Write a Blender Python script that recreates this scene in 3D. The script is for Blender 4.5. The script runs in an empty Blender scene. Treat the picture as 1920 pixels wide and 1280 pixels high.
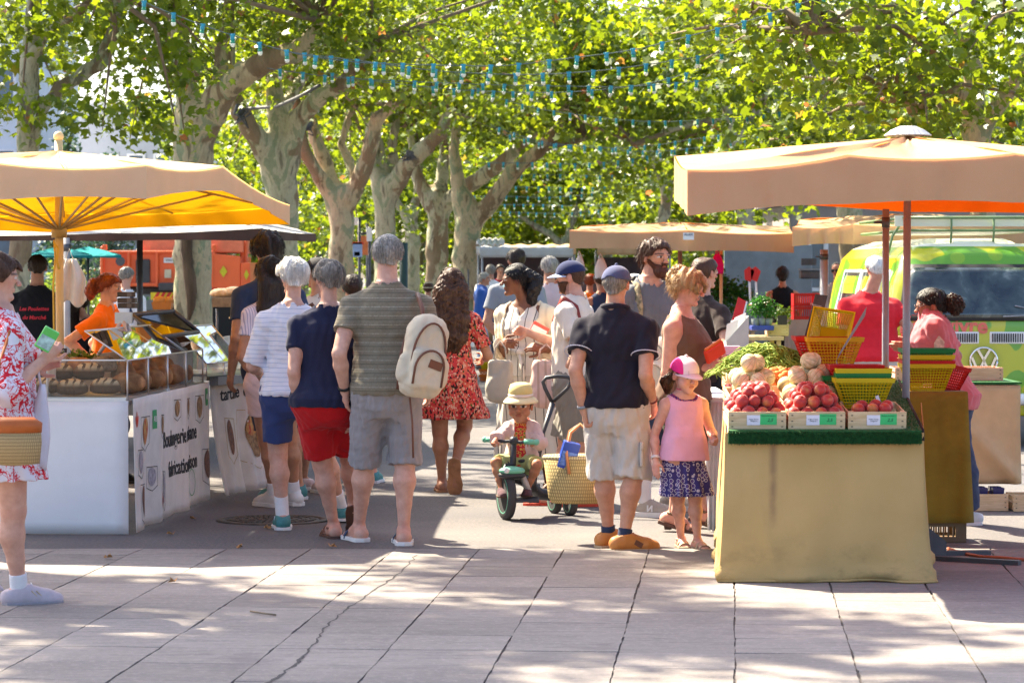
import bpy, bmesh, math, random
import numpy as np
from mathutils import Vector, Matrix
from concurrent.futures import ThreadPoolExecutor
random.seed(7)
SC = bpy.context.scene
COL = SC.collection
R = math.radians

# ------------------------------------------------------------ camera, sky, sun, exposure
F, CX, CY, HOR, HC = 5333.3, 960.0, 640.0, 512.0, 1.6
PITCH = math.atan((CY - HOR) / F)
cd = bpy.data.cameras.new('camera'); cam = bpy.data.objects.new('camera', cd); COL.objects.link(cam)
cd.sensor_width = 36.0; cd.lens = 100.0; cd.clip_end = 3000.0; cd.clip_start = 0.5
cam.location = (0, 0, HC); cam.rotation_euler = (math.pi / 2 - PITCH, 0, 0)
cd.dof.use_dof = True; cd.dof.focus_distance = 17.5; cd.dof.aperture_fstop = 8.0
SC.camera = cam
SUN_EL, SUN_AZ = R(49), R(-45)       # sun stands behind and to the left of the scene
sx, sy, sz = math.sin(SUN_AZ) * math.cos(SUN_EL), math.cos(SUN_AZ) * math.cos(SUN_EL), math.sin(SUN_EL)
w = bpy.data.worlds.new('World'); SC.world = w; w.use_nodes = True
nt = w.node_tree; nt.nodes.clear()
sky = nt.nodes.new('ShaderNodeTexSky'); sky.sky_type = 'NISHITA'; sky.sun_disc = False
sky.sun_elevation = SUN_EL; sky.sun_rotation = SUN_AZ; sky.dust_density = 3.0; sky.air_density = 0.8
bg = nt.nodes.new('ShaderNodeBackground'); bg.inputs[1].default_value = 0.105
wo = nt.nodes.new('ShaderNodeOutputWorld')
nt.links.new(sky.outputs[0], bg.inputs[0]); nt.links.new(bg.outputs[0], wo.inputs[0])
sl = bpy.data.lights.new('sun', 'SUN'); sl.energy = 5.0; sl.angle = R(0.5); sl.color = (1.0, 0.89, 0.68)
so = bpy.data.objects.new('sun', sl); COL.objects.link(so)
so.rotation_euler = Vector((sx, sy, sz)).to_track_quat('Z', 'Y').to_euler()
SC.view_settings.view_transform = 'Standard'; SC.view_settings.look = 'None'
SC.view_settings.exposure = 2.2; SC.view_settings.gamma = 1.0
SC.cycles.use_denoising = True
SC.cycles.max_bounces = 8; SC.cycles.diffuse_bounces = 4; SC.cycles.transmission_bounces = 8; SC.cycles.transparent_max_bounces = 12
SC.cycles.caustics_reflective = False; SC.cycles.caustics_refractive = False; SC.cycles.sample_clamp_indirect = 6.0

def W(px, py, Y):
    """photo pixel (1920 wide) at depth Y -> world point"""
    c, s = math.cos(PITCH), math.sin(PITCH)
    u, v = (px - CX) / F, (CY - py) / F
    dy, dz = c + v * s, -s + v * c
    t = Y / dy
    return Vector((u * t, Y, HC + dz * t))
def G(px, py, z=0.0):
    c, s = math.cos(PITCH), math.sin(PITCH)
    u, v = (px - CX) / F, (CY - py) / F
    dy, dz = c + v * s, -s + v * c
    t = (z - HC) / dz
    return Vector((u * t, dy * t, z))
def PX(n, Y): return n * Y / F                        # n photo pixels as metres at depth Y

# ------------------------------------------------------------ objects
def tag(o, label=None, cat=None, group=None, kind=None):
    if label: o['label'] = label
    if cat: o['category'] = cat
    if group: o['group'] = group
    if kind: o['kind'] = kind
    return o
def thing(name, label, cat, loc=(0, 0, 0), rz=0.0, group=None):
    o = bpy.data.objects.new(name, None); COL.objects.link(o); o.empty_display_size = 0.1
    o.location = loc; o.rotation_euler = (0, 0, rz)
    return tag(o, label, cat, group)
def copy_tree(o, parent=None):
    c = o.copy(); COL.objects.link(c); c.parent = parent
    for ch in list(o.children): copy_tree(ch, c)
    return c

class MB:
    """collects shapes, links them as ONE mesh object"""
    def __init__(s): s.v = []; s.f = []; s.m = []; s.sm = []; s.mats = []
    def mi(s, mat):
        if mat is None: return 0
        if mat not in s.mats: s.mats.append(mat)
        return s.mats.index(mat)
    def add(s, vs, fs, mat=None, smooth=False):
        b = len(s.v); k = s.mi(mat)
        s.v.extend([tuple(v) for v in vs])
        for f in fs: s.f.append(tuple(i + b for i in f)); s.m.append(k); s.sm.append(smooth)
        return s
    def box(s, c, d, rot=None, mat=None, taper=1.0):
        x, y, z = d[0] / 2, d[1] / 2, d[2] / 2; t = taper
        vs = [Vector(p) for p in ((-x*t,-y*t,-z),(x*t,-y*t,-z),(x*t,y*t,-z),(-x*t,y*t,-z),(-x,-y,z),(x,-y,z),(x,y,z),(-x,y,z))]
        if rot is not None: vs = [rot @ v for v in vs]
        c = Vector(c)
        return s.add([v + c for v in vs], [(0,3,2,1),(4,5,6,7),(0,1,5,4),(1,2,6,5),(2,3,7,6),(3,0,4,7)], mat)
    def tube(s, pts, rad, n=10, mat=None, caps=True, smooth=True):
        pts = [Vector(p) for p in pts]; N = len(pts)
        if not hasattr(rad, '__len__'): rad = [rad] * N
        vs = []; up = Vector((0.13, 0.07, 1)).normalized(); prev = None
        for i, p in enumerate(pts):
            t = (pts[min(i + 1, N - 1)] - pts[max(i - 1, 0)])
            t = t.normalized() if t.length > 1e-9 else Vector((0, 0, 1))
            a = prev if prev is not None else (up.cross(t) if abs(up.dot(t)) < 0.95 else Vector((1, 0, 0)).cross(t))
            a = (a - t * a.dot(t)).normalized(); prev = a; b = t.cross(a)
            for k in range(n):
                th = 2 * math.pi * k / n
                vs.append(p + (a * math.cos(th) + b * math.sin(th)) * rad[i])
        fs = [(i*n+k, i*n+(k+1) % n, (i+1)*n+(k+1) % n, (i+1)*n+k) for i in range(N - 1) for k in range(n)]
        if caps: fs += [tuple(range(n))[::-1], tuple((N - 1) * n + k for k in range(n))]
        return s.add(vs, fs, mat, smooth)
    def cyl(s, a, b, r1, r2=None, n=16, mat=None, smooth=True): return s.tube([a, b], [r1, r1 if r2 is None else r2], n, mat, True, smooth)
    def lathe(s, prof, c=(0, 0, 0), n=24, mat=None, sq=(1, 1), rot=None, smooth=True):
        vs = []; c = Vector(c)
        for r, z in prof:
            for k in range(n):
                th = 2 * math.pi * k / n; v = Vector((r * math.cos(th) * sq[0], r * math.sin(th) * sq[1], z))
                vs.append((rot @ v if rot is not None else v) + c)
        N = len(prof)
        fs = [(i*n+k, i*n+(k+1) % n, (i+1)*n+(k+1) % n, (i+1)*n+k) for i in range(N - 1) for k in range(n)]
        if prof[0][0] > 1e-4: fs.append(tuple(range(n))[::-1])
        if prof[-1][0] > 1e-4: fs.append(tuple((N - 1) * n + k for k in range(n)))
        return s.add(vs, fs, mat, smooth)
    def grid(s, fn, nu, nv, mat=None, smooth=True, closed=False):
        vs = [fn(i / (nu - (0 if closed else 1)), j / (nv - 1)) for j in range(nv) for i in range(nu)]
        fs = [(j*nu+i, j*nu+(i+1) % nu, (j+1)*nu+(i+1) % nu, (j+1)*nu+i) for j in range(nv - 1) for i in range(nu if closed else nu - 1)]
        return s.add(vs, fs, mat, smooth)
    def prism(s, poly, ax, d, o=(0, 0, 0), mat=None):
        """2-D outline extruded: ax = (u axis, v axis), d = extrusion vector, o = origin"""
        u, v, o, d = Vector(ax[0]), Vector(ax[1]), Vector(o), Vector(d); n = len(poly)
        vs = [o + u * a + v * b for a, b in poly] + [o + u * a + v * b + d for a, b in poly]
        return s.add(vs, [tuple(range(n))[::-1], tuple(range(n, 2 * n))] + [(i, (i + 1) % n, n + (i + 1) % n, n + i) for i in range(n)], mat)
    def sphere(s, c, r, n=12, mat=None, rot=None, smooth=True):
        r = (r, r, r) if not hasattr(r, '__len__') else r; c = Vector(c); vs = []; m = n // 2
        for j in range(m + 1):
            ph = math.pi * (j / m - 0.5)
            for k in range(n):
                v = Vector((math.cos(ph) * math.cos(2*math.pi*k/n) * r[0], math.cos(ph) * math.sin(2*math.pi*k/n) * r[1], math.sin(ph) * r[2]))
                vs.append((rot @ v if rot is not None else v) + c)
        return s.add(vs, [(j*n+k, j*n+(k+1) % n, (j+1)*n+(k+1) % n, (j+1)*n+k) for j in range(m) for k in range(n)], mat, smooth)
    def build(s, name, mat=None, parent=None, solid=0.0, bevel=0.0, sub=0, uv=None):
        me = bpy.data.meshes.new(name); me.from_pydata(s.v, [], s.f)
        for x in (s.mats or [mat]): me.materials.append(x)
        if s.mats: me.polygons.foreach_set('material_index', s.m)
        me.polygons.foreach_set('use_smooth', s.sm); me.validate(); me.update()
        o = bpy.data.objects.new(name, me); COL.objects.link(o); o.parent = parent
        if solid:
            q = o.modifiers.new('solid', 'SOLIDIFY'); q.thickness = solid; q.offset = 0
        if sub: q = o.modifiers.new('sub', 'SUBSURF'); q.levels = q.render_levels = sub
        if bevel: q = o.modifiers.new('bevel', 'BEVEL'); q.width = bevel; q.segments = 2; q.limit_method = 'ANGLE'
        return o
def text_mesh(name, txt, size, mat, parent=None, loc=(0, 0, 0), rot=None, depth=0.001, shear=0.0, align='CENTER', bend=None, sx=1.0, off=0.0):
    cu = bpy.data.curves.new(name, 'FONT'); cu.body = txt; cu.size = size; cu.extrude = depth; cu.align_x = align; cu.align_y = 'CENTER'; cu.shear = shear; cu.resolution_u = 3; cu.offset = off
    t = bpy.data.objects.new(name, cu); COL.objects.link(t)
    me = bpy.data.meshes.new_from_object(t.evaluated_get(bpy.context.evaluated_depsgraph_get()))
    bpy.data.objects.remove(t)
    M4 = (Matrix.Translation(loc) @ (rot.to_4x4() if rot is not None else Matrix()))
    for v in me.vertices:
        c = Vector((v.co.x * sx, v.co.y, v.co.z))
        v.co = bend(c) if bend else M4 @ c
    me.materials.clear(); me.materials.append(mat); me.update()
    o = bpy.data.objects.new(name, me); COL.objects.link(o); o.parent = parent
    return o
def upright(rz=0.0):            # text facing the camera, turned about z
    return Matrix.Rotation(rz, 3, 'Z') @ Matrix.Rotation(math.pi / 2, 3, 'X')

# ------------------------------------------------------------ materials
class NT:
    def __init__(s, name):
        s.m = bpy.data.materials.new(name); s.m.use_nodes = True; s.t = s.m.node_tree; s.t.nodes.clear()
        s.out = s.n('OutputMaterial'); s._co = None
    def n(s, kind, **kw):
        x = s.t.nodes.new('ShaderNode' + kind)
        for k, v in kw.items():
            if k.startswith('i_'):
                key = k[2:]; key = int(key) if key.isdigit() else key.replace('__', ' ')
                s.set(x.inputs[key], v)
            else: setattr(x, k, v)
        return x
    def set(s, inp, v):
        if isinstance(v, bpy.types.NodeSocket): s.t.links.new(v, inp)
        elif hasattr(v, '__len__') and len(v) == 3 and inp.type == 'RGBA': inp.default_value = (*v, 1)
        else: inp.default_value = v
    def co(s):
        if s._co is None: s._co = s.n('TexCoord').outputs['Object']
        return s._co
    def scaled(s, v, co=None, rot=(0, 0, 0), loc=(0, 0, 0)):
        mp = s.n('Mapping'); s.t.links.new(co or s.co(), mp.inputs[0])
        mp.inputs['Scale'].default_value = v; mp.inputs['Rotation'].default_value = rot; mp.inputs['Location'].default_value = loc
        return mp.outputs[0]
    def noise(s, scale=5, detail=3, co=None, rough=0.55, dist=0.0):
        return s.n('TexNoise', i_Vector=co or s.co(), i_Scale=scale, i_Detail=detail, i_Roughness=rough, i_Distortion=dist).outputs['Fac']
    def ramp(s, fac, stops, interp='LINEAR'):
        r = s.n('ValToRGB'); s.t.links.new(fac, r.inputs[0]); r.color_ramp.interpolation = interp
        e = r.color_ramp.elements
        while len(e) < len(stops): e.new(0.5)
        for k, (p, c) in enumerate(stops):
            e[k].position = p; e[k].color = (*(c if hasattr(c, '__len__') else (c, c, c)), 1)
        return r.outputs[0]
    def mix(s, f, a, b, blend='MIX'):
        x = s.n('Mix', data_type='RGBA', blend_type=blend)
        s.set(x.inputs[0], f); s.set(x.inputs[6], a); s.set(x.inputs[7], b)
        return x.outputs[2]
    def math(s, op, a, b=0.0, c=0.0):
        x = s.n('Math', operation=op); s.set(x.inputs[0], a); s.set(x.inputs[1], b); s.set(x.inputs[2], c)
        return x.outputs[0]
    def sep(s, co=None):
        x = s.n('SeparateXYZ'); s.t.links.new(co or s.co(), x.inputs[0]); return x.outputs
    def bump(s, h, st=0.3, dist=0.01):
        return s.n('Bump', i_Height=h, i_Strength=st, i_Distance=dist).outputs[0]
    def bsdf(s, col, rough=0.7, bump=None, metal=0.0, spec=0.4, sheen=0.0, trans=0.0, tcol=None, sss=0.0, coat=0.0, alpha=None):
        p = s.n('BsdfPrincipled'); s.set(p.inputs['Base Color'], col); s.set(p.inputs['Roughness'], rough)
        s.set(p.inputs['Metallic'], metal); s.set(p.inputs['Specular IOR Level'], spec)
        if sheen: p.inputs['Sheen Weight'].default_value = sheen
        if coat: p.inputs['Coat Weight'].default_value = coat
        if sss: p.inputs['Subsurface Weight'].default_value = sss; p.inputs['Subsurface Radius'].default_value = (0.012, 0.005, 0.003)
        if bump is not None: s.t.links.new(bump, p.inputs['Normal'])
        o = p.outputs[0]
        if trans:
            t = s.n('BsdfTranslucent'); s.set(t.inputs[0], tcol if tcol is not None else col)
            x = s.n('MixShader', i_0=trans); s.t.links.new(o, x.inputs[1]); s.t.links.new(t.outputs[0], x.inputs[2]); o = x.outputs[0]
        s.t.links.new(o, s.out.inputs[0])
        return s.m
MATS = {}
def mat(name, col, rough=0.7, var=0.18, vs=6.0, bump=0.15, bs=40.0, bd=0.004, stretch=(1, 1, 1), dirt=0.0, **kw):
    """plain surface with two-scale colour variation and a fine relief"""
    if name in MATS: return MATS[name]
    t = NT(name); c = Vector(col[:3])
    co = t.scaled(stretch)
    f = t.noise(vs, 4, co)
    col2 = t.ramp(f, [(0.3, tuple(c * (1 - var))), (0.7, tuple(min(1.0, x * (1 + var * 0.6)) for x in c))])
    if dirt:
        g = t.ramp(t.noise(2.3, 6, None, 0.7), [(0.48, 0.0), (0.72, dirt)])
        col2 = t.mix(g, col2, tuple(c * 0.45))
    MATS[name] = t.bsdf(col2, rough, t.bump(t.noise(bs, 3, co), bump, bd) if bump else None, **kw)
    return MATS[name]
def cloth(name, col, **kw):
    a = dict(rough=0.9, var=0.10, vs=9, bump=0.35, bs=150, bd=0.002, spec=0.15, sheen=0.12); a.update(kw)
    return mat(name, col, **a)
def star_leaf():
    # five-lobed plane leaf outline, unit size
    o = []
    for k in range(5):
        a = R(-126 + 63 * k) + math.pi / 2; l = (0.62, 0.9, 1.0, 0.9, 0.62)[k]
        o.append((l * math.cos(a), l * math.sin(a) + 0.1))
        if k < 4:
            b = a + R(31); q = 0.50
            o.append((q * math.cos(b), q * math.sin(b) + 0.1))
    return [(0.0, -0.38)] + o
# ------------------------------------------------------------ implicit surfaces (bodies, clothes, trunks)
def V3(*a): return np.array(a, dtype=np.float64)
class SDF:
    def __init__(s): s.p = []; s.post = []
    def add(s, fn, lo, hi, k=0.02, op='u'): s.p.append((fn, np.array(lo, float), np.array(hi, float), k, op)); return s
    def rc(s, a, b, ra, rb=None, k=0.02, op='u', cut=None, sc=None):
        """tapered capsule; cut = (point, direction): keep the side behind the plane; sc = axis-aligned squash"""
        a, b = np.array(a, float), np.array(b, float); rb = ra if rb is None else rb
        ba = b - a; L2 = max(ba @ ba, 1e-9); r = max(ra, rb)
        cp = None if cut is None else (np.array(cut[0], float), np.array(cut[1], float) / np.linalg.norm(cut[1]))
        def fn(P):
            q = P - a
            t = np.clip(q @ ba / L2, 0, 1)
            e = q - t[:, None] * ba
            if sc is not None: e = e / np.array(sc)
            d = np.sqrt((e * e).sum(1)) - (ra + (rb - ra) * t)
            if sc is not None: d = d * min(sc)
            if cp is not None: d = np.maximum(d, (P - cp[0]) @ cp[1])
            return d
        m = r * (max(sc) if sc is not None else 1)
        return s.add(fn, np.minimum(a, b) - m, np.maximum(a, b) + m, k, op)
    def chain(s, pts, rs, k=0.02, op='u', kk=None):
        for i in range(len(pts) - 1): s.rc(pts[i], pts[i + 1], rs[i], rs[i + 1], kk if (kk and i) else k, op)
        return s
    def ell(s, c, r, rot=None, k=0.02, op='u'):
        c, r = np.array(c, float), np.array(r, float); mr = r.min(); A = None if rot is None else np.array(rot, float)
        def fn(P):
            q = P - c
            if A is not None: q = q @ A
            l = np.sqrt(((q / r) ** 2).sum(1)); g = np.sqrt(((q / (r * r)) ** 2).sum(1)) + 1e-9
            return np.where(l < 1e-6, -mr, l * (l - 1) / g)
        return s.add(fn, c - r.max(), c + r.max(), k, op)
    def box(s, c, h, rot=None, r=0.01, k=0.01, op='u'):
        c, h = np.array(c, float), np.array(h, float); A = None if rot is None else np.array(rot, float)
        def fn(P):
            q = P - c
            if A is not None: q = q @ A
            q = np.abs(q) - h + r
            return np.sqrt((np.maximum(q, 0) ** 2).sum(1)) + np.minimum(q.max(1), 0) - r
        m = np.linalg.norm(h)
        return s.add(fn, c - m, c + m, k, op)
    def loft(s, rows, axis=None, k=0.02, op='u', e=2.3, off=0.0, zlo=None, zhi=None, wob=None):
        """rows of (z, half width, half depth, cx, cy): stacked oval sections"""
        t = np.array(rows, float); z0, z1 = t[0, 0] if zlo is None else zlo, t[-1, 0] if zhi is None else zhi
        def fn(P):
            z = P[:, 2]
            a = np.interp(z, t[:, 0], t[:, 1]) + off; b = np.interp(z, t[:, 0], t[:, 2]) + off
            x = P[:, 0] - np.interp(z, t[:, 0], t[:, 3]); y = P[:, 1] - np.interp(z, t[:, 0], t[:, 4])
            if wob is not None:
                th = np.arctan2(y, x); m = 1 + wob(th, z); a = a * m; b = b * m
            l = (np.abs(x / a) ** e + np.abs(y / b) ** e) ** (1 / e)
            d = (l - 1) * np.minimum(a, b)
            return np.maximum(d, np.maximum(z0 - z, z - z1))
        m = t[:, 1:3].max() + abs(off) + 0.02; lo = [t[:, 3].min() - m, t[:, 4].min() - m, z0]; hi = [t[:, 3].max() + m, t[:, 4].max() + m, z1]
        return s.add(fn, lo, hi, k, op)
    def half(s, p, n):
        """keep the side the normal points away from"""
        p, n = np.array(p, float), np.array(n, float); n = n / np.linalg.norm(n)
        s.post.append(lambda P, d: np.maximum(d, (P - p) @ n)); return s
    def wrinkle(s, amp, wl, seed=0, dirz=1.0):
        rg = np.random.RandomState(seed); K = rg.normal(size=(5, 3)) * 2 * math.pi / wl; K[:, 2] *= dirz; ph = rg.rand(5) * 7; M = rg.normal(size=(5, 3)) * 2 * math.pi / (wl * 2.6)
        def f(P, d):
            o = np.zeros(len(P))
            for i in range(5): o += np.sin(P @ K[i] + ph[i] + 1.6 * np.sin(P @ M[i]))
            return d + o * amp / 2.2
        s.post.append(f); return s
    def bounds(s):
        u = [q for q in s.p if q[4] == 'u']
        return np.min([q[1] for q in u], 0), np.max([q[2] for q in u], 0)
    def __call__(s, P, far=0.25):
        d = np.full(len(P), 1e3)
        for fn, lo, hi, k, op in s.p:
            m = ((P > lo - far) & (P < hi + far)).all(1)
            i = np.nonzero(m)[0]
            if not len(i): continue
            x = fn(P[i]); y = d[i]
            if op == 'u':
                if k: h = np.clip(0.5 + 0.5 * (y - x) / k, 0, 1); y = y + (x - y) * h - k * h * (1 - h)
                else: y = np.minimum(y, x)
            elif op == 's': y = np.maximum(y, -x)
            else: y = np.maximum(y, x)
            d[i] = y
        for f in s.post: d = f(P, d)
        return d
def surface(sd, vox, lo=None, hi=None):
    """surface nets: closed quad mesh of the implicit solid"""
    l, h = sd.bounds(); lo = l if lo is None else np.array(lo, float); hi = h if hi is None else np.array(hi, float)
    st = 6; lo = lo - vox * 3; n = np.ceil((hi + vox * 3 - lo) / (vox * st)).astype(int) + 1
    ax = [lo[i] + np.arange(n[i] + 1) * vox * st for i in range(3)]
    # blocks tested at their centres
    cx = [a[:-1] + vox * st / 2 for a in ax]
    C = np.stack(np.meshgrid(*cx, indexing='ij'), -1).reshape(-1, 3)
    dc = sd(C, 0.25).reshape(n)
    near = np.abs(dc) < vox * st * 1.25 + 0.012
    N = n * st
    D = np.repeat(np.repeat(np.repeat(np.where(dc < 0, -1.0, 1.0).astype(np.float32), st, 0), st, 1), st, 2)
    # nodes of near blocks
    bi = np.argwhere(near); o = np.stack(np.meshgrid(*[np.arange(st)] * 3, indexing='ij'), -1).reshape(-1, 3)
    I = (bi[:, None, :] * st + o[None]).reshape(-1, 3)
    P = lo + I * vox
    D[I[:, 0], I[:, 1], I[:, 2]] = sd(P, 0.06)
    D[0] = D[-1] = 1; D[:, 0] = D[:, -1] = 1; D[:, :, 0] = D[:, :, -1] = 1
    B = D < 0
    s8 = np.zeros(np.array(D.shape) - 1, np.uint8)
    offs = [(i, j, k) for i in (0, 1) for j in (0, 1) for k in (0, 1)]
    sh = lambda A, q: A[q[0]:A.shape[0] - 1 + q[0], q[1]:A.shape[1] - 1 + q[1], q[2]:A.shape[2] - 1 + q[2]]
    for q in offs: s8 += sh(B, q)
    act = np.argwhere((s8 > 0) & (s8 < 8))
    if not len(act): return np.zeros((0, 3)), []
    acc = np.zeros((len(act), 3)); cnt = np.zeros(len(act))
    vals = {q: D[act[:, 0] + q[0], act[:, 1] + q[1], act[:, 2] + q[2]] for q in offs}
    for a in offs:
        for b in offs:
            if a < b and sum(abs(x - y) for x, y in zip(a, b)) == 1:
                va, vb = vals[a], vals[b]; m = (va < 0) != (vb < 0)
                t = np.where(m, va / np.where(m, va - vb, 1), 0)
                t = np.clip(t, 0, 1)
                acc += m[:, None] * (np.array(a) + t[:, None] * (np.array(b) - np.array(a))); cnt += m
    verts = lo + (act + acc / cnt[:, None]) * vox
    idx = np.full(s8.shape, -1, np.int32); idx[act[:, 0], act[:, 1], act[:, 2]] = np.arange(len(act))
    F_ = []
    for d in range(3):
        e = [0, 0, 0]; e[d] = 1
        A = B[:B.shape[0] - e[0], :B.shape[1] - e[1], :B.shape[2] - e[2]]; Z = B[e[0]:, e[1]:, e[2]:]
        u, v = [(1, 2), (2, 0), (0, 1)][d]
        x = np.argwhere(A != Z); x = x[(x[:, u] > 0) & (x[:, v] > 0)]
        f = A[x[:, 0], x[:, 1], x[:, 2]]
        def g(du, dv):
            y = x.copy(); y[:, u] -= du; y[:, v] -= dv; return idx[y[:, 0], y[:, 1], y[:, 2]]
        q = np.stack([g(1, 1), g(0, 1), g(0, 0), g(1, 0)], 1); q[~f] = q[~f][:, ::-1]
        F_.append(q[(q >= 0).all(1)])
    return verts, np.concatenate(F_)
JOBS = []
def implicit(sd, vox, name, material, parent=None, color=None, loc=None):
    """queue a solid; all are meshed together at the end, in threads"""
    me = bpy.data.meshes.new(name); me.materials.append(material)
    o = bpy.data.objects.new(name, me); COL.objects.link(o); o.parent = parent
    if loc is not None: o.location = loc
    JOBS.append((sd, vox, me, color)); return o
def run_jobs():
    def work(j):
        v, f = surface(j[0], j[1]); return v, f, (j[3](v) if j[3] is not None and len(v) else None)
    with ThreadPoolExecutor(4) as ex: res = list(ex.map(work, JOBS))
    for (sd, vox, me, color), (v, f, c) in zip(JOBS, res):
        if not len(v): print('EMPTY', me.name); continue
        me.vertices.add(len(v)); me.vertices.foreach_set('co', v.astype(np.float32).ravel())
        me.loops.add(len(f) * 4); me.polygons.add(len(f))
        me.loops.foreach_set('vertex_index', f.ravel().astype(np.int32))
        me.polygons.foreach_set('loop_start', np.arange(0, len(f) * 4, 4, dtype=np.int32))
        me.polygons.foreach_set('use_smooth', np.ones(len(f), bool))
        me.update(calc_edges=True); me.validate()
        if c is not None:
            at = me.attributes.new('Col', 'FLOAT_COLOR', 'POINT')
            at.data.foreach_set('color', np.concatenate([c, np.ones((len(c), 1))], 1).astype(np.float32).ravel())
    JOBS.clear()
# ============================================================ SETTING
def ground_mats():
    t = NT('asphalt')
    n1 = t.noise(0.9, 6, None, 0.7); n2 = t.noise(46, 3, None, .75); n3 = t.noise(0.25, 3)
    c = t.ramp(n1, [(0.3, (0.075, 0.072, 0.076)), (0.72, (0.135, 0.128, 0.125))])
    c = t.mix(t.ramp(n2, [(0.42, 0.0), (0.66, 0.75)]), c, (0.20, 0.17, 0.16))
    c = t.mix(t.ramp(n3, [(0.45, 0.0), (0.6, 0.45)]), c, (0.08, 0.08, 0.09))
    MATS['asphalt'] = t.bsdf(c, 0.92, t.bump(n2, 0.6, 0.006), spec=0.2)
    t = NT('paving')
    n1 = t.noise(0.8, 6, None, 0.7); n2 = t.noise(40, 4, None, .75); st = t.noise(5, 4, t.scaled((0.5, 5, 1)))
    c = t.ramp(n1, [(0.3, (0.17, 0.150, 0.140)), (0.7, (0.25, 0.222, 0.204))])
    c = t.mix(t.ramp(st, [(0.5, 0.0), (0.66, 0.8)]), c, (0.15, 0.138, 0.128))
    c = t.mix(t.ramp(n2, [(0.5, 0.0), (0.68, 0.6)]), c, (0.33, 0.285, 0.27))
    c = t.mix(t.ramp(t.noise(2.1, 6, None, 0.7), [(0.55, 0), (0.68, 0.6)]), c, (0.14, 0.12, 0.12))
    c = t.mix(1.0, c, t.ramp(t.n('NewGeometry').outputs['Random Per Island'], [(0, .86), (1, 1.12)]), 'MULTIPLY')
    MATS['paving'] = t.bsdf(c, 0.85, t.bump(t.mix(0.5, st, n2), 0.35, 0.006), spec=0.25)
ground_mats()
mb = MB(); mb.add([(-400, -30, 0), (400, -30, 0), (400, 900, 0), (-400, 900, 0)], [(0, 1, 2, 3)])
tag(mb.build('road', MATS['asphalt']), kind='structure')
# ---- paving: real slabs with open joints, slightly uneven
def paving():
    mb = MB(); rg = random.Random(3); th = math.atan(0.0769); ux = Vector((math.cos(th), -math.sin(th), 0)); uy = Vector((math.sin(th), math.cos(th), 0))
    o = G(1376, 1034); P = 0.487; edge = G(960, 1032).y
    mb.add([(-9, 4, 0.004), (9, 4, 0.004), (9, edge, 0.004), (-9, edge, 0.004)], [(0, 1, 2, 3)], joint)
    for i in range(-14, 14):
        for j in range(0, 17):
            g0, g1 = 0.006 + rg.random() * 0.004, 0.0012 + rg.random() * 0.0016
            x0, x1 = i * P + g0 / 2, (i + 1) * P - g0 / 2
            y1, y0 = 0.9 - j * P - g1 / 2, 0.9 - (j + 1) * P + g1 / 2
            h = 0.012 + rg.uniform(-0.0008, 0.0008)
            q = []
            for a, b in ((x0, y0), (x1, y0), (x1, y1), (x0, y1)):
                a += rg.uniform(-.004, .004)
                p = o + ux * a + uy * b; p.z = h + rg.uniform(-.001, .001); q.append(p)
            if min(p.y for p in q) >= edge: continue
            for p in q:
                if p.y > edge:
                    p.y = edge
            n = 6
            def ed(a, b, jt):
                return [a.lerp(b, k / n) + (Vector((rg.uniform(-jt, jt), 0, 0)) if k else Vector()) for k in range(n)]
            ring = ed(q[0], q[1], 0) [:1] + ed(q[1], q[2], .003) + [q[2]] + ed(q[3], q[0], .003)
            m = len(ring); vs = ring + [p - Vector((0, 0, 0.02)) for p in ring]
            mb.add(vs, [tuple(range(m))] + [((k + 1) % m, k, m + k, m + (k + 1) % m) for k in range(m)], MATS['paving'])
    return mb
joint = mat('joint_dirt', (0.10, 0.085, 0.08), 0.95, 0.4, 30)
tag(paving().build('pavement'), kind='structure')
# crack filled with tar, running beside one joint
mb = MB(); rg = random.Random(5)
pts = [G(500 + 275 * t + rg.uniform(-4, 4) + 12 * math.sin(t * 9), 1280 - 240 * t, 0.0135) for t in [k / 60 for k in range(61)]]
wd = [max(0.0045, 0.012 * (1 - k / 26)) * rg.uniform(0.5, 1.4) for k in range(61)]
for k in range(60):
    a, b = pts[k], pts[k + 1]; x = Vector((1, 0, 0))
    mb.add([a - x * wd[k], a + x * wd[k], b + x * wd[k + 1], b - x * wd[k + 1]], [(0, 1, 2, 3)])
tag(mb.build('pavement_crack', mat('crack', (0.05, 0.045, 0.045), 0.95)), kind='structure')
# manhole cover
def manhole():
    c = G(512, 975); r = 0.30
    o = thing('manhole_cover', 'round cast iron manhole cover with raised ring pattern in the road', 'manhole cover', (c.x, c.y, 0.0))
    iron = mat('cast_iron', (0.10, 0.085, 0.075), 0.65, 0.3, 12, metal=0.6)
    mb = MB(); mb.lathe([(0.0, 0.006), (r, 0.006), (r, 0.0)], n=40); mb.build('cover_plate', iron, o)
    mb = MB()
    for q in range(1, 6):
        n = 8 * q
        for k in range(n):
            a0, a1 = 2 * math.pi * (k + .12) / n, 2 * math.pi * (k + .86) / n; r0, r1 = r * (q - .75) / 5.2, r * (q - .15) / 5.2
            p = lambda a, d, z: (d * math.cos(a), d * math.sin(a), z)
            mb.add([p(a0, r0, .006), p(a1, r0, .006), p(a1, r1, .006), p(a0, r1, .006), p(a0, r0, .012), p(a1, r0, .012), p(a1, r1, .012), p(a0, r1, .012)],
                   [(4, 5, 6, 7), (0, 1, 5, 4), (1, 2, 6, 5), (2, 3, 7, 6), (3, 0, 4, 7)])
    mb.build('raised_pattern', iron, o)
    mb = MB(); mb.lathe([(r + .015, 0.0), (r + .015, .010), (r + .06, .010), (r + .07, 0.0)], n=40); mb.build('frame_ring', iron, o)
manhole()

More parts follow.
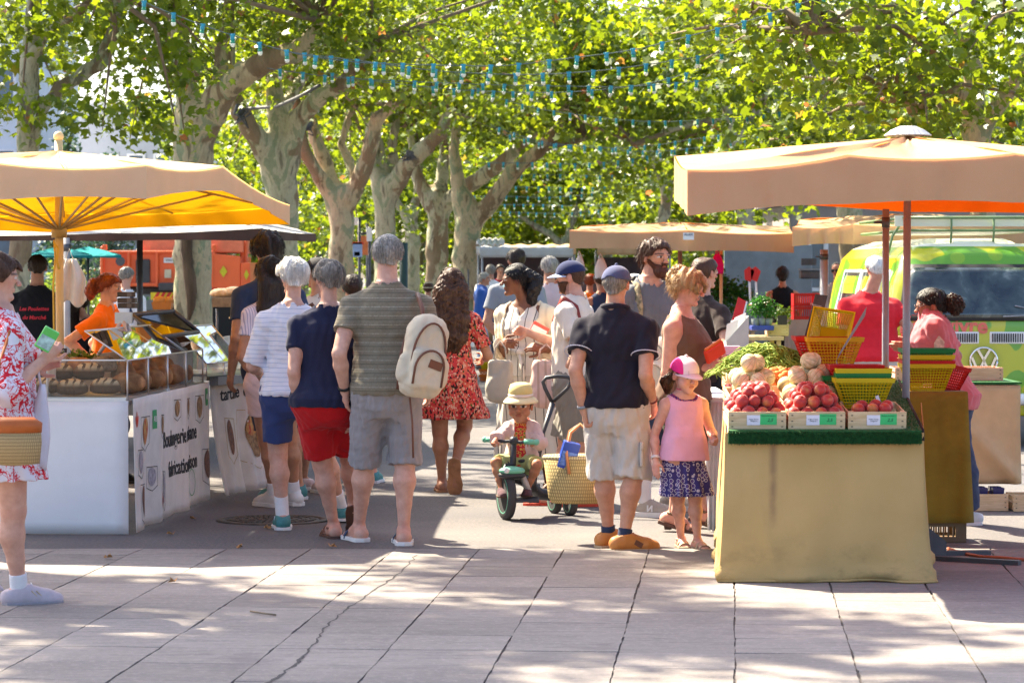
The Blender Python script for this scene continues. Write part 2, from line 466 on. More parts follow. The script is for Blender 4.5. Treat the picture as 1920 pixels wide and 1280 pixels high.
# ---- bark and leaves
def bark_mat(name, warm, vs=1.0):
    t = NT(name); co = t.scaled((1, 1, 0.45))
    v = t.n('TexVoronoi', i_Vector=t.scaled((1, 1, 0.5)), i_Scale=6.0 * vs); v.feature = 'SMOOTH_F1'
    w1 = t.noise(3.0 * vs, 5, co, 0.62, 0.8); w2 = t.noise(1.3 * vs, 4, t.scaled((1, 1, 0.35), None, (0, 0, 0), (3, 1, 5)), 0.6, 0.5); fine = t.noise(30, 4, co)
    base = tuple(Vector((0.36, 0.34, 0.24)).lerp(Vector((0.41, 0.33, 0.21)), warm))
    c = t.ramp(w1, [(0.40, tuple(Vector(base) * 0.5)), (0.44, base), (0.54, tuple(Vector(base) * 1.2)), (0.57, (0.27, 0.29, 0.18))])
    c = t.mix(t.ramp(w2, [(0.53, 0.0), (0.56, 0.85)]), c, (0.20, 0.14, 0.085))
    c = t.mix(t.ramp(t.noise(2.2 * vs, 4, t.scaled((1, 1, 0.3), None, (0, 0, 0), (9, 2, 1)), 0.6, 0.6), [(0.63, 0.0), (0.66, 0.8)]), c, (0.17, 0.11, 0.07))
    c = t.mix(0.16, c, t.ramp(fine, [(0.3, 0.1), (0.7, 0.75)]), 'OVERLAY')
    return t.bsdf(c, 0.9, t.bump(t.mix(0.6, w1, fine), 0.5, 0.03), spec=0.15)
BARK = [bark_mat('bark_pale', 0.2), bark_mat('bark_warm', 0.8), bark_mat('bark_grey', 0.0, 1.4)]
twig_m = mat('twig_bark', (0.20, 0.15, 0.10), 0.9, 0.3)
def leaf_mat(name, dark, light, tr, tf=0.45):
    t = NT(name)
    r = t.n('NewGeometry').outputs['Random Per Island']
    c = t.ramp(r, [(0.0, dark), (0.55, light), (0.98, tuple(Vector(light) * 1.3)), (0.994, (0.30, 0.14, 0.05))])
    tc = t.ramp(r, [(0.0, tuple(Vector(tr) * 0.65)), (0.6, tr), (0.98, (tr[0] * 1.35, tr[1] * 1.12, tr[2])), (0.994, (0.45, 0.16, 0.05))])
    return t.bsdf(c, 0.42, spec=0.5, trans=tf, tcol=tc)
LEAF = leaf_mat('plane_leaf', (0.028, 0.07, 0.006), (0.07, 0.13, 0.010), (0.30, 0.40, 0.010), 0.44)
LEAF2 = leaf_mat('shrub_leaf', (0.04, 0.08, 0.015), (0.08, 0.13, 0.025), (0.24, 0.36, 0.03), 0.4)
STAR = star_leaf()
def leaves_mesh(name, clumps, n, size, seed, shape=STAR, flat=0.35, spread=0.85):
    """n leaves through ellipsoid clumps [(centre, radii)]; one mesh"""
    rg = np.random.RandomState(seed); m = len(shape); S = np.array(shape)
    vol = np.array([r[0] * r[1] * r[2] for c, r in clumps]) ** 0.75; pick = rg.choice(len(clumps), n, p=vol / vol.sum())
    C = np.array([list(c) for c, r in clumps])[pick]; Rr = np.array([list(r) for c, r in clumps])[pick]
    u = rg.normal(size=(n, 3)); u /= np.linalg.norm(u, axis=1)[:, None]; rad = rg.rand(n) ** 0.42
    # ragged outline: the shell is pushed in and out by a coarse wave
    wv = 1 + 0.28 * np.sin(u @ rg.normal(size=(3,)) * 5 + pick) + 0.18 * np.sin(u @ rg.normal(size=(3,)) * 11 + 2 * pick)
    P = C + u * (rad * wv)[:, None] * Rr * spread
    nrm = rg.normal(size=(n, 3)) * np.array([1, 1, 1]) + np.array([0, 0, 1.0 / max(flat, .01) * 0.35]); nrm /= np.linalg.norm(nrm, axis=1)[:, None]
    a = rg.normal(size=(n, 3)); a[:, 2] -= 0.6; a -= (a * nrm).sum(1)[:, None] * nrm; a /= np.linalg.norm(a, axis=1)[:, None]; b = np.cross(nrm, a)
    sz = size * (0.55 + 0.75 * rg.rand(n))
    cup = (S[:, 0] ** 2) * 0.35
    V = P[:, None, :] + sz[:, None, None] * 0.5 * (S[None, :, 0, None] * b[:, None, :] + S[None, :, 1, None] * a[:, None, :] - cup[None, :, None] * nrm[:, None, :])
    me = bpy.data.meshes.new(name); V = V.reshape(-1, 3)
    me.vertices.add(len(V)); me.vertices.foreach_set('co', V.astype(np.float32).ravel())
    me.loops.add(n * m); me.polygons.add(n)
    me.loops.foreach_set('vertex_index', np.arange(n * m, dtype=np.int32)); me.polygons.foreach_set('loop_start', np.arange(0, n * m, m, dtype=np.int32))
    me.update(calc_edges=True); return me
def put(name, me, m, parent=None, loc=None):
    if not me.materials: me.materials.append(m)
    o = bpy.data.objects.new(name, me); COL.objects.link(o); o.parent = parent
    if loc is not None: o.location = loc
    return o
def plane_tree(name_label, limbs, crown, n, size, bark, seed, group='plane trees along the market avenue', flare=1.25, base_y=None, vox=0.045, twigs=40):
    """limbs: list of polylines [(px, py, dY, width px)], first one is the trunk; pixel sizes read at the trunk's depth"""
    Y = base_y; b = G(limbs[0][0][0], 512 + F * HC / Y); b.y = Y; b.z = 0; b.x = (limbs[0][0][0] - CX) * Y / F
    t = thing('plane_tree', name_label, 'tree', b, 0, group)
    sd = SDF(); tips = []; seg = []
    for li, L in enumerate(limbs):
        pts, rs = [], []
        for px, py, dY, wpx in L:
            yy = Y + dY; p = W(px, py, yy) - b; pts.append(np.array(p)); rs.append(max(wpx * yy / F / 2, 0.03))
        if li == 0:
            pts = [V3(pts[0][0], 0, -0.1), V3(pts[0][0], 0, 0.5)] + pts; rs = [rs[0] * flare * 1.25, rs[0] * flare] + rs
        sd.chain(pts, rs, k=0.16 if li else 0.05, kk=0.06); tips.append((pts[-1], rs[-1])); seg.append(pts)
    sd.wrinkle(0.018, 0.55, seed, 0.5)
    implicit(sd, vox, 'trunk', bark, t)
    rg = random.Random(seed)
    if twigs:
        mb = MB()
        for k in range(twigs):
            c, r = crown[k % len(crown)]; c = Vector(c); tip = Vector(min(tips, key=lambda q: (Vector(q[0]) - c).length)[0])
            e = c + Vector((rg.uniform(-1, 1) * r[0], rg.uniform(-1, 1) * r[1], rg.uniform(-1, .6) * r[2])) * 0.8
            mid = tip.lerp(e, 0.5) + Vector((rg.uniform(-.3, .3), rg.uniform(-.3, .3), rg.uniform(0, .5)))
            P = [tip.lerp(mid, .5) * 1 if i == 1 else (tip, None, mid, mid.lerp(e, .5) + Vector((0, 0, rg.uniform(-.1, .2))), e)[i] for i in range(5)]
            mb.tube(P, [0.05, 0.04, 0.03, 0.018, 0.006], 6)
        mb.build('branch', twig_m, t)
    put('crown', leaves_mesh('crown', crown, n, size, seed), LEAF, t)
    return t
def clumps(b, Y, L):
    o = []
    for px, py, dY, rx, ry, rz in L:
        p = W(px, py, Y + dY); o.append((p - b, (rx, ry, rz)))
    return o
def tree(label, Y, limbs, front, n=9000, size=0.21, bark=0, seed=1, top=(5.5, 8.5, 4.6), low=0.0, **kw):
    bx = (limbs[0][0][0] - CX) * Y / F; b = Vector((bx, Y, 0)); C = []
    for L in limbs[1:]:
        px, py, dY, w = L[-1]; p = W(px, py, Y + dY) - b
        C.append((p + Vector((0, 0.3, 0.7)), (1.5, 1.7, 1.0)))
    rg = random.Random(seed * 7 + 1); R0, zc, _ = top
    for k in range(15):
        a = rg.random() * 6.28; d = R0 * math.sqrt(rg.random())
        C.append((Vector((d * math.cos(a), d * math.sin(a), zc + rg.uniform(-2.4, 1.6) - 0.12 * d)), (rg.uniform(1.3, 2.1), rg.uniform(1.3, 2.1), rg.uniform(0.8, 1.3))))
    C += clumps(b, Y, front)
    return plane_tree(label, limbs, C, n, size, BARK[bark], seed, base_y=Y, **kw)
tree('slim plane tree with dark flaking bark, leaning behind the yellow market parasol', 38,
     [[(36, 600, 0, 44), (35, 500, 0, 42), (50, 270, 0, 42), (55, 150, 0, 38), (60, 60, 0, 34), (72, -70, 0, 26)],
      [(52, 255, 0, 24), (80, 200, .1, 24), (110, 168, .2, 26), (188, 118, .5, 24), (210, 60, .6, 22), (228, -40, .6, 18)],
      [(57, 120, 0, 16), (90, 60, -.3, 14), (150, 20, -.6, 12), (200, -20, -1, 10)]],
     [(120, 215, -1, .9, .8, .5), (20, 200, -.5, .8, .8, .5), (270, 215, -.5, 1.1, .8, .6), (200, 60, 1, 1.2, 1, .7), (60, 40, -1, 1, 1, .6), (330, 120, 0, 1, 1, .6), (290, 30, 0, 1.2, 1, .6), (20, 100, 1, .8, .8, .6), (150, 150, 2, .9, .9, .5), (330, 260, 1, .5, .5, .3)],
     n=12500, size=0.18, bark=2, seed=11, top=(4.5, 8.2, 4))
tree('stout plane tree with a dark split down its trunk, before the orange truck', 46,
     [[(362, 620, 0, 72), (362, 480, 0, 70), (362, 300, 0, 72), (368, 225, 0, 76)],
      [(362, 235, 0, 56), (350, 170, 0, 44), (340, 100, .3, 38), (330, 20, .5, 26)],
      [(385, 235, -.1, 58), (412, 180, -.3, 50), (455, 140, -.6, 42), (505, 112, -.9, 40), (555, 98, -1.2, 34), (600, 40, -1.4, 20)],
      [(405, 190, -.2, 36), (420, 130, -.1, 34), (424, 80, 0, 32), (430, 0, .2, 20)]],
     [(300, 110, -.5, 1.2, 1, .7), (500, 40, -1, 1.6, 1.3, .7), (400, 30, 1, 1.5, 1.2, .7), (270, 210, 2, 1.2, 1, .7), (620, 60, -1, 1.2, 1.2, .7), (420, 150, 3, 1.0, 1, .6)],
     n=13500, size=0.19, bark=1, seed=21)
st = [o for o in bpy.data.objects if o.get('label', '').startswith('stout plane')][0]
MB().tube([W(354 + 5 * math.sin(k * .9), 600 - 26 * k, 45.64) - st.location for k in range(12)], [(.02, .07, .09, .10, .085, .095, .10, .085, .09, .07, .05, .015)[k] for k in range(12)], 8).build('bark_split', mat('split_bark', (.12, .075, .045), .95, .4, 9, bump=.8, bs=12, bd=.03, stretch=(1, 1, .25)), st)
tree('three armed plane tree with a black cable junction tied to its short arm', 52,
     [[(532, 620, 0, 60), (529, 480, 0, 58), (530, 380, 0, 56), (524, 315, 0, 60)],
      [(512, 320, 0, 46), (490, 270, -.2, 38), (466, 235, -.4, 36), (450, 205, -.6, 34), (446, 180, -.6, 18)],
      [(527, 300, 0, 48), (522, 220, 0, 36), (512, 160, 0, 28), (530, 60, 0, 20)],
      [(540, 300, 0, 40), (560, 220, -.2, 36), (600, 182, -.5, 32), (640, 160, -.8, 26), (700, 80, -1, 16)],
      [(535, 200, .3, 24), (575, 130, 1, 20), (600, 90, 1, 18)]],
     [(620, 110, -1, 1.6, 1.3, .8), (520, 70, .5, 1.6, 1.3, .8), (700, 60, -1, 1.6, 1.3, .8), (440, 300, 14, .9, 1, .5), (600, 260, 14, 1.8, 1.5, 1.2)],
     n=12000, size=0.2, bark=0, seed=31)
tree('slender plane tree whose straight trunk forks into a wide V above the sign posts', 64,
     [[(640, 620, 0, 50), (640, 500, 0, 47), (640, 410, 0, 46), (638, 372, 0, 50)],
      [(630, 385, 0, 28), (600, 332, -.2, 26), (572, 285, -.3, 25), (562, 235, -.3, 22), (548, 150, -.3, 14)],
      [(630, 372, 0, 30), (612, 310, .2, 27), (592, 262, .3, 24), (582, 215, .3, 20), (575, 150, .3, 14)],
      [(655, 372, 0, 36), (682, 318, -.2, 32), (698, 262, -.3, 26), (706, 225, -.3, 24), (760, 175, -.5, 18)],
      [(668, 350, .2, 18), (655, 300, .5, 16), (640, 270, .5, 14), (660, 200, .6, 12)]],
     [(600, 180, -.5, 1.6, 1.3, .9), (740, 150, -.5, 2, 1.5, .9), (660, 120, 0, 2, 1.5, .9), (590, 420, 22, 2.4, 2, 1.6), (690, 420, 24, 2.0, 2, 1.6), (800, 120, -1, 2, 1.5, .9)],
     n=9000, size=0.24, bark=1, seed=41)
tree('pale plane tree with dark cables tangled round its long slanting arm', 72,
     [[(722, 620, 0, 42), (722, 480, 0, 39), (722, 380, 0, 38), (726, 350, 0, 42)],
      [(715, 365, 0, 26), (700, 318, 0, 22), (690, 270, 0, 20), (700, 190, 0, 12)],
      [(722, 350, 0, 26), (712, 300, .3, 24), (706, 250, .4, 18), (690, 170, .4, 12)],
      [(735, 358, 0, 38), (762, 310, -.3, 33), (795, 278, -.6, 30), (828, 250, -.9, 26), (842, 205, -1, 16)],
      [(740, 330, .4, 22), (735, 280, .5, 18), (745, 210, .6, 14)]],
     [(790, 170, 0, 2, 1.6, 1), (880, 190, 0, 2, 1.6, 1), (700, 160, 0, 2, 1.6, 1), (860, 120, 0, 2, 1.6, 1)],
     n=8000, size=0.26, bark=0, seed=51)
tree('grey plane tree with an arm reaching far across the lane', 80,
     [[(818, 620, 0, 44), (819, 480, 0, 41), (822, 400, 0, 40), (816, 372, 0, 42)],
      [(806, 385, 0, 26), (788, 345, 0, 24), (775, 305, 0, 20), (770, 240, 0, 12)],
      [(820, 372, 0, 30), (830, 330, .2, 24), (834, 285, .3, 20), (825, 215, .3, 12)],
      [(832, 388, 0, 30), (862, 360, -.3, 30), (905, 332, -.6, 28), (950, 298, -1, 24), (1000, 250, -1.4, 14)]],
     [(960, 190, 0, 2.4, 1.8, 1.1), (830, 190, 0, 2, 1.6, 1), (1040, 150, 0, 2.4, 1.8, 1.1), (930, 110, 0, 2.4, 1.8, 1.1)],
     n=8000, size=0.27, bark=2, seed=61)
tree('thick plane tree beside the white stall roofs, its arm rising over the lane', 76,
     [[(876, 620, 0, 56), (874, 480, 0, 50), (878, 415, 0, 48), (870, 375, 0, 40)],
      [(868, 385, 0, 34), (860, 340, 0, 26), (850, 280, 0, 20), (860, 220, 0, 12)],
      [(892, 412, 0, 36), (930, 368, -.3, 32), (962, 322, -.5, 28), (1010, 282, -.8, 24), (1048, 236, -1, 18), (1072, 150, -1, 12)],
      [(940, 355, -.3, 18), (985, 300, 0, 16), (1040, 270, .3, 14), (1100, 260, .3, 10)]],
     [(1090, 140, -1, 2.4, 1.8, 1.1), (1000, 160, 1, 2.2, 1.8, 1.1), (1150, 100, -1, 2.4, 1.8, 1.1), (900, 240, 1, 1.6, 1.4, .9)],
     n=8500, size=0.26, bark=1, seed=71)
tree('thin grey plane tree standing behind the gap between two thicker trunks', 92,
     [[(772, 580, 0, 30), (774, 460, 0, 26), (768, 400, 0, 24)], [(764, 410, 0, 16), (742, 375, 0, 14), (732, 340, 0, 10)], [(774, 400, 0, 18), (785, 350, 0, 14), (790, 290, 0, 10)]],
     [(760, 250, 0, 3, 2.4, 1.6), (690, 330, 6, 2.6, 2, 1.5), (850, 300, 6, 3, 2, 1.5)], n=6500, size=0.3, bark=0, seed=81, twigs=16)
tree('pale curving plane tree rising behind the long tan stall awning', 88,
     [[(1225, 600, 0, 22), (1232, 460, 0, 22), (1246, 400, 0, 20), (1252, 360, 0, 18)], [(1250, 370, 0, 14), (1235, 320, 0, 14), (1215, 270, 0, 12), (1205, 210, 0, 8)], [(1254, 360, 0, 14), (1275, 300, 0, 12), (1290, 220, 0, 8)]],
     [(1200, 200, 0, 3, 2.4, 1.5), (1300, 180, 0, 3, 2.4, 1.6), (1130, 290, 4, 3, 2, 1.5), (1180, 350, 10, 3, 2, 1.6), (1290, 320, 5, 2.6, 2, 1.4)], n=8000, size=0.3, bark=0, seed=91, twigs=16)
tree('dark plane tree with a low crooked arm over the far stalls', 120,
     [[(1062, 600, 0, 20), (1060, 480, 0, 18), (1052, 455, 0, 16)], [(1054, 460, 0, 14), (1030, 438, 0, 13), (1005, 425, 0, 12), (970, 400, 0, 8)], [(1058, 455, 0, 12), (1080, 400, 0, 10), (1090, 350, 0, 8)]],
     [(1000, 330, 0, 4, 3, 2), (1100, 330, 0, 4, 3, 2), (920, 320, 0, 4, 3, 2), (1060, 260, 0, 4, 3, 2)], n=7000, size=0.36, bark=2, seed=101, twigs=12)
# right-hand row
tree('leafy plane tree whose peeling trunk shows above the near tan parasol', 36,
     [[(1850, 640, 0, 60), (1846, 430, 0, 56), (1830, 250, 0, 46), (1822, 130, 0, 40), (1815, 20, 0, 32), (1810, -80, 0, 24)],
      [(1826, 190, 0, 26), (1780, 170, -.3, 24), (1715, 205, -.6, 22), (1690, 185, -.8, 12)],
      [(1834, 250, 0, 30), (1890, 170, -.4, 28), (1935, 100, -.8, 24), (1960, 0, -1, 18)],
      [(1818, 80, 0, 20), (1740, 30, -.8, 16), (1620, 20, -1.8, 12), (1520, 60, -2.6, 8)]],
     [(1500, 120, -2, 1.1, 1, .5), (1420, 60, -2, 1.0, 1, .5), (1600, 180, -1.5, 1.2, 1, .55), (1700, 120, -2, 1.2, 1, .6), (1800, 60, -2, 1.2, 1, .6), (1900, 140, -2, 1, 1, .6), (1650, 50, -2.5, 1.2, 1, .5), (1560, 230, .5, 1.1, 1, .5), (1700, 235, 1, 1.1, .9, .4), (1880, 235, 0, .9, .8, .4), (1780, 210, -1.5, .9, .8, .5), (1380, 20, -1, 1.1, 1, .5), (1480, 20, 0, 1.2, 1, .6), (1920, 40, -1, 1.2, 1, .6), (1400, 130, 1.5, .8, .8, .4)],
     n=12500, size=0.19, bark=1, seed=111, top=(5, 8.6, 4), twigs=70)
tree('grey plane tree behind the second tan awning and the parked van', 56,
     [[(1600, 640, 0, 52), (1598, 480, 0, 48), (1590, 330, 0, 44), (1585, 240, 0, 40)],
      [(1582, 260, 0, 30), (1545, 190, 0, 24), (1520, 100, 0, 16)], [(1590, 250, 0, 30), (1630, 180, 0, 24), (1650, 90, 0, 16)]],
     [(1450, 240, 0, 2, 1.6, 1), (1540, 260, -1, 1.8, 1.5, .9), (1660, 240, 0, 2, 1.6, 1), (1380, 150, 0, 2, 1.6, 1), (1500, 310, 3, 2, 1.6, 1), (1420, 340, 6, 2, 1.6, 1)], n=9500, size=0.24, bark=2, seed=121)
tree('plane tree with rusty flecks in its crown, over the far string lights', 72,
     [[(1400, 640, 0, 40), (1402, 480, 0, 36), (1396, 330, 0, 32), (1370, 235, 0, 26)],
      [(1380, 260, 0, 18), (1340, 225, 0, 16), (1270, 240, -.5, 12), (1190, 270, -1, 8)], [(1370, 240, 0, 18), (1350, 150, 0, 14), (1310, 80, 0, 10)], [(1385, 260, 0, 18), (1430, 190, 0, 14), (1450, 100, 0, 10)]],
     [(1250, 180, -1, 2.4, 2, 1.2), (1330, 120, 0, 2.4, 2, 1.2), (1180, 80, 0, 2.4, 2, 1.2), (1300, 260, 2, 2.4, 2, 1.2), (1220, 310, 5, 2.4, 2, 1.1)], n=9000, size=0.27, bark=0, seed=131)
# off-frame neighbours whose crowns dapple the square
def near_tree(label, x, y, C, n, seed, up=5.0, dx=0.0):
    k_ = up / sz; C = [((c[0] + sx * k_, c[1] + sy * k_, c[2] + up), tuple(q * 1.12 for q in r)) for c, r in C]; x += sx * k_ + dx; y += sy * k_
    t = thing('plane_tree', label, 'tree', (x, y, 0), 0, 'plane trees along the market avenue')
    sd = SDF(); sd.chain([V3(0, 0, -.1), V3(0, 0, 1.5), V3(.1, 0, 6.2)], [.42, .35, .3], .05)
    for c, r in C[:5]:
        c = Vector(c) - Vector((x, y, 0)); sd.chain([V3(.1, 0, 6.0), np.array(Vector((.1, 0, 6.2)).lerp(c, .5) + Vector((0, 0, .6))), np.array(c)], [.22, .14, .06], .15, kk=.05)
    implicit(sd, 0.06, 'trunk', BARK[1], t)
    put('crown', leaves_mesh('crown', [(Vector(c) - Vector((x, y, 0)), r) for c, r in C], n, 0.2, seed, STAR, .35, .74), LEAF, t)
NC1 = [((-3.9, 13.6, 6.6), (1.2, 1.1, .5)), ((-2.0, 15.0, 6.9), (1.0, 1.2, .45)), ((-5.6, 16.0, 7.2), (1.4, 1.4, .6)), ((-4.4, 16.6, 6.6), (1.6, 1.5, .6)), ((-3.6, 16.9, 7.2), (1.3, 1.3, .6)), ((-4.0, 19.6, 6.8), (1.0, 1.0, .45)), ((-3.4, 18.2, 6.0), (1.0, 1.0, .45)), ((-6.0, 17.6, 6.2), (1.5, 1.4, .6)), ((-4.6, 14.8, 6.3), (1.2, 1.0, .45))]
near_tree('plane tree at the edge of the square, its crown dappling the paving', -6.4, 18.0, NC1, 12500, 141)
NC2 = [((-5.6, 25.5, 6.8), (1.8, 1.7, .7)), ((-3.6, 27.0, 7.2), (1.7, 1.6, .7)), ((-1.6, 27.5, 7.4), (1.5, 1.5, .6)), ((-5.2, 29.5, 7.0), (1.8, 1.7, .7)), ((.2, 31, 7.6), (1.6, 1.6, .6)), ((-2.6, 31.5, 7.2), (1.8, 1.7, .7)), ((1.8, 28.6, 8.0), (1.2, 1.3, .5))]
near_tree('plane tree behind the bread stall, its crown above the frame of the canopy', -6.6, 27.0, NC2, 5200, 151)
NC3 = [((5.4, 27, 7), (1.8, 1.7, .7)), ((3.8, 25.5, 6.6), (1.4, 1.4, .6)), ((6.6, 24.5, 6.8), (1.7, 1.6, .7)), ((3.2, 29, 7.4), (1.6, 1.6, .6)), ((7, 22.5, 6.4), (1.5, 1.4, .6)), ((4.4, 32, 7.2), (1.8, 1.7, .7))]
near_tree('plane tree beside the parked van, its crown above the frame of the picture', 7.2, 26.0, NC3, 5200, 161, 5.0, 5.0)
NC4 = [((-6.2, 38, 8), (2, 2, .8)), ((-4, 40, 8.6), (2, 2, .8)), ((-1.5, 42, 9), (2, 2, .8)), ((-5, 44, 8.8), (2, 2, .8)), ((-2.5, 46, 9), (2.2, 2, .8)), ((0.5, 45, 9), (2, 2, .8)), ((2.2, 48, 9), (2, 2, .8)), ((-3.5, 34.5, 7.6), (1.8, 1.8, .7)), ((-.8, 36.5, 8.2), (1.8, 1.8, .7))]
near_tree('tall plane tree with a high crown over the lane, its trunk outside the picture', -8.8, 40.0, NC4, 8000, 171, 0.0)
# avenue's far end
def far_trees():
    rg = random.Random(17)
    cm = leaves_mesh('crown', [(Vector((rg.uniform(-4.5, 4.5), rg.uniform(-3.5, 3.5), rg.uniform(2.2, 9.5))), (2.0, 2.0, 1.5)) for _ in range(26)], 6500, 0.42, 17)
    tm = MB().tube([(0, 0, -.1), (0.05, 0, 1.6), (0, .1, 3.4)], [.4, .32, .25], 10).tube([(0, 0, 2.6), (-1.2, 0, 4), (-2.2, .2, 6)], [.22, .16, .06], 8).tube([(0, 0, 2.8), (1.1, .3, 4.2), (1.8, .2, 6.4)], [.22, .16, .06], 8)
    adj = ['broad', 'low', 'ragged', 'tall', 'dense', 'open']
    for k, (px, Y, s) in enumerate([(620, 118, .9), (520, 128, 1), (700, 130, 1), (790, 140, 1.05), (880, 150, 1.0), (960, 165, 1.1), (1050, 150, 1.05), (1140, 140, 1.0), (1230, 150, 1.0), (1330, 130, 1), (1420, 118, 1.0), (1520, 110, .95), (1640, 120, 1), (1760, 112, 1), (470, 150, .75), (1880, 120, 1), (1000, 200, 1.2), (1250, 190, 1.2), (850, 200, 1.2)]):
        t = thing('plane_tree', 'plane tree closing the far end of the avenue, its trunk hidden by stalls', 'tree', ((px - CX) * Y / F, Y, 0), rg.random() * 6.28, 'trees closing the far end of the avenue'); t.scale = (s, s, s)
        if k == 0: tr = tm.build('trunk', BARK[2], t)
        else: tr = bpy.data.objects.new('trunk', tr.data); COL.objects.link(tr); tr.parent = t
        put('crown', cm, LEAF, t)
far_trees()
def cypress(px, py, Y, h, r, label, m, name='cypress_tree'):
    p = W(px, py, Y); t = thing(name, label, 'tree', (p.x, Y, 0))
    MB().cyl((0, 0, 0), (0, 0, h * .6), .18, .08, 8).build('trunk', twig_m, t)
    C = [(Vector((random.uniform(-.15, .15) * r, random.uniform(-.3, .3) * r, h * (.12 + .82 * k / 11))), (r * (1 - .75 * (k / 11) ** 1.5), r * (1 - .75 * (k / 11) ** 1.5), h * .07)) for k in range(12)]
    put('crown', leaves_mesh('crown', C, 3800, .3, 5, [(0, -.5), (.3, 0), (0, .6), (-.3, 0)]), m, t)
CYP = leaf_mat('cypress_leaf', (.02, .055, .03), (.035, .085, .045), (.06, .14, .05), .25)
cypress(122, 190, 80, 6.6, 1.0, 'dark bluish cypress between the slim tree and the apartment blocks', CYP)
cypress(205, 230, 95, 5.8, 1.5, 'small round dark conifer in front of the grey block', CYP, 'conifer_tree')
# ---- buildings
def block(name, label, px0, px1, pyt, Y, depth, wall, rows, cols, winpy, glass, sill=True):
    a, b = W(px0, pyt, Y), W(px1, pyt, Y); h = a.z; wd = b.x - a.x
    t = thing(name, label, 'building', ((a.x + b.x) / 2, Y, 0))
    MB().box((0, depth / 2, h / 2), (wd, depth, h)).build('wall', wall, t, bevel=.05)
    MB().box((0, depth / 2, h + .15), (wd + .5, depth + .5, .3)).build('roof', mat('roof_slab', (.5, .5, .52), .8), t)
    z0, z1 = winpy
    for r in range(rows):
        for c in range(cols):
            x = -wd / 2 + wd * (c + .5) / cols; z = z0 + (z1 - z0) * r / max(1, rows - 1); ww, wh = wd / cols * .5, 1.5
            f = MB().box((x, -.04, z - wh / 2 - .08), (ww + .3, .2, .1)).box((x - ww / 2 - .06, -.02, z), (.12, .1, wh)).box((x + ww / 2 + .06, -.02, z), (.12, .1, wh)).box((x, -.02, z + wh / 2 + .05), (ww + .24, .1, .1)).build('window', mat('window_frame', (.72, .72, .74), .5), t)
            MB().box((x, .0, z), (ww, .04, wh)).build('pane', glass, f)
gl = mat('window_dark', (.10, .14, .18), .15, .3, 2, bump=0, spec=.8)
wh_wall = mat('white_render', (.62, .65, .70), .85, .06, 2); gr_wall = mat('grey_render', (.40, .42, .47), .85, .08, 2); br_wall = mat('brick_render', (.40, .20, .13), .85, .2, 6)
block('apartment_block', 'white apartment block far off between two plane trunks', 372, 475, 232, 190, 12, wh_wall, 4, 4, (2.5, 10.4), gl)
block('apartment_block', 'tall pale block behind the slim dark-barked tree', -330, 42, -240, 110, 14, wh_wall, 5, 5, (2.4, 15), gl)
block('office_block', 'low grey building behind the dark cypress', 80, 330, 205, 130, 10, gr_wall, 2, 5, (2.6, 6.2), gl)
block('brick_house', 'low brick house at the far end of the avenue', 930, 1085, 440, 175, 8, br_wall, 1, 4, (2.0, 2.0), gl)
block('row_house', 'shuttered brown house hidden behind the right hand stalls', 1480, 2080, 380, 75, 8, mat('brown_render', (.30, .27, .25), .85, .1, 3), 1, 7, (2.0, 2.0), gl)
block('row_house', 'pale house seen low behind the orange truck', 90, 640, 440, 120, 8, mat('cream_render', (.45, .40, .33), .85, .1, 3), 1, 6, (2.0, 2.0), gl)
# low hedge masses under the trees on the left
def shrub(px, Y, h, wd, label, n=2600, m=None, size=.22):
    x = (px - CX) * Y / F; t = thing('shrub', label, 'shrub', (x, Y, 0))
    C = [(Vector((random.uniform(-.5, .5) * wd, random.uniform(-.4, .4) * wd, random.uniform(.2, .8) * h)), (wd * .28, wd * .28, h * .25)) for _ in range(9)]
    MB().tube([(0, 0, -.05), (0, 0, h * .6)], [.06, .03], 7).build('stem', twig_m, t)
    put('foliage', leaves_mesh('foliage', C, n, size, int(px), [(0, -.5), (.32, 0), (0, .6), (-.32, 0)]), m or LEAF2, t)
shrub(98, 60, 1.9, 1.6, 'bright green shrub under the teal parasol beside the truck')
shrub(150, 64, 1.6, 1.4, 'flowering shrub behind the hanging white apron')
shrub(570, 90, 2.3, 3.4, 'loose shrub past the end of the brown awning')
shrub(690, 110, 2.6, 4.0, 'dense shrub behind the blue and orange sign posts')
shrub(800, 110, 2.4, 3.6, 'shrub filling the gap between the far trunks')

# ============================================================ FESTOON LIGHTS
sock_m = mat('socket_teal', (.03, .30, .42), .45, .1, 20, bump=0); bulbg_m = mat('bulb_green', (.02, .28, .16), .25, .05, 20, bump=0, spec=.6)
bulbw_m = mat('bulb_clear', (.92, .95, .88), .15, .05, 20, bump=0, spec=.7, trans=.4); cable_m = mat('cable_dark', (.10, .14, .15), .6)
SKM = MB().lathe([(.0, .012), (.019, .012), (.021, .0), (.023, -.045), (.020, -.05), (0, -.05)], n=8).box((0, 0, .005), (.052, .022, .022)); SKM = SKM.build('socket', sock_m); BUM = MB().lathe([(.019, -.05), (.022, -.068), (.024, -.085)], n=8, mat=bulbg_m).lathe([(.024, -.085), (.024, -.1), (.018, -.118), (0, -.126)], n=8, mat=bulbw_m).build('bulb')
SKD, BUD = SKM.data, BUM.data; bpy.data.objects.remove(SKM); bpy.data.objects.remove(BUM)
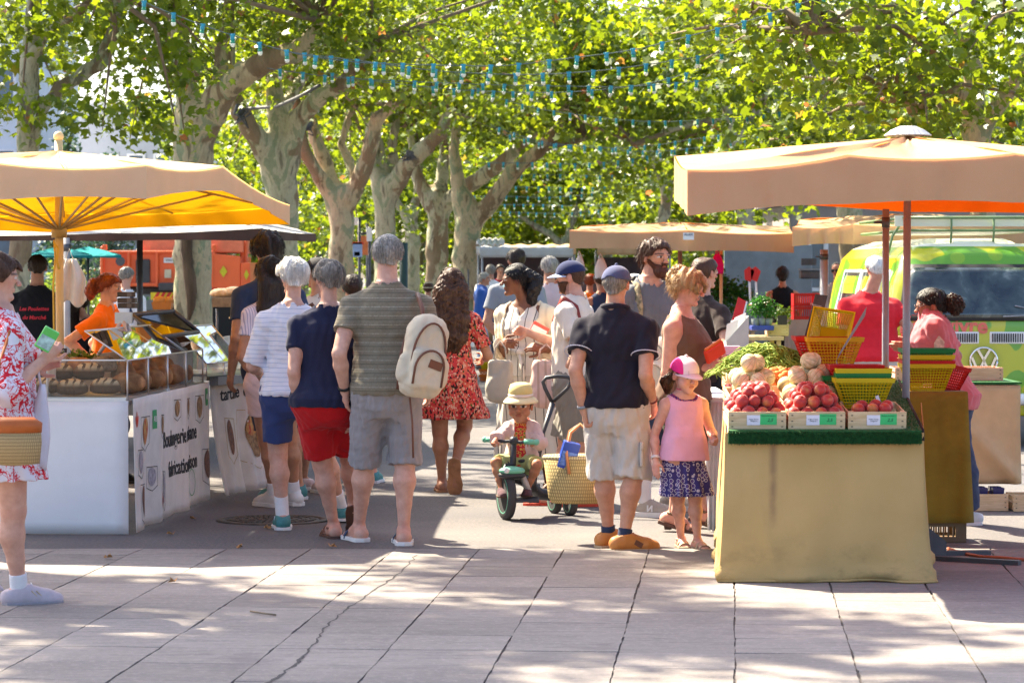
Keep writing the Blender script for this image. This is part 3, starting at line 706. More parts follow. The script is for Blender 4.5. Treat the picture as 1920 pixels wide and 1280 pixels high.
def festoon(label, pts, Y0, Y1, gap, sc=1.0, tilt=0):
    """pts: photo pixels along the sagging cable, depth runs from Y0 to Y1"""
    n = len(pts); P = []
    for i in range(n): P.append(W(*pts[i], Y0 + (Y1 - Y0) * i / (n - 1)))
    # smooth resample (Catmull-Rom)
    C = []
    for i in range(n - 1):
        a, b, c, d = P[max(i - 1, 0)], P[i], P[i + 1], P[min(i + 2, n - 1)]
        for k in range(10):
            t = k / 10; C.append(0.5 * ((2*b) + (c - a)*t + (2*a - 5*b + 4*c - d)*t*t + (3*b - a - 3*c + d)*t*t*t))
    C.append(P[-1]); t = thing('light_string', label, 'string lights', C[0], 0, 'festoon light strings over the lane')
    L = [c - C[0] for c in C]
    MB().tube(L, .006 * sc, 5).build('cable', cable_m, t)
    acc = 0; nxt = gap * .6; k = 0
    for a, b in zip(L, L[1:]):
        l = (b - a).length
        while nxt < acc + l:
            p = a.lerp(b, (nxt - acc) / l); r = Matrix.Rotation(random.uniform(-.12, .12), 4, 'Y') @ Matrix.Rotation(math.atan2(b.y - a.y, b.x - a.x), 4, 'Z')
            s = bpy.data.objects.new('lamp_holder', SKD); u = bpy.data.objects.new('bulb', BUD); sc_ = sc * 1.1
            for q in (s, u): COL.objects.link(q); q.parent = t; q.matrix_local = Matrix.Translation(p) @ r @ Matrix.Scale(sc_, 4)
            u.parent = s; u.matrix_local = Matrix()
            nxt += gap * random.uniform(.93, 1.07); k += 1
        acc += l
festoon('nearest festoon string, starting high in the slim dark tree and ending among the sunlit leaves', [(240, -10), (300, 17), (410, 58), (540, 97), (620, 111), (700, 119), (850, 123), (950, 123), (1080, 108), (1190, 93), (1300, 66), (1400, 40), (1500, 8), (1600, -30)], 32, 33, .33)
festoon('second festoon string, forking off the nearest one above the stout trunk', [(540, 98), (680, 115), (790, 130), (880, 137), (1000, 140), (1130, 132), (1290, 110), (1380, 92)], 34, 35, .33)
festoon('third festoon string, hanging just under the second one', [(500, 128), (600, 142), (700, 150), (860, 157), (950, 160), (1060, 162), (1160, 163), (1260, 157), (1350, 148), (1420, 138)], 41, 42, .32)
festoon('fourth festoon string, close below the third with small bulbs', [(600, 135), (700, 152), (830, 166), (900, 171), (1000, 174), (1080, 172), (1150, 166), (1220, 156), (1310, 132)], 44, 45, .32)
festoon('fifth festoon string, sagging clear of the others in the middle of the lane', [(880, 160), (940, 185), (1000, 202), (1080, 215), (1180, 226), (1260, 228), (1400, 220), (1500, 205)], 56, 56, .32)
festoon('sixth festoon string, slanting up to the sunlit leaves', [(920, 235), (1000, 262), (1060, 272), (1140, 278), (1230, 272), (1280, 264), (1400, 246), (1500, 222)], 60, 60, .32)
festoon('seventh festoon string, tangled with the sixth', [(940, 250), (1020, 270), (1110, 274), (1200, 284), (1300, 278), (1420, 258), (1480, 240)], 66, 66, .34)
for i, (yy, Y, dx) in enumerate([(300, 72, 0), (322, 80, 40), (345, 90, 10), (362, 98, -60), (378, 106, 0), (392, 114, -40), (404, 122, -80)]):
    festoon(['eighth festoon string, faint among the leaves left of the tan parasol', 'festoon string with tiny bulbs level with the top of the tan parasol', 'festoon string with tiny bulbs level with the valance of the tan parasol', 'far festoon string glinting over the distant stalls', 'farther festoon string crossing the dark far crowns', 'one of the last festoon strings, just over the tan awning', 'lowest and last festoon string above the brick house'][i],
            [(900 + dx, yy + 26 - 20), (1000 + dx, yy + 6), (1090 + dx, yy + 8), (1180 + dx, yy), (1265 + dx * .3, yy - 18)], Y, Y, .36, 1.25)
# ============================================================ STALLS
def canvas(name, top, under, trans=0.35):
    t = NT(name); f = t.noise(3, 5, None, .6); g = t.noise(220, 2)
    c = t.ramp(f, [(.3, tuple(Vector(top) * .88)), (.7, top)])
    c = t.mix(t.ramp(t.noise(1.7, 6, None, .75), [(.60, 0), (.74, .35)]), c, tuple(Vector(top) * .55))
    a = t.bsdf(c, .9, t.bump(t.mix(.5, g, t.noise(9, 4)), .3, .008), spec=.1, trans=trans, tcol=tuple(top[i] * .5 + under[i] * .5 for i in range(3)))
    t = NT(name + '_underside'); b = t.bsdf(under, .9, t.bump(t.noise(7, 3), .3, .01), spec=.1, trans=.5, tcol=under)
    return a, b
CREAM = canvas('cream_canvas', (.76, .63, .43), (.86, .57, .02), .4)  # yellow underside: glow of sunlight through the cream cloth, put in as colour
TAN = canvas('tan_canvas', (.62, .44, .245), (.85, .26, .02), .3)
BROWN = canvas('brown_canvas', (.46, .44, .40), (.10, .045, .02), .12)
BRV = mat('brown_valance', (.085, .045, .03), .9, .3, 4)
steel = mat('steel', (.24, .26, .29), .42, .1, 8, metal=.15, bump=.05); steel_d = mat('dark_steel', (.10, .10, .11), .5, .2, 8, metal=.5)
cream_pole = mat('cream_pole', (.62, .46, .22), .5, .08); wood_w = mat('pole_wood', (.45, .28, .12), .6, .2, 5, stretch=(1, 1, .1))
def parasol(label, rim, peak, mats, mast, mast_base, mast_mat, mast_r, hub_z=None, cap=None, group='market parasols', sag=.06, wob=.012, finial=0.0, strut_m=None, val=None):
    """rim: list of (top point, bottom point) in order round the edge"""
    b = Vector(mast_base); o = thing('market_parasol', label, 'parasol', b, 0, group)
    n = len(rim); T = [Vector(a) - b for a, _ in rim]; Bm = [Vector(c) - b for _, c in rim]; pk = Vector(peak) - b
    mb = MB(); lin = MB(); m = 12; q = 8
    for i in range(n):
        j = (i + 1) % n
        def fn(u, v, i=i, j=j):
            e = T[i].lerp(T[j], u); e.z -= sag * 4 * u * (1 - u) * 0.5
            p = e.lerp(pk, v); p.z -= sag * math.sin(math.pi * v) * (4 * u * (1 - u)); p.z += wob * .6 * math.sin(u * 17 + i) * math.sin(v * 9)
            return p
        mb.grid(fn, m + 1, q + 1); lin.grid(lambda u, v: fn(u, v) - Vector((0, 0, .007)), m + 1, q + 1)
    mb.build('canopy', mats[0], o); EN = [Vector(((T[(i + 1) % n] - T[i]).y, -(T[(i + 1) % n] - T[i]).x, 0)).normalized() for i in range(n)]; CN = [(EN[i - 1] + EN[i]).normalized() for i in range(n)]
    mb = MB()
    for i in range(n):
        j = (i + 1) % n
        def fv(u, v, e_, i=i, j=j):
            e = T[i].lerp(T[j], u); e.z -= sag * 2 * u * (1 - u); f = Bm[i].lerp(Bm[j], u); f.z += .5 * sag * math.sin(math.pi * u) * .6
            p = e.lerp(f, v); nn = CN[i].lerp(CN[j], u)
            return p + nn * (wob * v * math.sin(math.pi * u) * (math.sin(u * 23 + i * 2) + .6 * math.sin(u * 47 + i)) + e_)
        mb.grid(lambda u, v: fv(u, v, .012), 25, 5); lin.grid(lambda u, v: fv(u, v, .005), 25, 5)
    mb.build('valance', val or mats[0], o); lin.build('underside', mats[1], o)
    mb = MB(); mb.cyl((0, 0, 0), (pk.x, pk.y, pk.z + finial), mast_r, mast_r, 14)
    if finial: mb.sphere((pk.x, pk.y, pk.z + finial + mast_r), mast_r * 1.3, 10)
    mb.build('mast', mast_mat, o)
    if hub_z:
        h = Vector((pk.x * .8, pk.y * .8, hub_z)); MB().lathe([(mast_r, -.05), (mast_r + .025, -.05), (mast_r + .025, .05), (mast_r, .05)], h, 14).build('runner_hub', strut_m or mast_mat, o)
        pts = T + [T[i].lerp(T[(i + 1) % n], .5) for i in range(n)]
        for p in pts:
            MB().cyl(h, p.lerp(pk, .35) - Vector((0, 0, .05)), .009, .009, 6).build('strut', strut_m or mast_mat, o)
            MB().cyl(pk - Vector((0, 0, .06)), p.lerp(pk, .03) - Vector((0, 0, .045)), .010, .010, 6).build('rib', strut_m or mast_mat, o)
    if cap:
        prof = lambda k: cap * (1 + .05 * (k % 2))
        vs = [Vector((pk.x, pk.y, pk.z + .055))]; N = 48
        for r, z in ((.35, .042), (.7, .022), (1.0, -.008)):
            for k in range(N): a = 6.2832 * k / N; rr = r * prof(k); vs.append(Vector((pk.x + rr * math.cos(a), pk.y + rr * math.sin(a), pk.z + z + .012)))
        fs = [(0, 1 + k, 1 + (k + 1) % N) for k in range(N)] + [(1 + l*N + k, 1 + (l+1)*N + k, 1 + (l+1)*N + (k+1) % N, 1 + l*N + (k+1) % N) for l in (0, 1) for k in range(N)]
        MB().add(vs, fs).build('ribbed_cap', mat('grey_plastic', (.36, .37, .40), .5), o, solid=.006)
    return o
def rimpt(px, pt, pb, Y): return (W(px, pt, Y), W(px, pb, Y))
lp = parasol('big cream parasol with sun glow coloured into its yellow lining over the bread stall', [rimpt(-330, 300, 380, 16.9), rimpt(-20, 303, 376, 16.7), rimpt(272, 309, 373, 16.9), rimpt(415, 311, 358, 18.6), rimpt(541, 384, 421, 21.6), rimpt(120, 398, 436, 21.9), rimpt(-330, 398, 436, 21.9)],
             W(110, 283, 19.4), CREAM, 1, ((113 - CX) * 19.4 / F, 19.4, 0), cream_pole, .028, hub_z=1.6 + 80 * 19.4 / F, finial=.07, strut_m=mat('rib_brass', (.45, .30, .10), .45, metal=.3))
# clip-on lamp and maker's plate under the canopy
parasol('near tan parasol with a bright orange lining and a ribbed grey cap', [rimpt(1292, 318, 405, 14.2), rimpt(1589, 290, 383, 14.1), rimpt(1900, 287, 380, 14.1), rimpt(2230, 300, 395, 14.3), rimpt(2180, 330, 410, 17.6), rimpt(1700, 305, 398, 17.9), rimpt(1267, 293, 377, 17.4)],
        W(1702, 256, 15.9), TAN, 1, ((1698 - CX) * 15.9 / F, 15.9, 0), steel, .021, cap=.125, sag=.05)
parasol('long tan awning over the vegetable stall, with a white sticker on its front', [rimpt(1069, 431, 466, 35), rimpt(1290, 431, 471, 34.6), rimpt(1487, 437, 474, 35), rimpt(1480, 425, 462, 40), rimpt(1275, 422, 455, 40), rimpt(1090, 424, 455, 40)],
        W(1275, 417, 37.5), TAN, 1, ((1275 - CX) * 37.5 / F, 37.5, 0), steel, .03, sag=.05, wob=.02)
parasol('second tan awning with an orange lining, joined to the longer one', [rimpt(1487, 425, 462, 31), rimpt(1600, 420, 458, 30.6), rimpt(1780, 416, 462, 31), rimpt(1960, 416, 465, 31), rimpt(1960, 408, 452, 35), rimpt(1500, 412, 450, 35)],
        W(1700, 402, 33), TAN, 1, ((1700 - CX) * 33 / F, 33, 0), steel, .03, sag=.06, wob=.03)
parasol('dark brown parasol with a pale weathered end, behind the yellow one', [rimpt(-150, 440, 455, 24), rimpt(200, 437, 452, 23.4), rimpt(490, 428, 452, 23.6), rimpt(590, 438, 454, 25.5), rimpt(560, 430, 448, 29), rimpt(-150, 400, 440, 29)],
        W(262, 372, 26), BROWN, 1, ((262 - CX) * 26 / F, 26, 0), steel_d, .028, sag=.03, val=BRV)
def sticker(parent, c, w, h, col, n=(0, -1, 0), name='sticker'):
    return MB().box(c, (w, .003, h)).build(name, mat('sticker_' + '%d%d%d' % tuple(int(x * 99) for x in col), col, .5, .05), parent)
aw = [o for o in bpy.data.objects if o.name.startswith('market_parasol.002')][0]
p = W(1291, 443, 34.48) - aw.location; sticker(aw, p, .13, .085, (.75, .78, .80)); text_mesh('lettering', 'ALLIER', .035, mat('ink', (.03, .03, .05), .6), aw, p + Vector((0, -.006, .02)), upright())
# secondary poles
def pole(label, px, y0, y1, Y, r, m=steel, name='tent_pole', knob=True):
    a = W(px, y0, Y); b = W(px, y1, Y); o = thing(name, label, 'pole', (a.x, Y, 0))
    MB().cyl((0, 0, 0), (0, 0, a.z), r, r, 12).build('tube', m, o)
    MB().lathe([(r, 0), (r + .06, 0), (r + .06, .012), (r, .02)], n=14).build('foot', steel_d, o)
    if knob: MB().lathe([(r + .004, -.03), (r + .004, .03)], (0, 0, a.z - .08), 12).cyl((-r, 0, a.z - .08), (-r - .05, 0, a.z - .08), .008, .008, 8).build('clamp', steel_d, o)
pole('grey steel pole standing just behind the parasol mast by the produce stall', 1661, 392, 900, 17.3, .021)
pole('thin leaning-looking steel pole beside the black clothed man', 125, 446, 700, 23.5, .028, mat('grey_pole', (.36, .35, .35), .5))
pole('slim pale pole at the vegetable stall with the pink bag', 1352, 470, 800, 36, .02, cream_pole)
pole('stout grey pole under the joined corners of the two tan awnings', 1545, 468, 800, 32, .045, mat('zinc', (.42, .42, .44), .5, metal=.4))
# ---- glass
def glass_mat(name, tint, base=.06, k=1.0, rough=.02):
    t = NT(name); g = t.n('BsdfGlossy', i_Roughness=rough); tr = t.n('BsdfTransparent', i_0=(*tint, 1)); fr = t.n('Fresnel', i_IOR=1.5)
    x = t.n('MixShader'); t.set(x.inputs[0], t.math('MINIMUM', t.math('MULTIPLY_ADD', fr.outputs[0], k, base), .95)); t.t.links.new(tr.outputs[0], x.inputs[1]); t.t.links.new(g.outputs[0], x.inputs[2]); t.t.links.new(x.outputs[0], t.out.inputs[0])
    return t.m
GLASS = glass_mat('clear_glass', (.97, .98, .97), .02, .16); MIRR = glass_mat('sneeze_guard_glass', (.85, .9, .88), .35, 1.6)
alu = mat('aluminium', (.62, .62, .62), .35, .06, 6, metal=.85, bump=0); white_lam = mat('white_panel', (.72, .71, .71), .55, .08, 2, bump=.06, bs=6, bd=.02, dirt=.12)
# ---- bread counter
A0, A1 = Vector((-2.346, 17.38, 0)), Vector((-2.165, 20.15, 0)); TZ = .82
def counter1():
    o = thing('market_counter', 'white fronted bread counter with a glazed display end', 'counter', (A0.x - .5, A0.y, 0)); L = lambda p: Vector(p) - o.location
    back = Vector((-1.05, 0.06, 0)); q = [A0, A1, A1 + back, A0 + back]
    def slab(z0, z1, g=0):
        return [L((p.x, p.y, z)) for z in (z0, z1) for p in q]
    box_f = [(0, 1, 2, 3)[::-1], (4, 5, 6, 7), (0, 1, 5, 4), (1, 2, 6, 5), (2, 3, 7, 6), (3, 0, 4, 7)]
    MB().add(slab(TZ - .03, TZ), box_f).build('counter_top', alu, o)
    def fr(u, v): p = A0.lerp(A0 + back, u); return L((p.x, p.y - .012 - .012 * math.sin(v * 3) * math.sin(u * 4), TZ - .005 - v * (TZ - .01)))
    MB().grid(fr, 12, 12).build('front_panel', white_lam, o, solid=.008)
    mb = MB()
    for p in q: mb.box(L((p.x + (.04 if p.x < -2.9 else -.05), p.y + .04, TZ / 2 - .02)), (.04, .04, TZ - .04))
    for leg in range(4): pass
    mb.build('support_frame', steel, o)
    return o
counter1()
# printed cloth along the lane
cl_m = None
def printed_cloth(label, P0, P1, z0, folds, seed, flare=.05, cat='stall skirt'):
    o = thing('stall_skirt', label, cat, P0); d = P1 - P0; n = Vector((d.y, -d.x, 0)).normalized(); rg = random.Random(seed); ph = [rg.random() * 6 for _ in range(4)]
    def S(u, v, off=0.0):
        f = folds * (math.sin(u * 21 + ph[0]) + .7 * math.sin(u * 37 + ph[1] + v) + .4 * math.sin(u * 9 + ph[2])) * (.25 + .9 * v) + flare * v * v
        p = d * u + n * (f + .02 + off); p.z = z0 * (1 - v) + .012; return p
    MB().grid(S, 90, 16).build('fabric', cloth('skirt_cloth', (.66, .62, .58), bump=.2, bs=60), o, solid=.003)
    Ln = d.length
    def bend(c): return S(c.x / Ln, 1 - c.y / z0, .004 + c.z)          # flat print coordinates (metres) -> on the cloth
    return o, bend
ink = mat('print_black', (.03, .03, .035), .7, .1, bump=0); ink_g = mat('print_green', (.05, .33, .12), .7, .1, bump=0); ink_r = mat('print_red', (.55, .05, .02), .7, .1, bump=0)
def blob_mat(name, a, b, sc=30):
    t = NT(name); return t.bsdf(t.ramp(t.noise(sc, 4), [(.35, a), (.65, b)]), .8)
pr_bread = blob_mat('print_bread', (.16, .08, .04), (.38, .24, .12)); pr_tart = blob_mat('print_tart', (.40, .05, .03), (.50, .33, .10), 22); pr_stone = blob_mat('print_grey', (.25, .23, .27), (.42, .40, .45)); pr_dark = blob_mat('print_dark', (.10, .05, .04), (.25, .12, .08)); pr_gold = mat('print_gold', (.45, .33, .15), .7)
def print_poly(o, bend, pts, m, name='printed_motif', lift=0.0):
    c = Vector((sum(p[0] for p in pts) / len(pts), sum(p[1] for p in pts) / len(pts), lift)); N = len(pts)
    rings = [[c.lerp(Vector((x, y, lift)), k / 4) for x, y in pts] for k in range(1, 5)]
    vs = [bend(c)] + [bend(p) for r in rings for p in r]
    fs = [(0, 1 + k, 1 + (k + 1) % N) for k in range(N)] + [(1 + l*N + k, 1 + (l+1)*N + k, 1 + (l+1)*N + (k+1) % N, 1 + l*N + (k+1) % N) for l in range(3) for k in range(N)]
    return MB().add(vs, fs, None, True).build(name, m, o)
def ellp(cx, cy, a, b, tilt=0, n=18, egg=0): return [(cx + a * math.cos(t) * (1 + egg * math.sin(t)) * math.cos(tilt) - b * math.sin(t) * math.sin(tilt), cy + a * math.cos(t) * math.sin(tilt) + b * math.sin(t) * math.cos(tilt)) for t in [6.2832 * k / n for k in range(n)]]
def print_line(o, bend, pts, w=.003, m=None):
    mb = MB()
    for a, b in zip(pts, pts[1:]):
        a, b = Vector(a), Vector(b); t = (b - a).normalized(); s = Vector((-t.y, t.x)) * w; K = 5
        for k in range(K):
            p, q = a.lerp(b, k / K), a.lerp(b, (k + 1) / K)
            mb.add([bend(Vector((*(p - s), 0))), bend(Vector((*(p + s), 0))), bend(Vector((*(q + s), 0))), bend(Vector((*(q - s), 0)))], [(0, 1, 2, 3)])
    mb.build('printed_outline', m or ink, o)
def motif(o, bend, cx, cy, w, h, m, rim=1, line=None, seed=0):
    rg = random.Random(seed); print_poly(o, bend, ellp(cx, cy, w, h, rg.uniform(-.15, .15), egg=.15), m, lift=.0015)
    if rim:
        g = [(cx - w * 1.5, cy + h * 1.1), (cx + w * .2, cy + h * 1.55), (cx + w * 1.5, cy + h * 1.0), (cx + w * 1.4, cy - h * 1.0), (cx + w * .1, cy - h * 1.5), (cx - w * 1.5, cy - h * 1.05)]
        print_line(o, bend, g[:1] + g[2:4] + g[4:] + g[:1], .0025, line)
sk, bd = printed_cloth('cream cloth printed with loaves and the bakery lettering, along the bread counter', A0 + Vector((.004, 0, 0)), A1, TZ, .015, 3, .012)
text_mesh('lettering', 'Boulangerie artisane', .145, ink, sk, bend=lambda c: bd(Vector((1.62 + c.x, .50 + c.y, c.z))), depth=.001, off=.003)
text_mesh('lettering', 'fabrication maison', .14, ink, sk, bend=lambda c: bd(Vector((1.70 + c.x, .30 + c.y, c.z))), depth=.001, off=.003)
for i, (x, y, ww, h, m) in enumerate([(.42, .60, .11, .085, pr_tart), (.22, .42, .06, .07, pr_stone), (.30, .17, .08, .10, pr_dark), (.62, .30, .07, .06, pr_stone), (.98, .61, .05, .06, pr_bread), (1.50, .69, .07, .055, pr_bread), (1.92, .68, .06, .055, pr_bread), (2.35, .66, .11, .075, pr_bread), (2.58, .25, .10, .10, pr_dark), (1.02, .20, .04, .10, pr_stone)]): motif(sk, bd, x, y, ww, h, m, seed=i)
for x, y in ((.70, .66), (2.62, .72)):
    print_poly(sk, bd, [(x - .05, y - .06), (x + .05, y - .06), (x + .05, y + .06), (x - .05, y + .06)], ink_g, 'green_emblem')
    text_mesh('lettering', 'AB', .055, mat('print_white', (.75, .75, .72), .7), sk, bend=lambda c, x=x, y=y: bd(Vector((x + c.x, y + c.y, c.z + .003))), depth=.0005)
for x, y in ((.12, .68), (.93, .12)):
    for k in (-1, 0, 1): print_poly(sk, bd, ellp(x + .028 * k, y + (.02 if k == 0 else -.005), .016, .04, -.5 * k, 10), ink_r, 'red_emblem')
print_line(sk, bd, ellp(2.05, .16, .09, .09, 0, 24) + ellp(2.05, .16, .09, .09, 0, 24)[:1], .003, ink_g)
# second counter
B0, B1 = G(388, 931), G(502, 911)
def counter2():
    o = thing('market_counter', 'second bread counter with a steel rail, set at an angle', 'counter', B0); d = B1 - B0; back = Vector((-.62, .25, 0))
    q = [Vector(), d, d + back, back]
    MB().add([p + Vector((0, 0, z)) for z in (.83, .87) for p in q], [(3, 2, 1, 0), (4, 5, 6, 7), (0, 1, 5, 4), (1, 2, 6, 5), (2, 3, 7, 6), (3, 0, 4, 7)]).build('counter_top', alu, o)
    n = Vector((d.y, -d.x, 0)).normalized()
    MB().add([p + Vector((0, 0, z)) for z in (.80, .86) for p in (n * .03 - d * .02, n * .03 + d * .62, n * .10 + d * .62, n * .10 - d * .02)], [(3, 2, 1, 0), (4, 5, 6, 7), (0, 1, 5, 4), (1, 2, 6, 5), (2, 3, 7, 6), (3, 0, 4, 7)]).build('steel_rail', steel, o)
    mb = MB(); [mb.box(p * .96 + Vector((-.03, .03, .41)), (.04, .04, .82)) for p in q]; mb.build('support_frame', steel, o)
counter2()
sk2, bd2 = printed_cloth('stiff pale cloth printed with a big tart, hanging from the angled counter', B0, B1, .80, .022, 8, .09)
text_mesh('lettering', "tartine d'inst", .13, ink, sk2, bend=lambda c: bd2(Vector((.52 + c.x, .72 + c.y + c.x * .04, c.z))), depth=.001, off=.002)
motif(sk2, bd2, .30, .40, .05, .13, pr_dark, 1, pr_gold); motif(sk2, bd2, .72, .40, .15, .17, pr_bread, 1, pr_gold); print_poly(sk2, bd2, ellp(.70, .47, .13, .07, .3), pr_tart, lift=.004); print_poly(sk2, bd2, ellp(.80, .34, .05, .10, .2), pr_tart, lift=.004)
B2 = B1 + (B1 - B0).normalized() * .25 + Vector((-.05, 1.6, 0))
sk3, bd3 = printed_cloth('white cloth with small loaf prints at the far end of the bread stall', B1 + Vector((-.02, .02, 0)), B2, .84, .015, 9, .02)
for i, (x, y) in enumerate(((.25, .65), (.3, .35), (.8, .6), (.85, .25))): motif(sk3, bd3, x, y, .09, .08, pr_stone, seed=i)
# ---- display cases
def case(label, P0, P1, z0, zg, inset, ztop, npan, depth=.5, end=True):
    """upright glass along P0-P1 up to zg, then panels leaning back by inset up to ztop"""
    o = thing('display_case', label, 'display case', (P0.x, P0.y, z0)); d = P1 - P0; n = Vector((d.y, -d.x, 0)).normalized(); k = d.length; dh = d.normalized(); Z = lambda z: Vector((0, 0, z - z0))
    for i in range(npan):
        a, b = d * (i / npan) + dh * .006, d * ((i + 1) / npan) - dh * .006
        t = .006
        def sheet(q, name, m): return MB().add([x for x in q] + [x - n * t for x in q], [(0, 1, 2, 3), (7, 6, 5, 4), (0, 4, 5, 1), (1, 5, 6, 2), (2, 6, 7, 3), (3, 7, 4, 0)]).build(name, m, o)
        sheet([a + Z(z0 + .02), b + Z(z0 + .02), b + Z(zg), a + Z(zg)], 'front_pane', GLASS)
        sheet([a + Z(zg + .006), b + Z(zg + .006), b - n * inset + Z(ztop), a - n * inset + Z(ztop)], 'slanted_pane', MIRR)
    mb = MB()
    for i in range(npan + 1):
        p = d * (i / npan); mb.cyl(p + Z(z0), p + Z(zg), .006, .006, 6).cyl(p + Z(zg), p - n * inset + Z(ztop), .006, .006, 6)
    mb.cyl(Z(zg), d + Z(zg), .006, .006, 6).cyl(-n * inset + Z(ztop), d - n * inset + Z(ztop), .007, .007, 6)
    mb.box(d * .5 + Z(z0 + .012) - n * .0, (.03, .03, .024)).build('glazing_bars', alu, o)
    q = [d * 0 - n * .0, d, d - n * depth, -n * depth]
    MB().add([p + Z(z) for z in (z0 + .001, z0 + .02) for p in q], [(3, 2, 1, 0), (4, 5, 6, 7), (0, 1, 5, 4), (1, 2, 6, 5), (2, 3, 7, 6), (3, 0, 4, 7)]).build('base_tray', alu, o)
    MB().add([p + Z(z) for z in (z0 + .02, z0 + .03) for p in (q[3], q[2])] + [p + Z(zg) for p in (q[3], q[2])], [(0, 1, 5, 4)]).build('back_panel', mat('case_brightener', (.72, .66, .60), .6), o, solid=.006)  # added pale board, brightens the inside of the case
    return o
dA = (A1 - A0).normalized(); nA = Vector((dA.y, -dA.x, 0))
case('glass bread case with two leaning panes that mirror the leaves', A0 + Vector((-.01, .03, 0)), A0 + dA * 2.62, TZ, 1.065, .26, 1.245, 4)
# end pane facing the camera
o = thing('glass_screen', 'upright glass screen in front of the floury loaves', 'glass screen', (A0.x - .5, A0.y + .03, TZ)); MB().box((-.05, 0, .125), (1.05, .006, .24)).build('pane', GLASS, o); MB().box((-.05, 0, .248), (1.06, .012, .008)).box((-.05, 0, .006), (1.06, .02, .012)).build('edge_rail', alu, o)
case('curved-looking glass case with tall leaning panes on the second counter', A0 + dA * 2.66 + nA * .02, B0 + (B1 - B0) * .55 + Vector((0, 0, 0)), .87, .96, .22, 1.22, 2, .4)
case('farthest bread case with a small bright leaning pane', B0 + (B1 - B0) * .72, B2 - Vector((.05, .5, 0)), .87, 1.10, .16, 1.27, 2, .4)
# tinted chiller lid and A-bracket, boxes, tray
o = thing('chiller_case', 'dark framed chiller with a sloping tinted lid behind the bread case', 'display case', W(300, 640, 19.6))
q0, q1, q2, q3 = [W(*p) - o.location for p in ((247, 590, 19.4), (325, 583, 19.9), (372, 622, 20.0), (300, 632, 19.3))]
MB().add([q0, q1, q2, q3] + [x - Vector((0, 0, .012)) for x in (q0, q1, q2, q3)], [(0, 3, 2, 1), (4, 5, 6, 7), (0, 1, 5, 4), (1, 2, 6, 5), (2, 3, 7, 6), (3, 0, 4, 7)]).build('tinted_lid', glass_mat('tinted_glass', (.25, .24, .2), .12), o)
mb = MB(); [mb.cyl(a, b, .016, .016, 6) for a, b in ((q0, q1), (q1, q2), (q2, q3), (q3, q0))]; mb.build('lid_frame', steel_d, o)
MB().box(((q0 + q2) / 2 + Vector((-.1, .1, -.38))), (.5, .5, .5)).build('cabinet', mat('chiller_body', (.5, .5, .5), .5), o)
o = thing('trestle_bracket', 'grey steel A-shaped bracket carrying the black boxes', 'bracket', W(240, 700, 18.6)); h = W(232, 596, 18.6) - o.location
MB().box(h, (.11, .05, .075)).build('head_plate', mat('zinc_plate', (.50, .50, .48), .4, metal=.5), o)
for e in ((182, 668, 18.5), (262, 660, 18.7), (245, 690, 18.4)): MB().cyl(h, W(*e) - o.location, .013, .013, 8).build('leg', mat('pale_bar', (.62, .52, .48), .5), o)
for k, yy in enumerate((573, 563, 552)):
    a = W(240 - k * 1.5, yy, 18.6); o = thing('card_box', ['bottom dark brown box of the three stacked above the bracket', 'middle dark brown box of the three stacked above the bracket', 'topmost dark brown box of the three stacked above the bracket'][k], 'box', a, .1 * (k - 1), 'dark boxes stacked on the bracket')
    MB().box((0, 0, 0), (.115, .10, .033)).build('carton', mat('dark_card', (.055, .035, .02), .5, .3), o, bevel=.003); MB().box((.02, -.0505, 0), (.03, .002, .026)).build('side_label', mat('dk_label', (.12, .10, .08), .5), o)
o = thing('bread_tray', 'orange tray of buns on top of the dark chiller', 'tray', W(305, 580, 19.9)); MB().lathe([(.085, 0), (.10, .05), (.092, .05), (.078, .008), (0, .008)], n=4, rot=Matrix.Rotation(.785, 3, 'Z'), smooth=False).build('tray', mat('orange_tray', (.55, .22, .05), .5), o); MB().sphere((-.02, 0, .06), (.05, .05, .035), 10).sphere((.04, .01, .06), (.04, .05, .03), 10).build('bun', mat('bun', (.62, .30, .07), .7, .3, 20), o)
# ---- loaves
def loaf_mat():
    t = NT('floury_crust'); s = t.sep()
    sl = t.math('ABSOLUTE', t.math('SINE', t.math('ADD', t.math('MULTIPLY', s[0], 62), t.math('MULTIPLY', t.noise(9, 3), 5))))
    f = t.math('MULTIPLY', t.ramp(sl, [(.42, 1.0), (.55, 0.0)]), t.ramp(t.math('ABSOLUTE', s[1]), [(.055, 1.0), (.085, 0.0)]))
    up = t.ramp(s[2], [(.02, 0.0), (.05, 1.0)])
    c = t.mix(up, (.09, .05, .03), t.ramp(t.noise(14, 4), [(.3, (.50, .33, .17)), (.7, (.74, .58, .36))]))
    c = t.mix(t.math('MULTIPLY', f, up), c, (.085, .045, .025))
    return t.bsdf(c, .85, t.bump(t.mix(.5, sl, t.noise(60, 3)), .6, .012), spec=.2)
LOAF = loaf_mat(); CRUST = blob_mat('brown_crust', (.30, .12, .05), (.55, .28, .12), 18); RYE = blob_mat('rye_crust', (.22, .15, .10), (.36, .27, .19), 40)
def loaf(px, py, Y, a, b, h, m, label, rz=0, group=None, tilt=0, n=20):
    p = W(px, py, Y); mb = MB()
    def fn(u, v):
        th = 6.2832 * u; ph = v * math.pi; s = math.sin(ph) ** .7; z = math.cos(ph)
        z = z if z > 0 else z * .45
        w = 1 + .05 * math.sin(th * 3 + px) + .03 * math.sin(th * 5 + ph * 4 + py)
        return Vector((a * s * math.cos(th) * w, b * s * math.sin(th) * w, h * z))
    mb.grid(fn, n, 12, None, True, True)
    o = mb.build('bread_loaf', m); o.location = p; o.rotation_euler = (tilt, 0, rz); tag(o, label, 'bread', group)
FL = 'floury dark loaves at the front of the bread case'
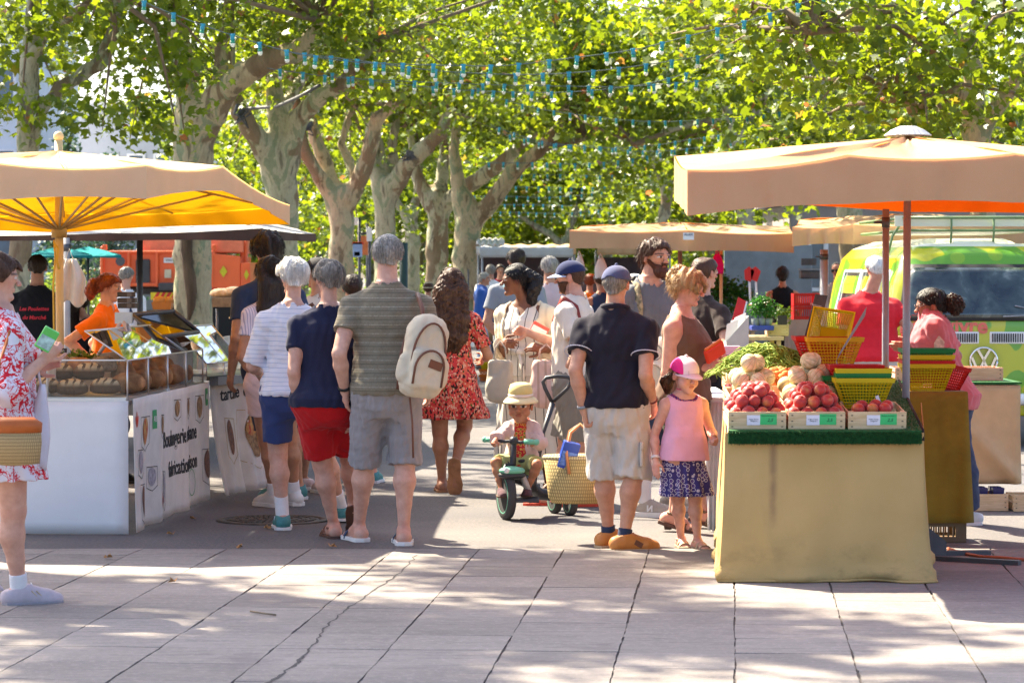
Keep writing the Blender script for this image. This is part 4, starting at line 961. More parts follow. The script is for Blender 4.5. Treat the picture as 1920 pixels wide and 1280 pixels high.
for i, (px, py, Y, l) in enumerate([(108, 702, 17.75, 'floury slashed loaf in the back row, second from the loaves cut in half'), (168, 702, 17.75, 'floury slashed loaf in the back row, nearest to the glass corner'), (85, 728, 17.55, 'floury loaf in the front row, closest to the woman with the straw bag'), (136, 731, 17.52, 'floury loaf in the middle of the front row'), (198, 729, 17.52, 'floury loaf in the front row, pressed to the glass corner')]): loaf(px, py, Y, .098, .075, .075 if i < 2 else .07, LOAF, l, random.uniform(-.2, .2), FL)
for i, (px, py, l) in enumerate([(105, 682, 'plain grey rye loaf behind the floury loaves'), (150, 690, 'dark pointed loaf half standing behind the floury ones'), (195, 688, 'brown loaf in plastic behind the floury loaves'), (60, 690, 'rye loaf half hidden by the coral print sleeve')]): loaf(px, py, 18.0, .10, .08, .07, RYE if i % 2 == 0 else CRUST, l, .5 * i, None)
for i in range(11):
    t = .5 + i * .19; p = A0 + dA * t - nA * (.10 + .07 * (i % 2)); o = MB()
    a, b, h = .09 + .02 * (i % 3 == 0), .075, .07 + .03 * (i % 2)
    o.sphere((0, 0, h), (a, b, h), 14); o = o.build('bread_loaf', CRUST); o.location = (p.x, p.y, TZ + .02); o.rotation_euler = (0, 0, i * .8)
    tag(o, 'round reddish loaf inside the long glass case, one of a row', 'bread', 'brown loaves in the long glass case')
o = thing('price_slate', 'small black price card standing among the leaves by the loaves', 'price sign', W(113, 676, 18.3)); MB().box((0, 0, .045), (.085, .006, .07), Matrix.Rotation(-.2, 3, 'X')).build('slate', mat('slate', (.035, .03, .03), .6), o); text_mesh('lettering', '4,80', .022, mat('chalk', (.7, .7, .68), .8), o, (0.01, -.012, .062), upright() @ Matrix.Rotation(-.2, 3, 'X')); MB().sphere((-.055, 0, .035), (.018, .008, .042), 8).build('white_tag', white_lam, o)
def greens(name, label, px, py, Y, r, n, m, size=.06, cat='greens', grp=None):
    me = leaves_mesh(name, [(Vector((0, 0, r[2] * .6)), r)], n, size, int(px + py), [(0, -.5), (.35, 0), (0, .6), (-.35, 0)]); o = put(name, me, m); o.location = W(px, py, Y); tag(o, label, cat, grp); return o
greens('salad_leaves', 'green salad leaves beside the black price card', 150, 680, 18.3, (.17, .1, .06), 260, LEAF2)
o = thing('tray_shelf', 'stone coloured slab shelf carrying loaves above the farthest case', 'shelf', W(440, 578, 22)); a, b = W(402, 566, 22) - o.location, W(474, 566, 22) - o.location
MB().box(((a + b) / 2), (b.x - a.x, .35, .075)).build('slab', mat('stone_slab', (.28, .23, .17), .8, .4, 14), o); [MB().cyl((x, 0, -.3), (x, 0, .0), .01).build('post', steel, o) for x in (a.x + .02, b.x - .02)]
for i, px in enumerate((418, 440, 462)): loaf(px, 552 - 3 * (i == 1), 22, .10, .08, .05, blob_mat('pale_crust%d' % i, (.45, .30, .16), (.66, .52, .36), 25), ['pale flat loaf at the near end of the slab shelf', 'pale flat loaf in the middle of the slab shelf', 'pale flat loaf at the far end of the slab shelf'][i], i)
# hanging apron on the pole
o = thing('hanging_apron', 'off-white apron hung on the pole beside the redhead seller', 'apron', W(130, 490, 22.8))
def fa(u, v): return Vector(((u - .5) * (.10 + .14 * min(1, v * 2.2)) + .02 * v, .03 * math.sin(u * 14 + v * 3), -.36 * v - .03 * math.cos(u * 9) * v + .02))
MB().grid(fa, 24, 14).build('apron_cloth', cloth('apron', (.62, .56, .47)), o, solid=.004); MB().tube([(-.03, 0, .02), (0, 0, .1), (.03, 0, .02)], .004, 6).build('neck_loop', cloth('apron', 1), o)
o = MB().tube([(0, 0, 0), (.01, .0, -.12), (-.005, 0, -.3), (.004, 0, -1.25)], .007, 6).tube([(0, 0, -.02), (.03, 0, -.06), (.02, 0, -.14), (.035, 0, -.2)], .009, 6).build('tie_cord', mat('yellow_cord', (.65, .42, .06), .7)); o.location = W(101, 450, 19.3); tag(o, 'yellow cord tied round the cream mast', 'cord')
# ============================================================ PRODUCE STALL
wood = None
def crate_wood():
    t = NT('crate_wood'); g = t.noise(6, 5, t.scaled((1.5, 8, 14)), .6, .4)
    return t.bsdf(t.ramp(g, [(.3, (.52, .36, .19)), (.7, (.72, .55, .34))]), .75, t.bump(g, .25, .004), spec=.2)
WOOD = crate_wood(); t_ = NT('crate_wood_pink'); WOODP = t_.bsdf(t_.ramp(t_.noise(6, 5, t_.scaled((1.5, 8, 14))), [(.3, (.55, .30, .19)), (.7, (.68, .42, .28))]), .75)
staple = mat('staple', (.08, .07, .06), .5, metal=.5)
def crate(label, loc, rz=0, w=.295, d=.40, h=.10, m=None, group='wooden produce crates on the stall', card=None, tilt=0.0, name='wooden_crate'):
    o = thing(name, label, 'crate', loc, rz, group); o.rotation_euler = (tilt, 0, rz); m = m or WOOD; t = .006
    for sy in (-1, 1):
        MB().box((0, sy * (d / 2), h * .5), (w, t, h * .98)).build('side_board', m, o, bevel=.001)
    for s in (-1, 1):
        mb = MB(); mb.box((s * (w / 2 - .004), 0, h * .30), (t, d - .02, h * .42)).box((s * (w / 2 - .004), 0, h * .80), (t, d - .02, h * .30)); mb.build('end_board', m, o)
    mb = MB(); [mb.box((0, -d / 2 + d * (k + .5) / 4, .006), (w - .02, d / 4 - .02, .006)) for k in range(4)]; mb.build('floor_slat', m, o)
    [MB().box((sx_ * (w / 2 - .018), sy * (d / 2 - .016), h / 2), (.022, .022, h)).build('corner_post', m, o) for sx_ in (-1, 1) for sy in (-1, 1)]
    mb = MB(); [mb.box((sx_ * (w / 2 - .02), -d / 2 - t / 2 - .0006, z), (.010, .0016, .005)) for sx_ in (-1, 1) for z in (h * .22, h * .5, h * .8)]; mb.build('staple', staple, o)
    if card:
        MB().box((card - .035, -d / 2 - .006, h * .56), (.068, .002, .052)).build('price_card', mat('card_white', (.74, .72, .80), .6, .03), o); MB().box((card + .042, -d / 2 - .006, h * .60), (.086, .002, .056)).build('price_card', mat('card_green', (.05, .50, .15), .6, .05), o)
        text_mesh('lettering', 'origine France\n   catégorie 1', .009, ink, o, (card - .035, -d / 2 - .0075, h * .56), upright(), .0004); text_mesh('lettering', '2,5', .024, ink, o, (card + .05, -d / 2 - .0075, h * .56), upright(), .0004, .3); text_mesh('lettering', 'PRODUIT DE FRANCE', .0075, ink, o, (card + .042, -d / 2 - .0075, h * .78), upright(), .0004)
    return o
TF, TB = 14.64, 16.7; zF, zB = .787, .965; TL = math.atan2(zB - zF, TB - TF)
def top_z(y): return zF + (zB - zF) * (y - TF) / (TB - TF)
def on_table(px, Y): return Vector(((px - CX) * Y / F, Y, top_z(Y)))
FLc, FRc, BLc, BRc = Vector((1.11, TF, 0)), Vector((2.105, TF, 0)), Vector((1.25, TB, 0)), Vector((2.26, TB, 0))
def produce_table():
    o = thing('produce_table', 'produce table under a tan cloth skirt that reaches the paving', 'table', (1.6, 14.64, 0)); L = lambda p: Vector(p) - o.location
    q = [FLc, FRc, BRc, BLc]; z = [zF, zF, zB, zB]
    MB().add([L((p.x, p.y, zz - .03)) for p, zz in zip(q, z)] + [L((p.x, p.y, zz - .006)) for p, zz in zip(q, z)], [(3, 2, 1, 0), (4, 5, 6, 7), (0, 1, 5, 4), (1, 2, 6, 5), (2, 3, 7, 6), (3, 0, 4, 7)]).build('table_board', WOOD, o)
    for p in q: MB().box(L((p.x + (.06 if p.x < 1.5 else -.06), p.y + (.06 if p.y < 15 else -.06), .36)), (.04, .04, .72)).build('leg', steel, o)
produce_table()
# artificial turf: sheet with short fibres
def turf():
    o = thing('turf_mat', 'dark green artificial turf laid over the produce table', 'turf mat', (1.6, TF, zF)); L = lambda p: Vector(p) - o.location
    q = [FLc, FRc, BRc, BLc]; grass = mat('turf_green', (.018, .105, .022), .8, .35, 60)
    top = [L((p.x, p.y, top_z(p.y) + .004)) for p in q]; top[0].y -= .045; top[1].y -= .045; f0, f1 = L((FLc.x, TF - .052, zF - .062)), L((FRc.x, TF - .05, zF - .062))
    MB().add(top + [f0, f1], [(0, 1, 2, 3), (4, 5, 1, 0)]).build('backing', grass, o, solid=.004)
    rg = np.random.RandomState(4); V = []; Fc = []
    def blade(p, n):
        a = rg.uniform(-.4, .4, 3) + n; a /= np.linalg.norm(a); s = np.cross(a, rg.normal(size=3)); s /= np.linalg.norm(s); h = rg.uniform(.010, .017); k = len(V)
        V.extend([p - s * .0018, p + s * .0018, p + a * h + np.array([0, 0, -.003])]); Fc.append((k, k + 1, k + 2))
    for _ in range(9000):
        u, v = rg.rand(2); p = np.array(f0.lerp(f1, u)) * (1 - v) + v * np.array(top[0].lerp(top[1], u)); blade(p, np.array([0, -1.2, -.5]))
    for _ in range(4000):
        u, v = rg.rand(2); u = 1 - u * .16; p = np.array(top[0].lerp(top[1], u)) * (1 - v) + v * np.array(top[3].lerp(top[2], u)); blade(p, np.array([0, 0, 1.2]))
    MB().add(V, Fc).build('turf_fibre', grass, o)
    MB().tube([L((FRc.x + .012, TF - .01, zF - .05)), L((FRc.x + .012, TF, zF + .004)), L((BRc.x + .012, TB, zB + .006))], .008, 6).build('black_binding', mat('binding', (.03, .02, .02), .9), o)
turf()
def skirt_cloth():
    t = NT('tan_skirt'); s = t.sep(); f = t.noise(2.2, 5, None, .6); g = t.noise(160, 2)
    c = t.ramp(f, [(.3, (.54, .355, .14)), (.7, (.65, .445, .19))])
    dirt = t.math('MULTIPLY', t.ramp(s[2], [(.05, 1.0), (.30, 0.0)]), t.ramp(t.noise(4.5, 5, t.scaled((1, 1, 1.5)), .7), [(.50, 0.0), (.66, .5)]))
    c = t.mix(dirt, c, (.20, .15, .07))
    x0 = t.math('ABSOLUTE', t.math('SUBTRACT', s[0], -.255)); st = t.math('MULTIPLY', t.ramp(x0, [(.004, 1.0), (.03, 0.0)]), t.ramp(t.noise(6, 3), [(.35, 0), (.6, .7)]))
    c = t.mix(t.math('MULTIPLY', st, t.ramp(s[2], [(.28, 0.0), (.34, 1.0)])), c, (.27, .16, .10))
    m = t.bsdf(c, .92, t.bump(t.mix(.4, t.noise(11, 4), g), .3, .006), spec=.12, trans=.18, tcol=(.62, .40, .12))
    o = thing('stall_skirt', 'stained tan cloth skirt hanging to the paving under the turf edge', 'stall skirt', (1.6, TF, 0)); L = lambda p: Vector(p) - o.location
    path = [BLc + Vector((0, 0, 0)), FLc + Vector((-.012, -.01, 0)), FRc + Vector((.015, -.01, 0)), BRc + Vector((.015, -.9, 0))]
    N = [16, 64, 12]; pts = []
    for i in range(3):
        for k in range(N[i]): pts.append((path[i].lerp(path[i + 1], k / N[i]), i + k / N[i]))
    pts.append((path[3], 3.0))
    # rounded corner normals
    def nrm(s):
        if s < .9: a = 0
        elif s < 1.1: a = (s - .9) / .2
        elif s < 1.93: a = 1
        elif s < 2.07: a = 1 + (s - 1.93) / .14
        else: a = 2
        e = [Vector((-1, -.06, 0)), Vector((0, -1, 0)), Vector((1, 0, 0))]; i = min(int(a), 1); return e[i].lerp(e[i + 1], a - i).normalized()
    V = []; R_ = 30
    for j in range(R_ + 1):
        v = j / R_
        for p, s in pts:
            z = (top_z(p.y) - .012) * (1 - v) + .006; n = nrm(s)
            bulge = .042 * v ** 2.2 if s > .8 else .03 * v
            bulge += (.02 * math.sin(s * 23 + v * 3) * v ** 1.5 if s < 1.0 else 0) + .014 * math.sin(s * 9.1 + v * 2) * v + .006 * math.sin(s * 26 + 3 * v) * v
            bulge += .05 * math.exp(-((s - 1.95) / .09) ** 2) * v ** 5 + .035 * math.exp(-((s - 1.02) / .07) ** 2) * v ** 2
            if v > .9: bulge += .03 * math.sin((v - .9) * 31.4) * (.5 + .5 * math.sin(s * 15))
            fold = .012 * math.exp(-(((s - 1.06 - .22 * (v)) / .02) ** 2)) * max(0, v - .1)
            q = p + n * (bulge + fold); V.append(L((q.x, q.y, max(.016, z + (.016 * math.sin(s * 7 + 2) * v ** 3 if s > 1 else 0)))))
    M_ = len(pts); MB().add(V, [(j*M_ + k, j*M_ + k + 1, (j+1)*M_ + k + 1, (j+1)*M_ + k) for j in range(R_) for k in range(M_ - 1)], None, True).build('fabric', m, o, solid=.004)
    hem = [V[R_ * M_ + k] + Vector((0, -.006, .004)) for k in range(M_)]; MB().tube(hem, .007, 6).build('hem_roll', m, o)
skirt_cloth()
# crates and fruit
c1 = crate('front crate of red peaches nearest the little girl, with a green price card', on_table(1414, TF + .215), 0, card=.015, tilt=TL, w=.297)
c2 = crate('middle one of the three front crates of peaches', on_table(1524, TF + .215), 0, card=.015, tilt=TL, w=.293)
c3 = crate('front crate of darker peaches lying in the shade by the basket stack', on_table(1636, TF + .215), 0, card=.015, tilt=TL, w=.300)
c4 = crate('pinkish melon crate behind the first crate of peaches', on_table(1409, TF + .66), 0, m=WOODP, tilt=TL, w=.26, h=.12)
c5 = crate('pinkish melon crate behind the middle crate of peaches', on_table(1516, TF + .66), 0, m=WOODP, tilt=TL, w=.275, h=.12)
c6 = crate('crate of orange apricots behind the melons', on_table(1450, TF + 1.12), 0, m=WOODP, tilt=TL, w=.42, h=.12)
c7 = crate('crate of dark cherries at the lane side of the stall', on_table(1383, TF + 1.08), 0, m=WOOD, tilt=TL, w=.14, h=.09, d=.34)
c8 = crate('wide crate heaped with green beans at the back of the stall', on_table(1450, TF + 1.62), 0, m=WOOD, tilt=TL, w=.56, h=.12)
def peach_mat():
    t = NT('peach_skin'); oi = t.n('ObjectInfo').outputs['Random']; f = t.noise(9, 3, t.n('VectorMath', operation='ADD', i_0=t.co(), i_1=t.n('CombineXYZ', i_0=oi, i_1=oi).outputs[0]).outputs[0])
    return t.bsdf(t.ramp(f, [(.32, (.30, .015, .02)), (.56, (.48, .03, .02)), (.76, (.66, .27, .06))]), .45, t.bump(t.noise(60, 2), .08, .002), spec=.4, sheen=.25)
def melon_mat():
    t = NT('melon_skin'); s = t.sep(); a = t.math('ARCTAN2', s[1], s[0]); r = t.math('ABSOLUTE', t.math('SINE', t.math('MULTIPLY', a, 5)))
    c = t.ramp(t.noise(40, 4), [(.35, (.52, .42, .21)), (.65, (.70, .60, .36))]); c = t.mix(t.ramp(r, [(.06, 1.0), (.2, 0.0)]), c, (.22, .25, .11))
    return t.bsdf(c, .7, t.bump(t.mix(.5, r, t.noise(70, 3)), .5, .006), spec=.3)
PEACH, MELON = peach_mat(), melon_mat(); APR = blob_mat('apricot_skin', (.60, .16, .03), (.72, .30, .08), 12); CHER = blob_mat('cherry_skin', (.10, .006, .012), (.22, .02, .03), 20)
def fruit_mesh(name, r, m, dim=.12, groove=.05, oval=1.0, lobes=0):
    mb = MB()
    def fn(u, v):
        th = 6.2832 * u; ph = v * math.pi; rr = r * (1 - groove * math.exp(-(math.sin(th / 2) / .18) ** 2) * math.sin(ph)); rr *= 1 + .02 * lobes * abs(math.sin(5 * th)) * math.sin(ph)
        z = math.cos(ph) * r * oval; z -= dim * r * math.exp(-(math.sin(ph) / .28) ** 2) * (1 if z > 0 else -.4)
        return Vector((rr * math.sin(ph) * math.cos(th), rr * math.sin(ph) * math.sin(th), z))
    mb.grid(fn, 20, 11, None, True, True); o = mb.build(name, m); d = o.data; bpy.data.objects.remove(o); return d
PM, MM, AM, CM = fruit_mesh('peach', .034, PEACH, .18, .10), fruit_mesh('melon', .05, MELON, .05, 0, .97, 1), fruit_mesh('apricot', .026, APR, .15, .08), fruit_mesh('cherry', .0115, CHER, .2, 0)
def heap(me, name, label, cat, group, crate_o, w, d, r, rows, h0, rg, hump=1.0, keep=1.0):
    n = 0; M4 = Matrix.Translation(crate_o.location) @ crate_o.rotation_euler.to_matrix().to_4x4()
    for lay in range(rows):
        m = max(1, int((w - lay * 1.2 * r) / (2.02 * r))); k = max(1, int((d - lay * 1.6 * r) / (1.9 * r)))
        for j in range(k):
            for i in range(m):
                if rg.random() > keep: continue
                x = (i - (m - 1) / 2) * 2.02 * r + rg.uniform(-.2, .2) * r + (.5 * r if j % 2 else -.3 * r); y = (j - (k - 1) / 2) * 1.95 * r + rg.uniform(-.15, .15) * r
                z = h0 + lay * 1.45 * r + rg.uniform(-.2, .25) * r + hump * r * (1 - (2 * y / d) ** 2) * .3
                o = bpy.data.objects.new(name, me); COL.objects.link(o); o.location = M4 @ Vector((x, y, z)); o.rotation_euler = (rg.uniform(-1.2, 1.2), rg.uniform(-1.2, 1.2), rg.uniform(0, 6.28)); s = rg.uniform(.9, 1.1); o.scale = (s, s, s)
                tag(o, label, cat, group); n += 1
    return n
rg = random.Random(12)
heap(PM, 'peach', 'red peach heaped in the front crate nearest the little girl', 'peach', 'peaches in the first front crate', c1, .285, .40, .034, 3, .082, rg, 1.6)
heap(PM, 'peach', 'red peach heaped in the middle front crate', 'peach', 'peaches in the middle front crate', c2, .285, .40, .034, 3, .082, rg, 1.6)
heap(PM, 'peach', 'dark red peach in the shaded front crate below the yellow basket', 'peach', 'peaches in the shaded front crate', c3, .27, .16, .034, 1, .085, rg)
heap(MM, 'melon', 'netted melon in the crate behind the first peaches', 'melon', 'melons in the first melon crate', c4, .27, .38, .05, 3, .10, rg, 2.0, .92)
heap(MM, 'melon', 'netted melon in the crate behind the middle peaches', 'melon', 'melons in the second melon crate', c5, .31, .38, .05, 3, .11, rg, 2.2, .92)
heap(AM, 'apricot', 'orange apricot on the heap behind the melons', 'apricot', 'apricots heaped behind the melons', c6, .40, .30, .026, 2, .11, rg, 2)
heap(CM, 'cherry', 'dark cherry in the small crate at the lane side', 'cherry', 'cherries in the small crate', c7, .13, .28, .0115, 1, .085, rg)
def beans():
    rg = random.Random(2); mb = MB(); o = on_table(1450, TF + 1.62); m = blob_mat('bean_green', (.14, .24, .02), (.30, .40, .06), 14)
    for k in range(620):
        x, y = rg.gauss(0, .16), rg.gauss(0, .09); hx = max(0, 1 - (x / .36) ** 2 - (y / .24) ** 2)
        if hx <= 0: continue
        z = .10 + .17 * hx * rg.uniform(.72, 1.0) * (1 - .12 * math.sin(x * 12)); a = rg.uniform(0, 6.28); l = rg.uniform(.05, .085); up = rg.uniform(-.3, .35); cv = rg.uniform(-.03, .03)
        d = Vector((math.cos(a), math.sin(a), up)); s = Vector((-d.y, d.x, .3)); c = Vector((x, y, z))
        mb.tube([c + d * l * t + s * cv * (t * t - .5) - Vector((0, 0, .03 * t * t)) for t in (-1, -.5, 0, .5, 1)], [.002, .0042, .0046, .0042, .0015], 5)
    b = mb.build('green_beans', m); b.location = o; tag(b, 'heap of long green beans at the back of the produce table', 'beans', kind='stuff')
beans()
# ---- plastic baskets
BC = {'yellow': mat('basket_yellow', (.72, .56, .01), .4, .06, bump=0, trans=.22), 'amber': mat('basket_amber', (.70, .40, .015), .4, .06, bump=0, trans=.22), 'red': mat('basket_red', (.55, .015, .015), .35, .06, bump=0, trans=.15), 'green': mat('basket_green', (.01, .20, .045), .35, .06, bump=0, trans=.15), 'orange': mat('basket_orange', (.70, .18, .015), .4, .06, bump=0, trans=.2)}
BASKETS = {}
def basket_parts(w, d, h, tp=.62):
    key = (w, d, h)
    if key in BASKETS: return BASKETS[key]
    mb = MB(); t = .0045; C = lambda s, z: [Vector((sx_ * w / 2 * s, sy * d / 2 * s, z)) for sx_, sy in ((-1, -1), (1, -1), (1, 1), (-1, 1))]
    lev = [(tp, 0), (1, h)]; lo, hi = C(tp, 0), C(1, h); mb2 = MB()
    for i in range(4):
        a, b, e, f = lo[i], lo[(i + 1) % 4], hi[i], hi[(i + 1) % 4]; nb = 15
        for k in range(nb + 1):
            u = k / nb; mb.cyl(a.lerp(b, u), e.lerp(f, u), t * .6, t * .6, 4, smooth=False)
        for k in range(1, 10):
            v = k / 10; mb.cyl(a.lerp(e, v), b.lerp(f, v), t * .72, t * .72, 4, smooth=False)
    R1, R2 = C(1.0, h - .02), C(1.05, h)
    mb2.add(C(1.01, h - .025) + C(1.05, h) + C(.985, h) + C(.975, h - .025), [(i, (i + 1) % 4, 4 + (i + 1) % 4, 4 + i) for i in range(4)] + [(4 + i, 4 + (i + 1) % 4, 8 + (i + 1) % 4, 8 + i) for i in range(4)] + [(8 + i, 8 + (i + 1) % 4, 12 + (i + 1) % 4, 12 + i) for i in range(4)] + [(12 + i, 12 + (i + 1) % 4, (i + 1) % 4, i) for i in range(4)])
    m3 = MB().add(C(tp, 0) + C(tp, .012), [(3, 2, 1, 0), (4, 5, 6, 7)] + [(i, (i + 1) % 4, 4 + (i + 1) % 4, 4 + i) for i in range(4)])
    BASKETS[key] = (mb, mb2, m3); return BASKETS[key]
def basket(label, loc, col, w=.32, d=.22, h=.17, rz=0, rot=None, group='plastic market baskets', tp=.62):
    o = thing('plastic_basket', label, 'basket', loc, rz, group)
    if rot: o.rotation_euler = rot
    for mbx, nm in zip(basket_parts(w, d, h, tp), ('lattice_wall', 'rim', 'base')): mbx.build(nm, BC[col], o)
    return o
b0 = on_table(1618, TF + .42) + Vector((0, 0, .045))
S1 = 'nested baskets behind the shaded peaches'
b0 = W(1617, 764, TF + .42)
basket('big yellow basket in front of the nested stack behind the shaded peaches', b0, 'yellow', .305, .24, .16)
basket('green basket nested inside the big yellow one on the produce table', b0 + Vector((-.005, .02, .035)), 'green', .285, .23, .15)
basket('yellow basket nested above the green one on the produce table', b0 + Vector((-.003, .02, .06)), 'yellow', .285, .23, .15)
basket('red basket topping the nested stack on the produce table', b0 + Vector((-.03, .10, .085)), 'red', .28, .23, .14)
basket('green basket whose side shows behind the big yellow basket', b0 + Vector((-.06, .17, .012)), 'green', .28, .22, .155)
b1 = W(1562, 690, TF + 1.35)
basket('amber basket standing behind the beans on the produce table', b1, 'amber', .31, .24, .175)
basket('red basket nested behind the amber one by the beans', b1 + Vector((-.05, .14, .012)), 'red', .31, .24, .165)
basket('bright yellow basket tipped up on its side above the amber one', W(1560, 634, TF + 1.5), 'yellow', .23, .2, .15, rot=(R(58), R(8), R(-14)))
mb_loc = ((1748 - CX) * 16.85 / F, 17.02, .0)
b2 = W(1737, 733, 16.95)
basket('lowest yellow basket of the stack on the mustard covered boxes', b2, 'yellow', .30, .24, .165)
basket('red basket of the stack on the mustard covered boxes', b2 + Vector((0, .0, .045)), 'red', .295, .235, .14)
basket('upper yellow basket of the stack on the mustard covered boxes', b2 + Vector((0, .0, .078)), 'yellow', .295, .235, .14)
basket('dark green basket topping the stack on the mustard covered boxes', b2 + Vector((0, .0, .115)), 'green', .30, .24, .14)
basket('red basket leaning behind the stack on the mustard covered boxes', b2 + Vector((.13, .12, .0)), 'red', .22, .2, .16, rot=(0, R(12), 0))
# price blade and price slate
o = thing('price_spike', 'grey pointed price blade clipped to the basket stack', 'price sign', W(1570, 690, TF + .7)); a, b, c, d = [W(*p, TF + .7) - o.location for p in ((1568, 676), (1575, 660), (1625, 575), (1622, 592))]
MB().add([a, d, c, b] + [x + Vector((0, .004, 0)) for x in (a, d, c, b)], [(0, 1, 2, 3), (7, 6, 5, 4), (0, 4, 5, 1), (1, 5, 6, 2), (2, 6, 7, 3), (3, 7, 4, 0)]).build('blade', mat('grey_slate', (.23, .22, .21), .5), o); MB().tube([a, W(1573, 690, TF + .7) - o.location, W(1573, 770, TF + .7) - o.location], .0025, 6).build('wire_stem', steel, o)
o = thing('price_slate', 'tall dark chalk slate leaning behind the tipped yellow basket', 'price sign', W(1520, 632, TF + 1.75)); q = [W(*p, TF + 1.75) - o.location for p in ((1508, 632), (1532, 632), (1552, 554), (1529, 551))]
MB().add(q + [x + Vector((0, .008, 0)) for x in q], [(0, 1, 2, 3), (7, 6, 5, 4), (0, 4, 5, 1), (1, 5, 6, 2), (2, 6, 7, 3), (3, 7, 4, 0)]).build('slate', mat('slate_grey', (.075, .07, .07), .6, .3, 20), o)
for k, s in enumerate(('Haricots', 'verts', '6,50')): text_mesh('lettering', s, .019, mat('chalk', 1), o, (q[3].lerp(q[1], .26 + .24 * k) + Vector((0, -.003, 0))), upright() @ Matrix.Rotation(-.25, 3, 'Z'), .0005)
o = MB().box((0, 0, 0), (.018, .002, .05), Matrix.Rotation(-.35, 3, 'Y')).build('paper_tag', white_lam); o.location = W(1647, 750, TF + .28); tag(o, 'small white tag stuck in the big yellow basket', 'tag')
# parasol base on the paving
o = thing('parasol_foot', 'black steel foot plate bracing the parasol mast on the paving', 'parasol base', ((1698 - CX) * 15.9 / F, 15.9, 0)); L = lambda px, py, z: G(px, py, z) - o.location
MB().prism([(0, 0), (.20, 0), (.20, .10), (.05, .22), (0, .22)], ((1, 0, 0), (0, 0, 1)), (0, .012, 0), (.03, -.02, .0)).build('gusset', steel_d, o); MB().box((.30, -.28, .02), (.62, .05, .035), Matrix.Rotation(-.55, 3, 'Z')).build('leg', steel_d, o); MB().box((.25, .10, .02), (.5, .06, .035), Matrix.Rotation(.15, 3, 'Z')).build('leg', steel_d, o); MB().cyl((0, 0, 0), (0, 0, .35), .03).build('socket', steel_d, o)
o = MB().tube([G(*p, z=.022) for p in ((1778, 1028), (1800, 1035), (1840, 1043), (1880, 1045), (1925, 1049))], .009, 8).build('power_cable', mat('cable_orange', (.42, .10, .04), .6)); tag(o, 'orange red power cable lying on the paving by the parasol foot', 'cable')
# mustard covered boxes + plastic crate
def draped(label, x0, x1, y, d, z0, z1, m, seed, name='draped_boxes', flare=.02, gather=None):
    o = thing(name, label, 'covered stand', ((x0 + x1) / 2, y, 0)); w = x1 - x0; rg = random.Random(seed); a_ = [rg.random() * 6 for _ in range(3)]
    P = [(-w/2, d), (-w/2, 0), (w/2, 0), (w/2, d)]
    pts = [(P[i][0] + (P[i+1][0] - P[i][0]) * k / 20, P[i][1] + (P[i+1][1] - P[i][1]) * k / 20, i) for i in range(3) for k in range(20)] + [(*P[3], 2)]
    def fn(u, v):
        i = min(int(u * (len(pts) - 1) + .5), len(pts) - 1); px, py, s = pts[i]; n = [(-1, 0), (0, -1), (1, 0)][s]; f = (.012 * math.sin(u * 31 + a_[0]) + .008 * math.sin(u * 57 + a_[1] + v * 2)) * v + flare * v
        z = z1 * (1 - v) + z0 * v
        if gather and s == 1: f += gather * math.exp(-(((px + w / 2) / w - (.2 + .8 * v)) / .08) ** 2) * v
        return Vector((px + n[0] * f, py + n[1] * f, z))
    MB().grid(fn, len(pts), 18).build('cover', m, o, solid=.004)
    MB().box((0, d / 2, z1), (w, d, .012)).build('cover_top', m, o, bevel=.004)
    return o
MUST = cloth('mustard_cover', (.24, .155, .02), dirt=.5, var=.2)
draped('pile of boxes under a mustard cover with a fold line', (1686 - CX) * 16.85 / F, (1815 - CX) * 16.85 / F, 16.85, .36, .12, .893, MUST, 2)
def plastic_crate(label, loc, w, d, h, m, bars=9):
    o = thing('plastic_crate', label, 'crate', loc); mb = MB(); mb.box((0, d / 2, .01), (w, d, .02)); mb.build('base', m, o)
    for sy in (0, d): 
        mb = MB(); mb.box((0, sy, h - .015), (w, .014, .03)).box((0, sy, .02), (w, .014, .03)); [mb.box((-w / 2 + w * (k + .5) / bars, sy, h / 2), (.010 if k < bars - 2 else .03, .012, h - .05)) for k in range(bars)]; mb.build('slotted_side', m, o)
    for s in (-1, 1): MB().box((s * w / 2, d / 2, h / 2), (.014, d, h)).build('end_wall', m, o)
plastic_crate('brown slotted plastic crate under the mustard cover', ((1772 - CX) * 16.85 / F, 16.88, 0), .26, .3, .125, mat('crate_plastic', (.16, .10, .05), .5))
# cloth stand behind the seller
draped('stand behind the seller under a creased tan cloth', (1700 - CX) * 19.3 / F, (1914 - CX) * 19.3 / F, 19.3, .7, .17, .835, cloth('tan_skirt_far', (.52, .35, .19)), 5, 'covered_stand', .01, .09)
o = MB().box((0, 0, 0), (.86, .7, .014)).build('turf_mat', mat('turf_green', 1)); o.location = (3.03, 19.64, .855); tag(o, 'strip of green turf on the stand behind the seller', 'turf mat')
crate('long pale crate on the stand behind the seller', ((1780 - CX) * 19.45 / F, 19.6, .866), 0, w=.74, d=.3, h=.09, m=WOODP)
cg = crate('crate of dark blue fruit punnets on the ground below the tan cloth', ((1846 - CX) * 19.1 / F, 19.25, 0.002), 0, w=.33, d=.3, h=.115)
for k in range(6):
    o = MB().lathe([(.045, 0), (.055, .07), (.05, .07), (0, .05)], n=4, rot=Matrix.Rotation(.785, 3, 'Z'), smooth=False).build('fruit_punnet', mat('punnet_blue', (.03, .03, .12), .3, .3)); o.location = cg.location + Vector((-.11 + .11 * (k % 3), -.06 + .13 * (k // 3), .08)); tag(o, 'dark blue fruit punnet in the ground crate', 'punnet', 'punnets in the ground crate')
crate('second wooden crate on the ground past the tan cloth', ((1935 - CX) * 19.0 / F, 19.2, 0.002), 0, w=.22, d=.3, h=.11)
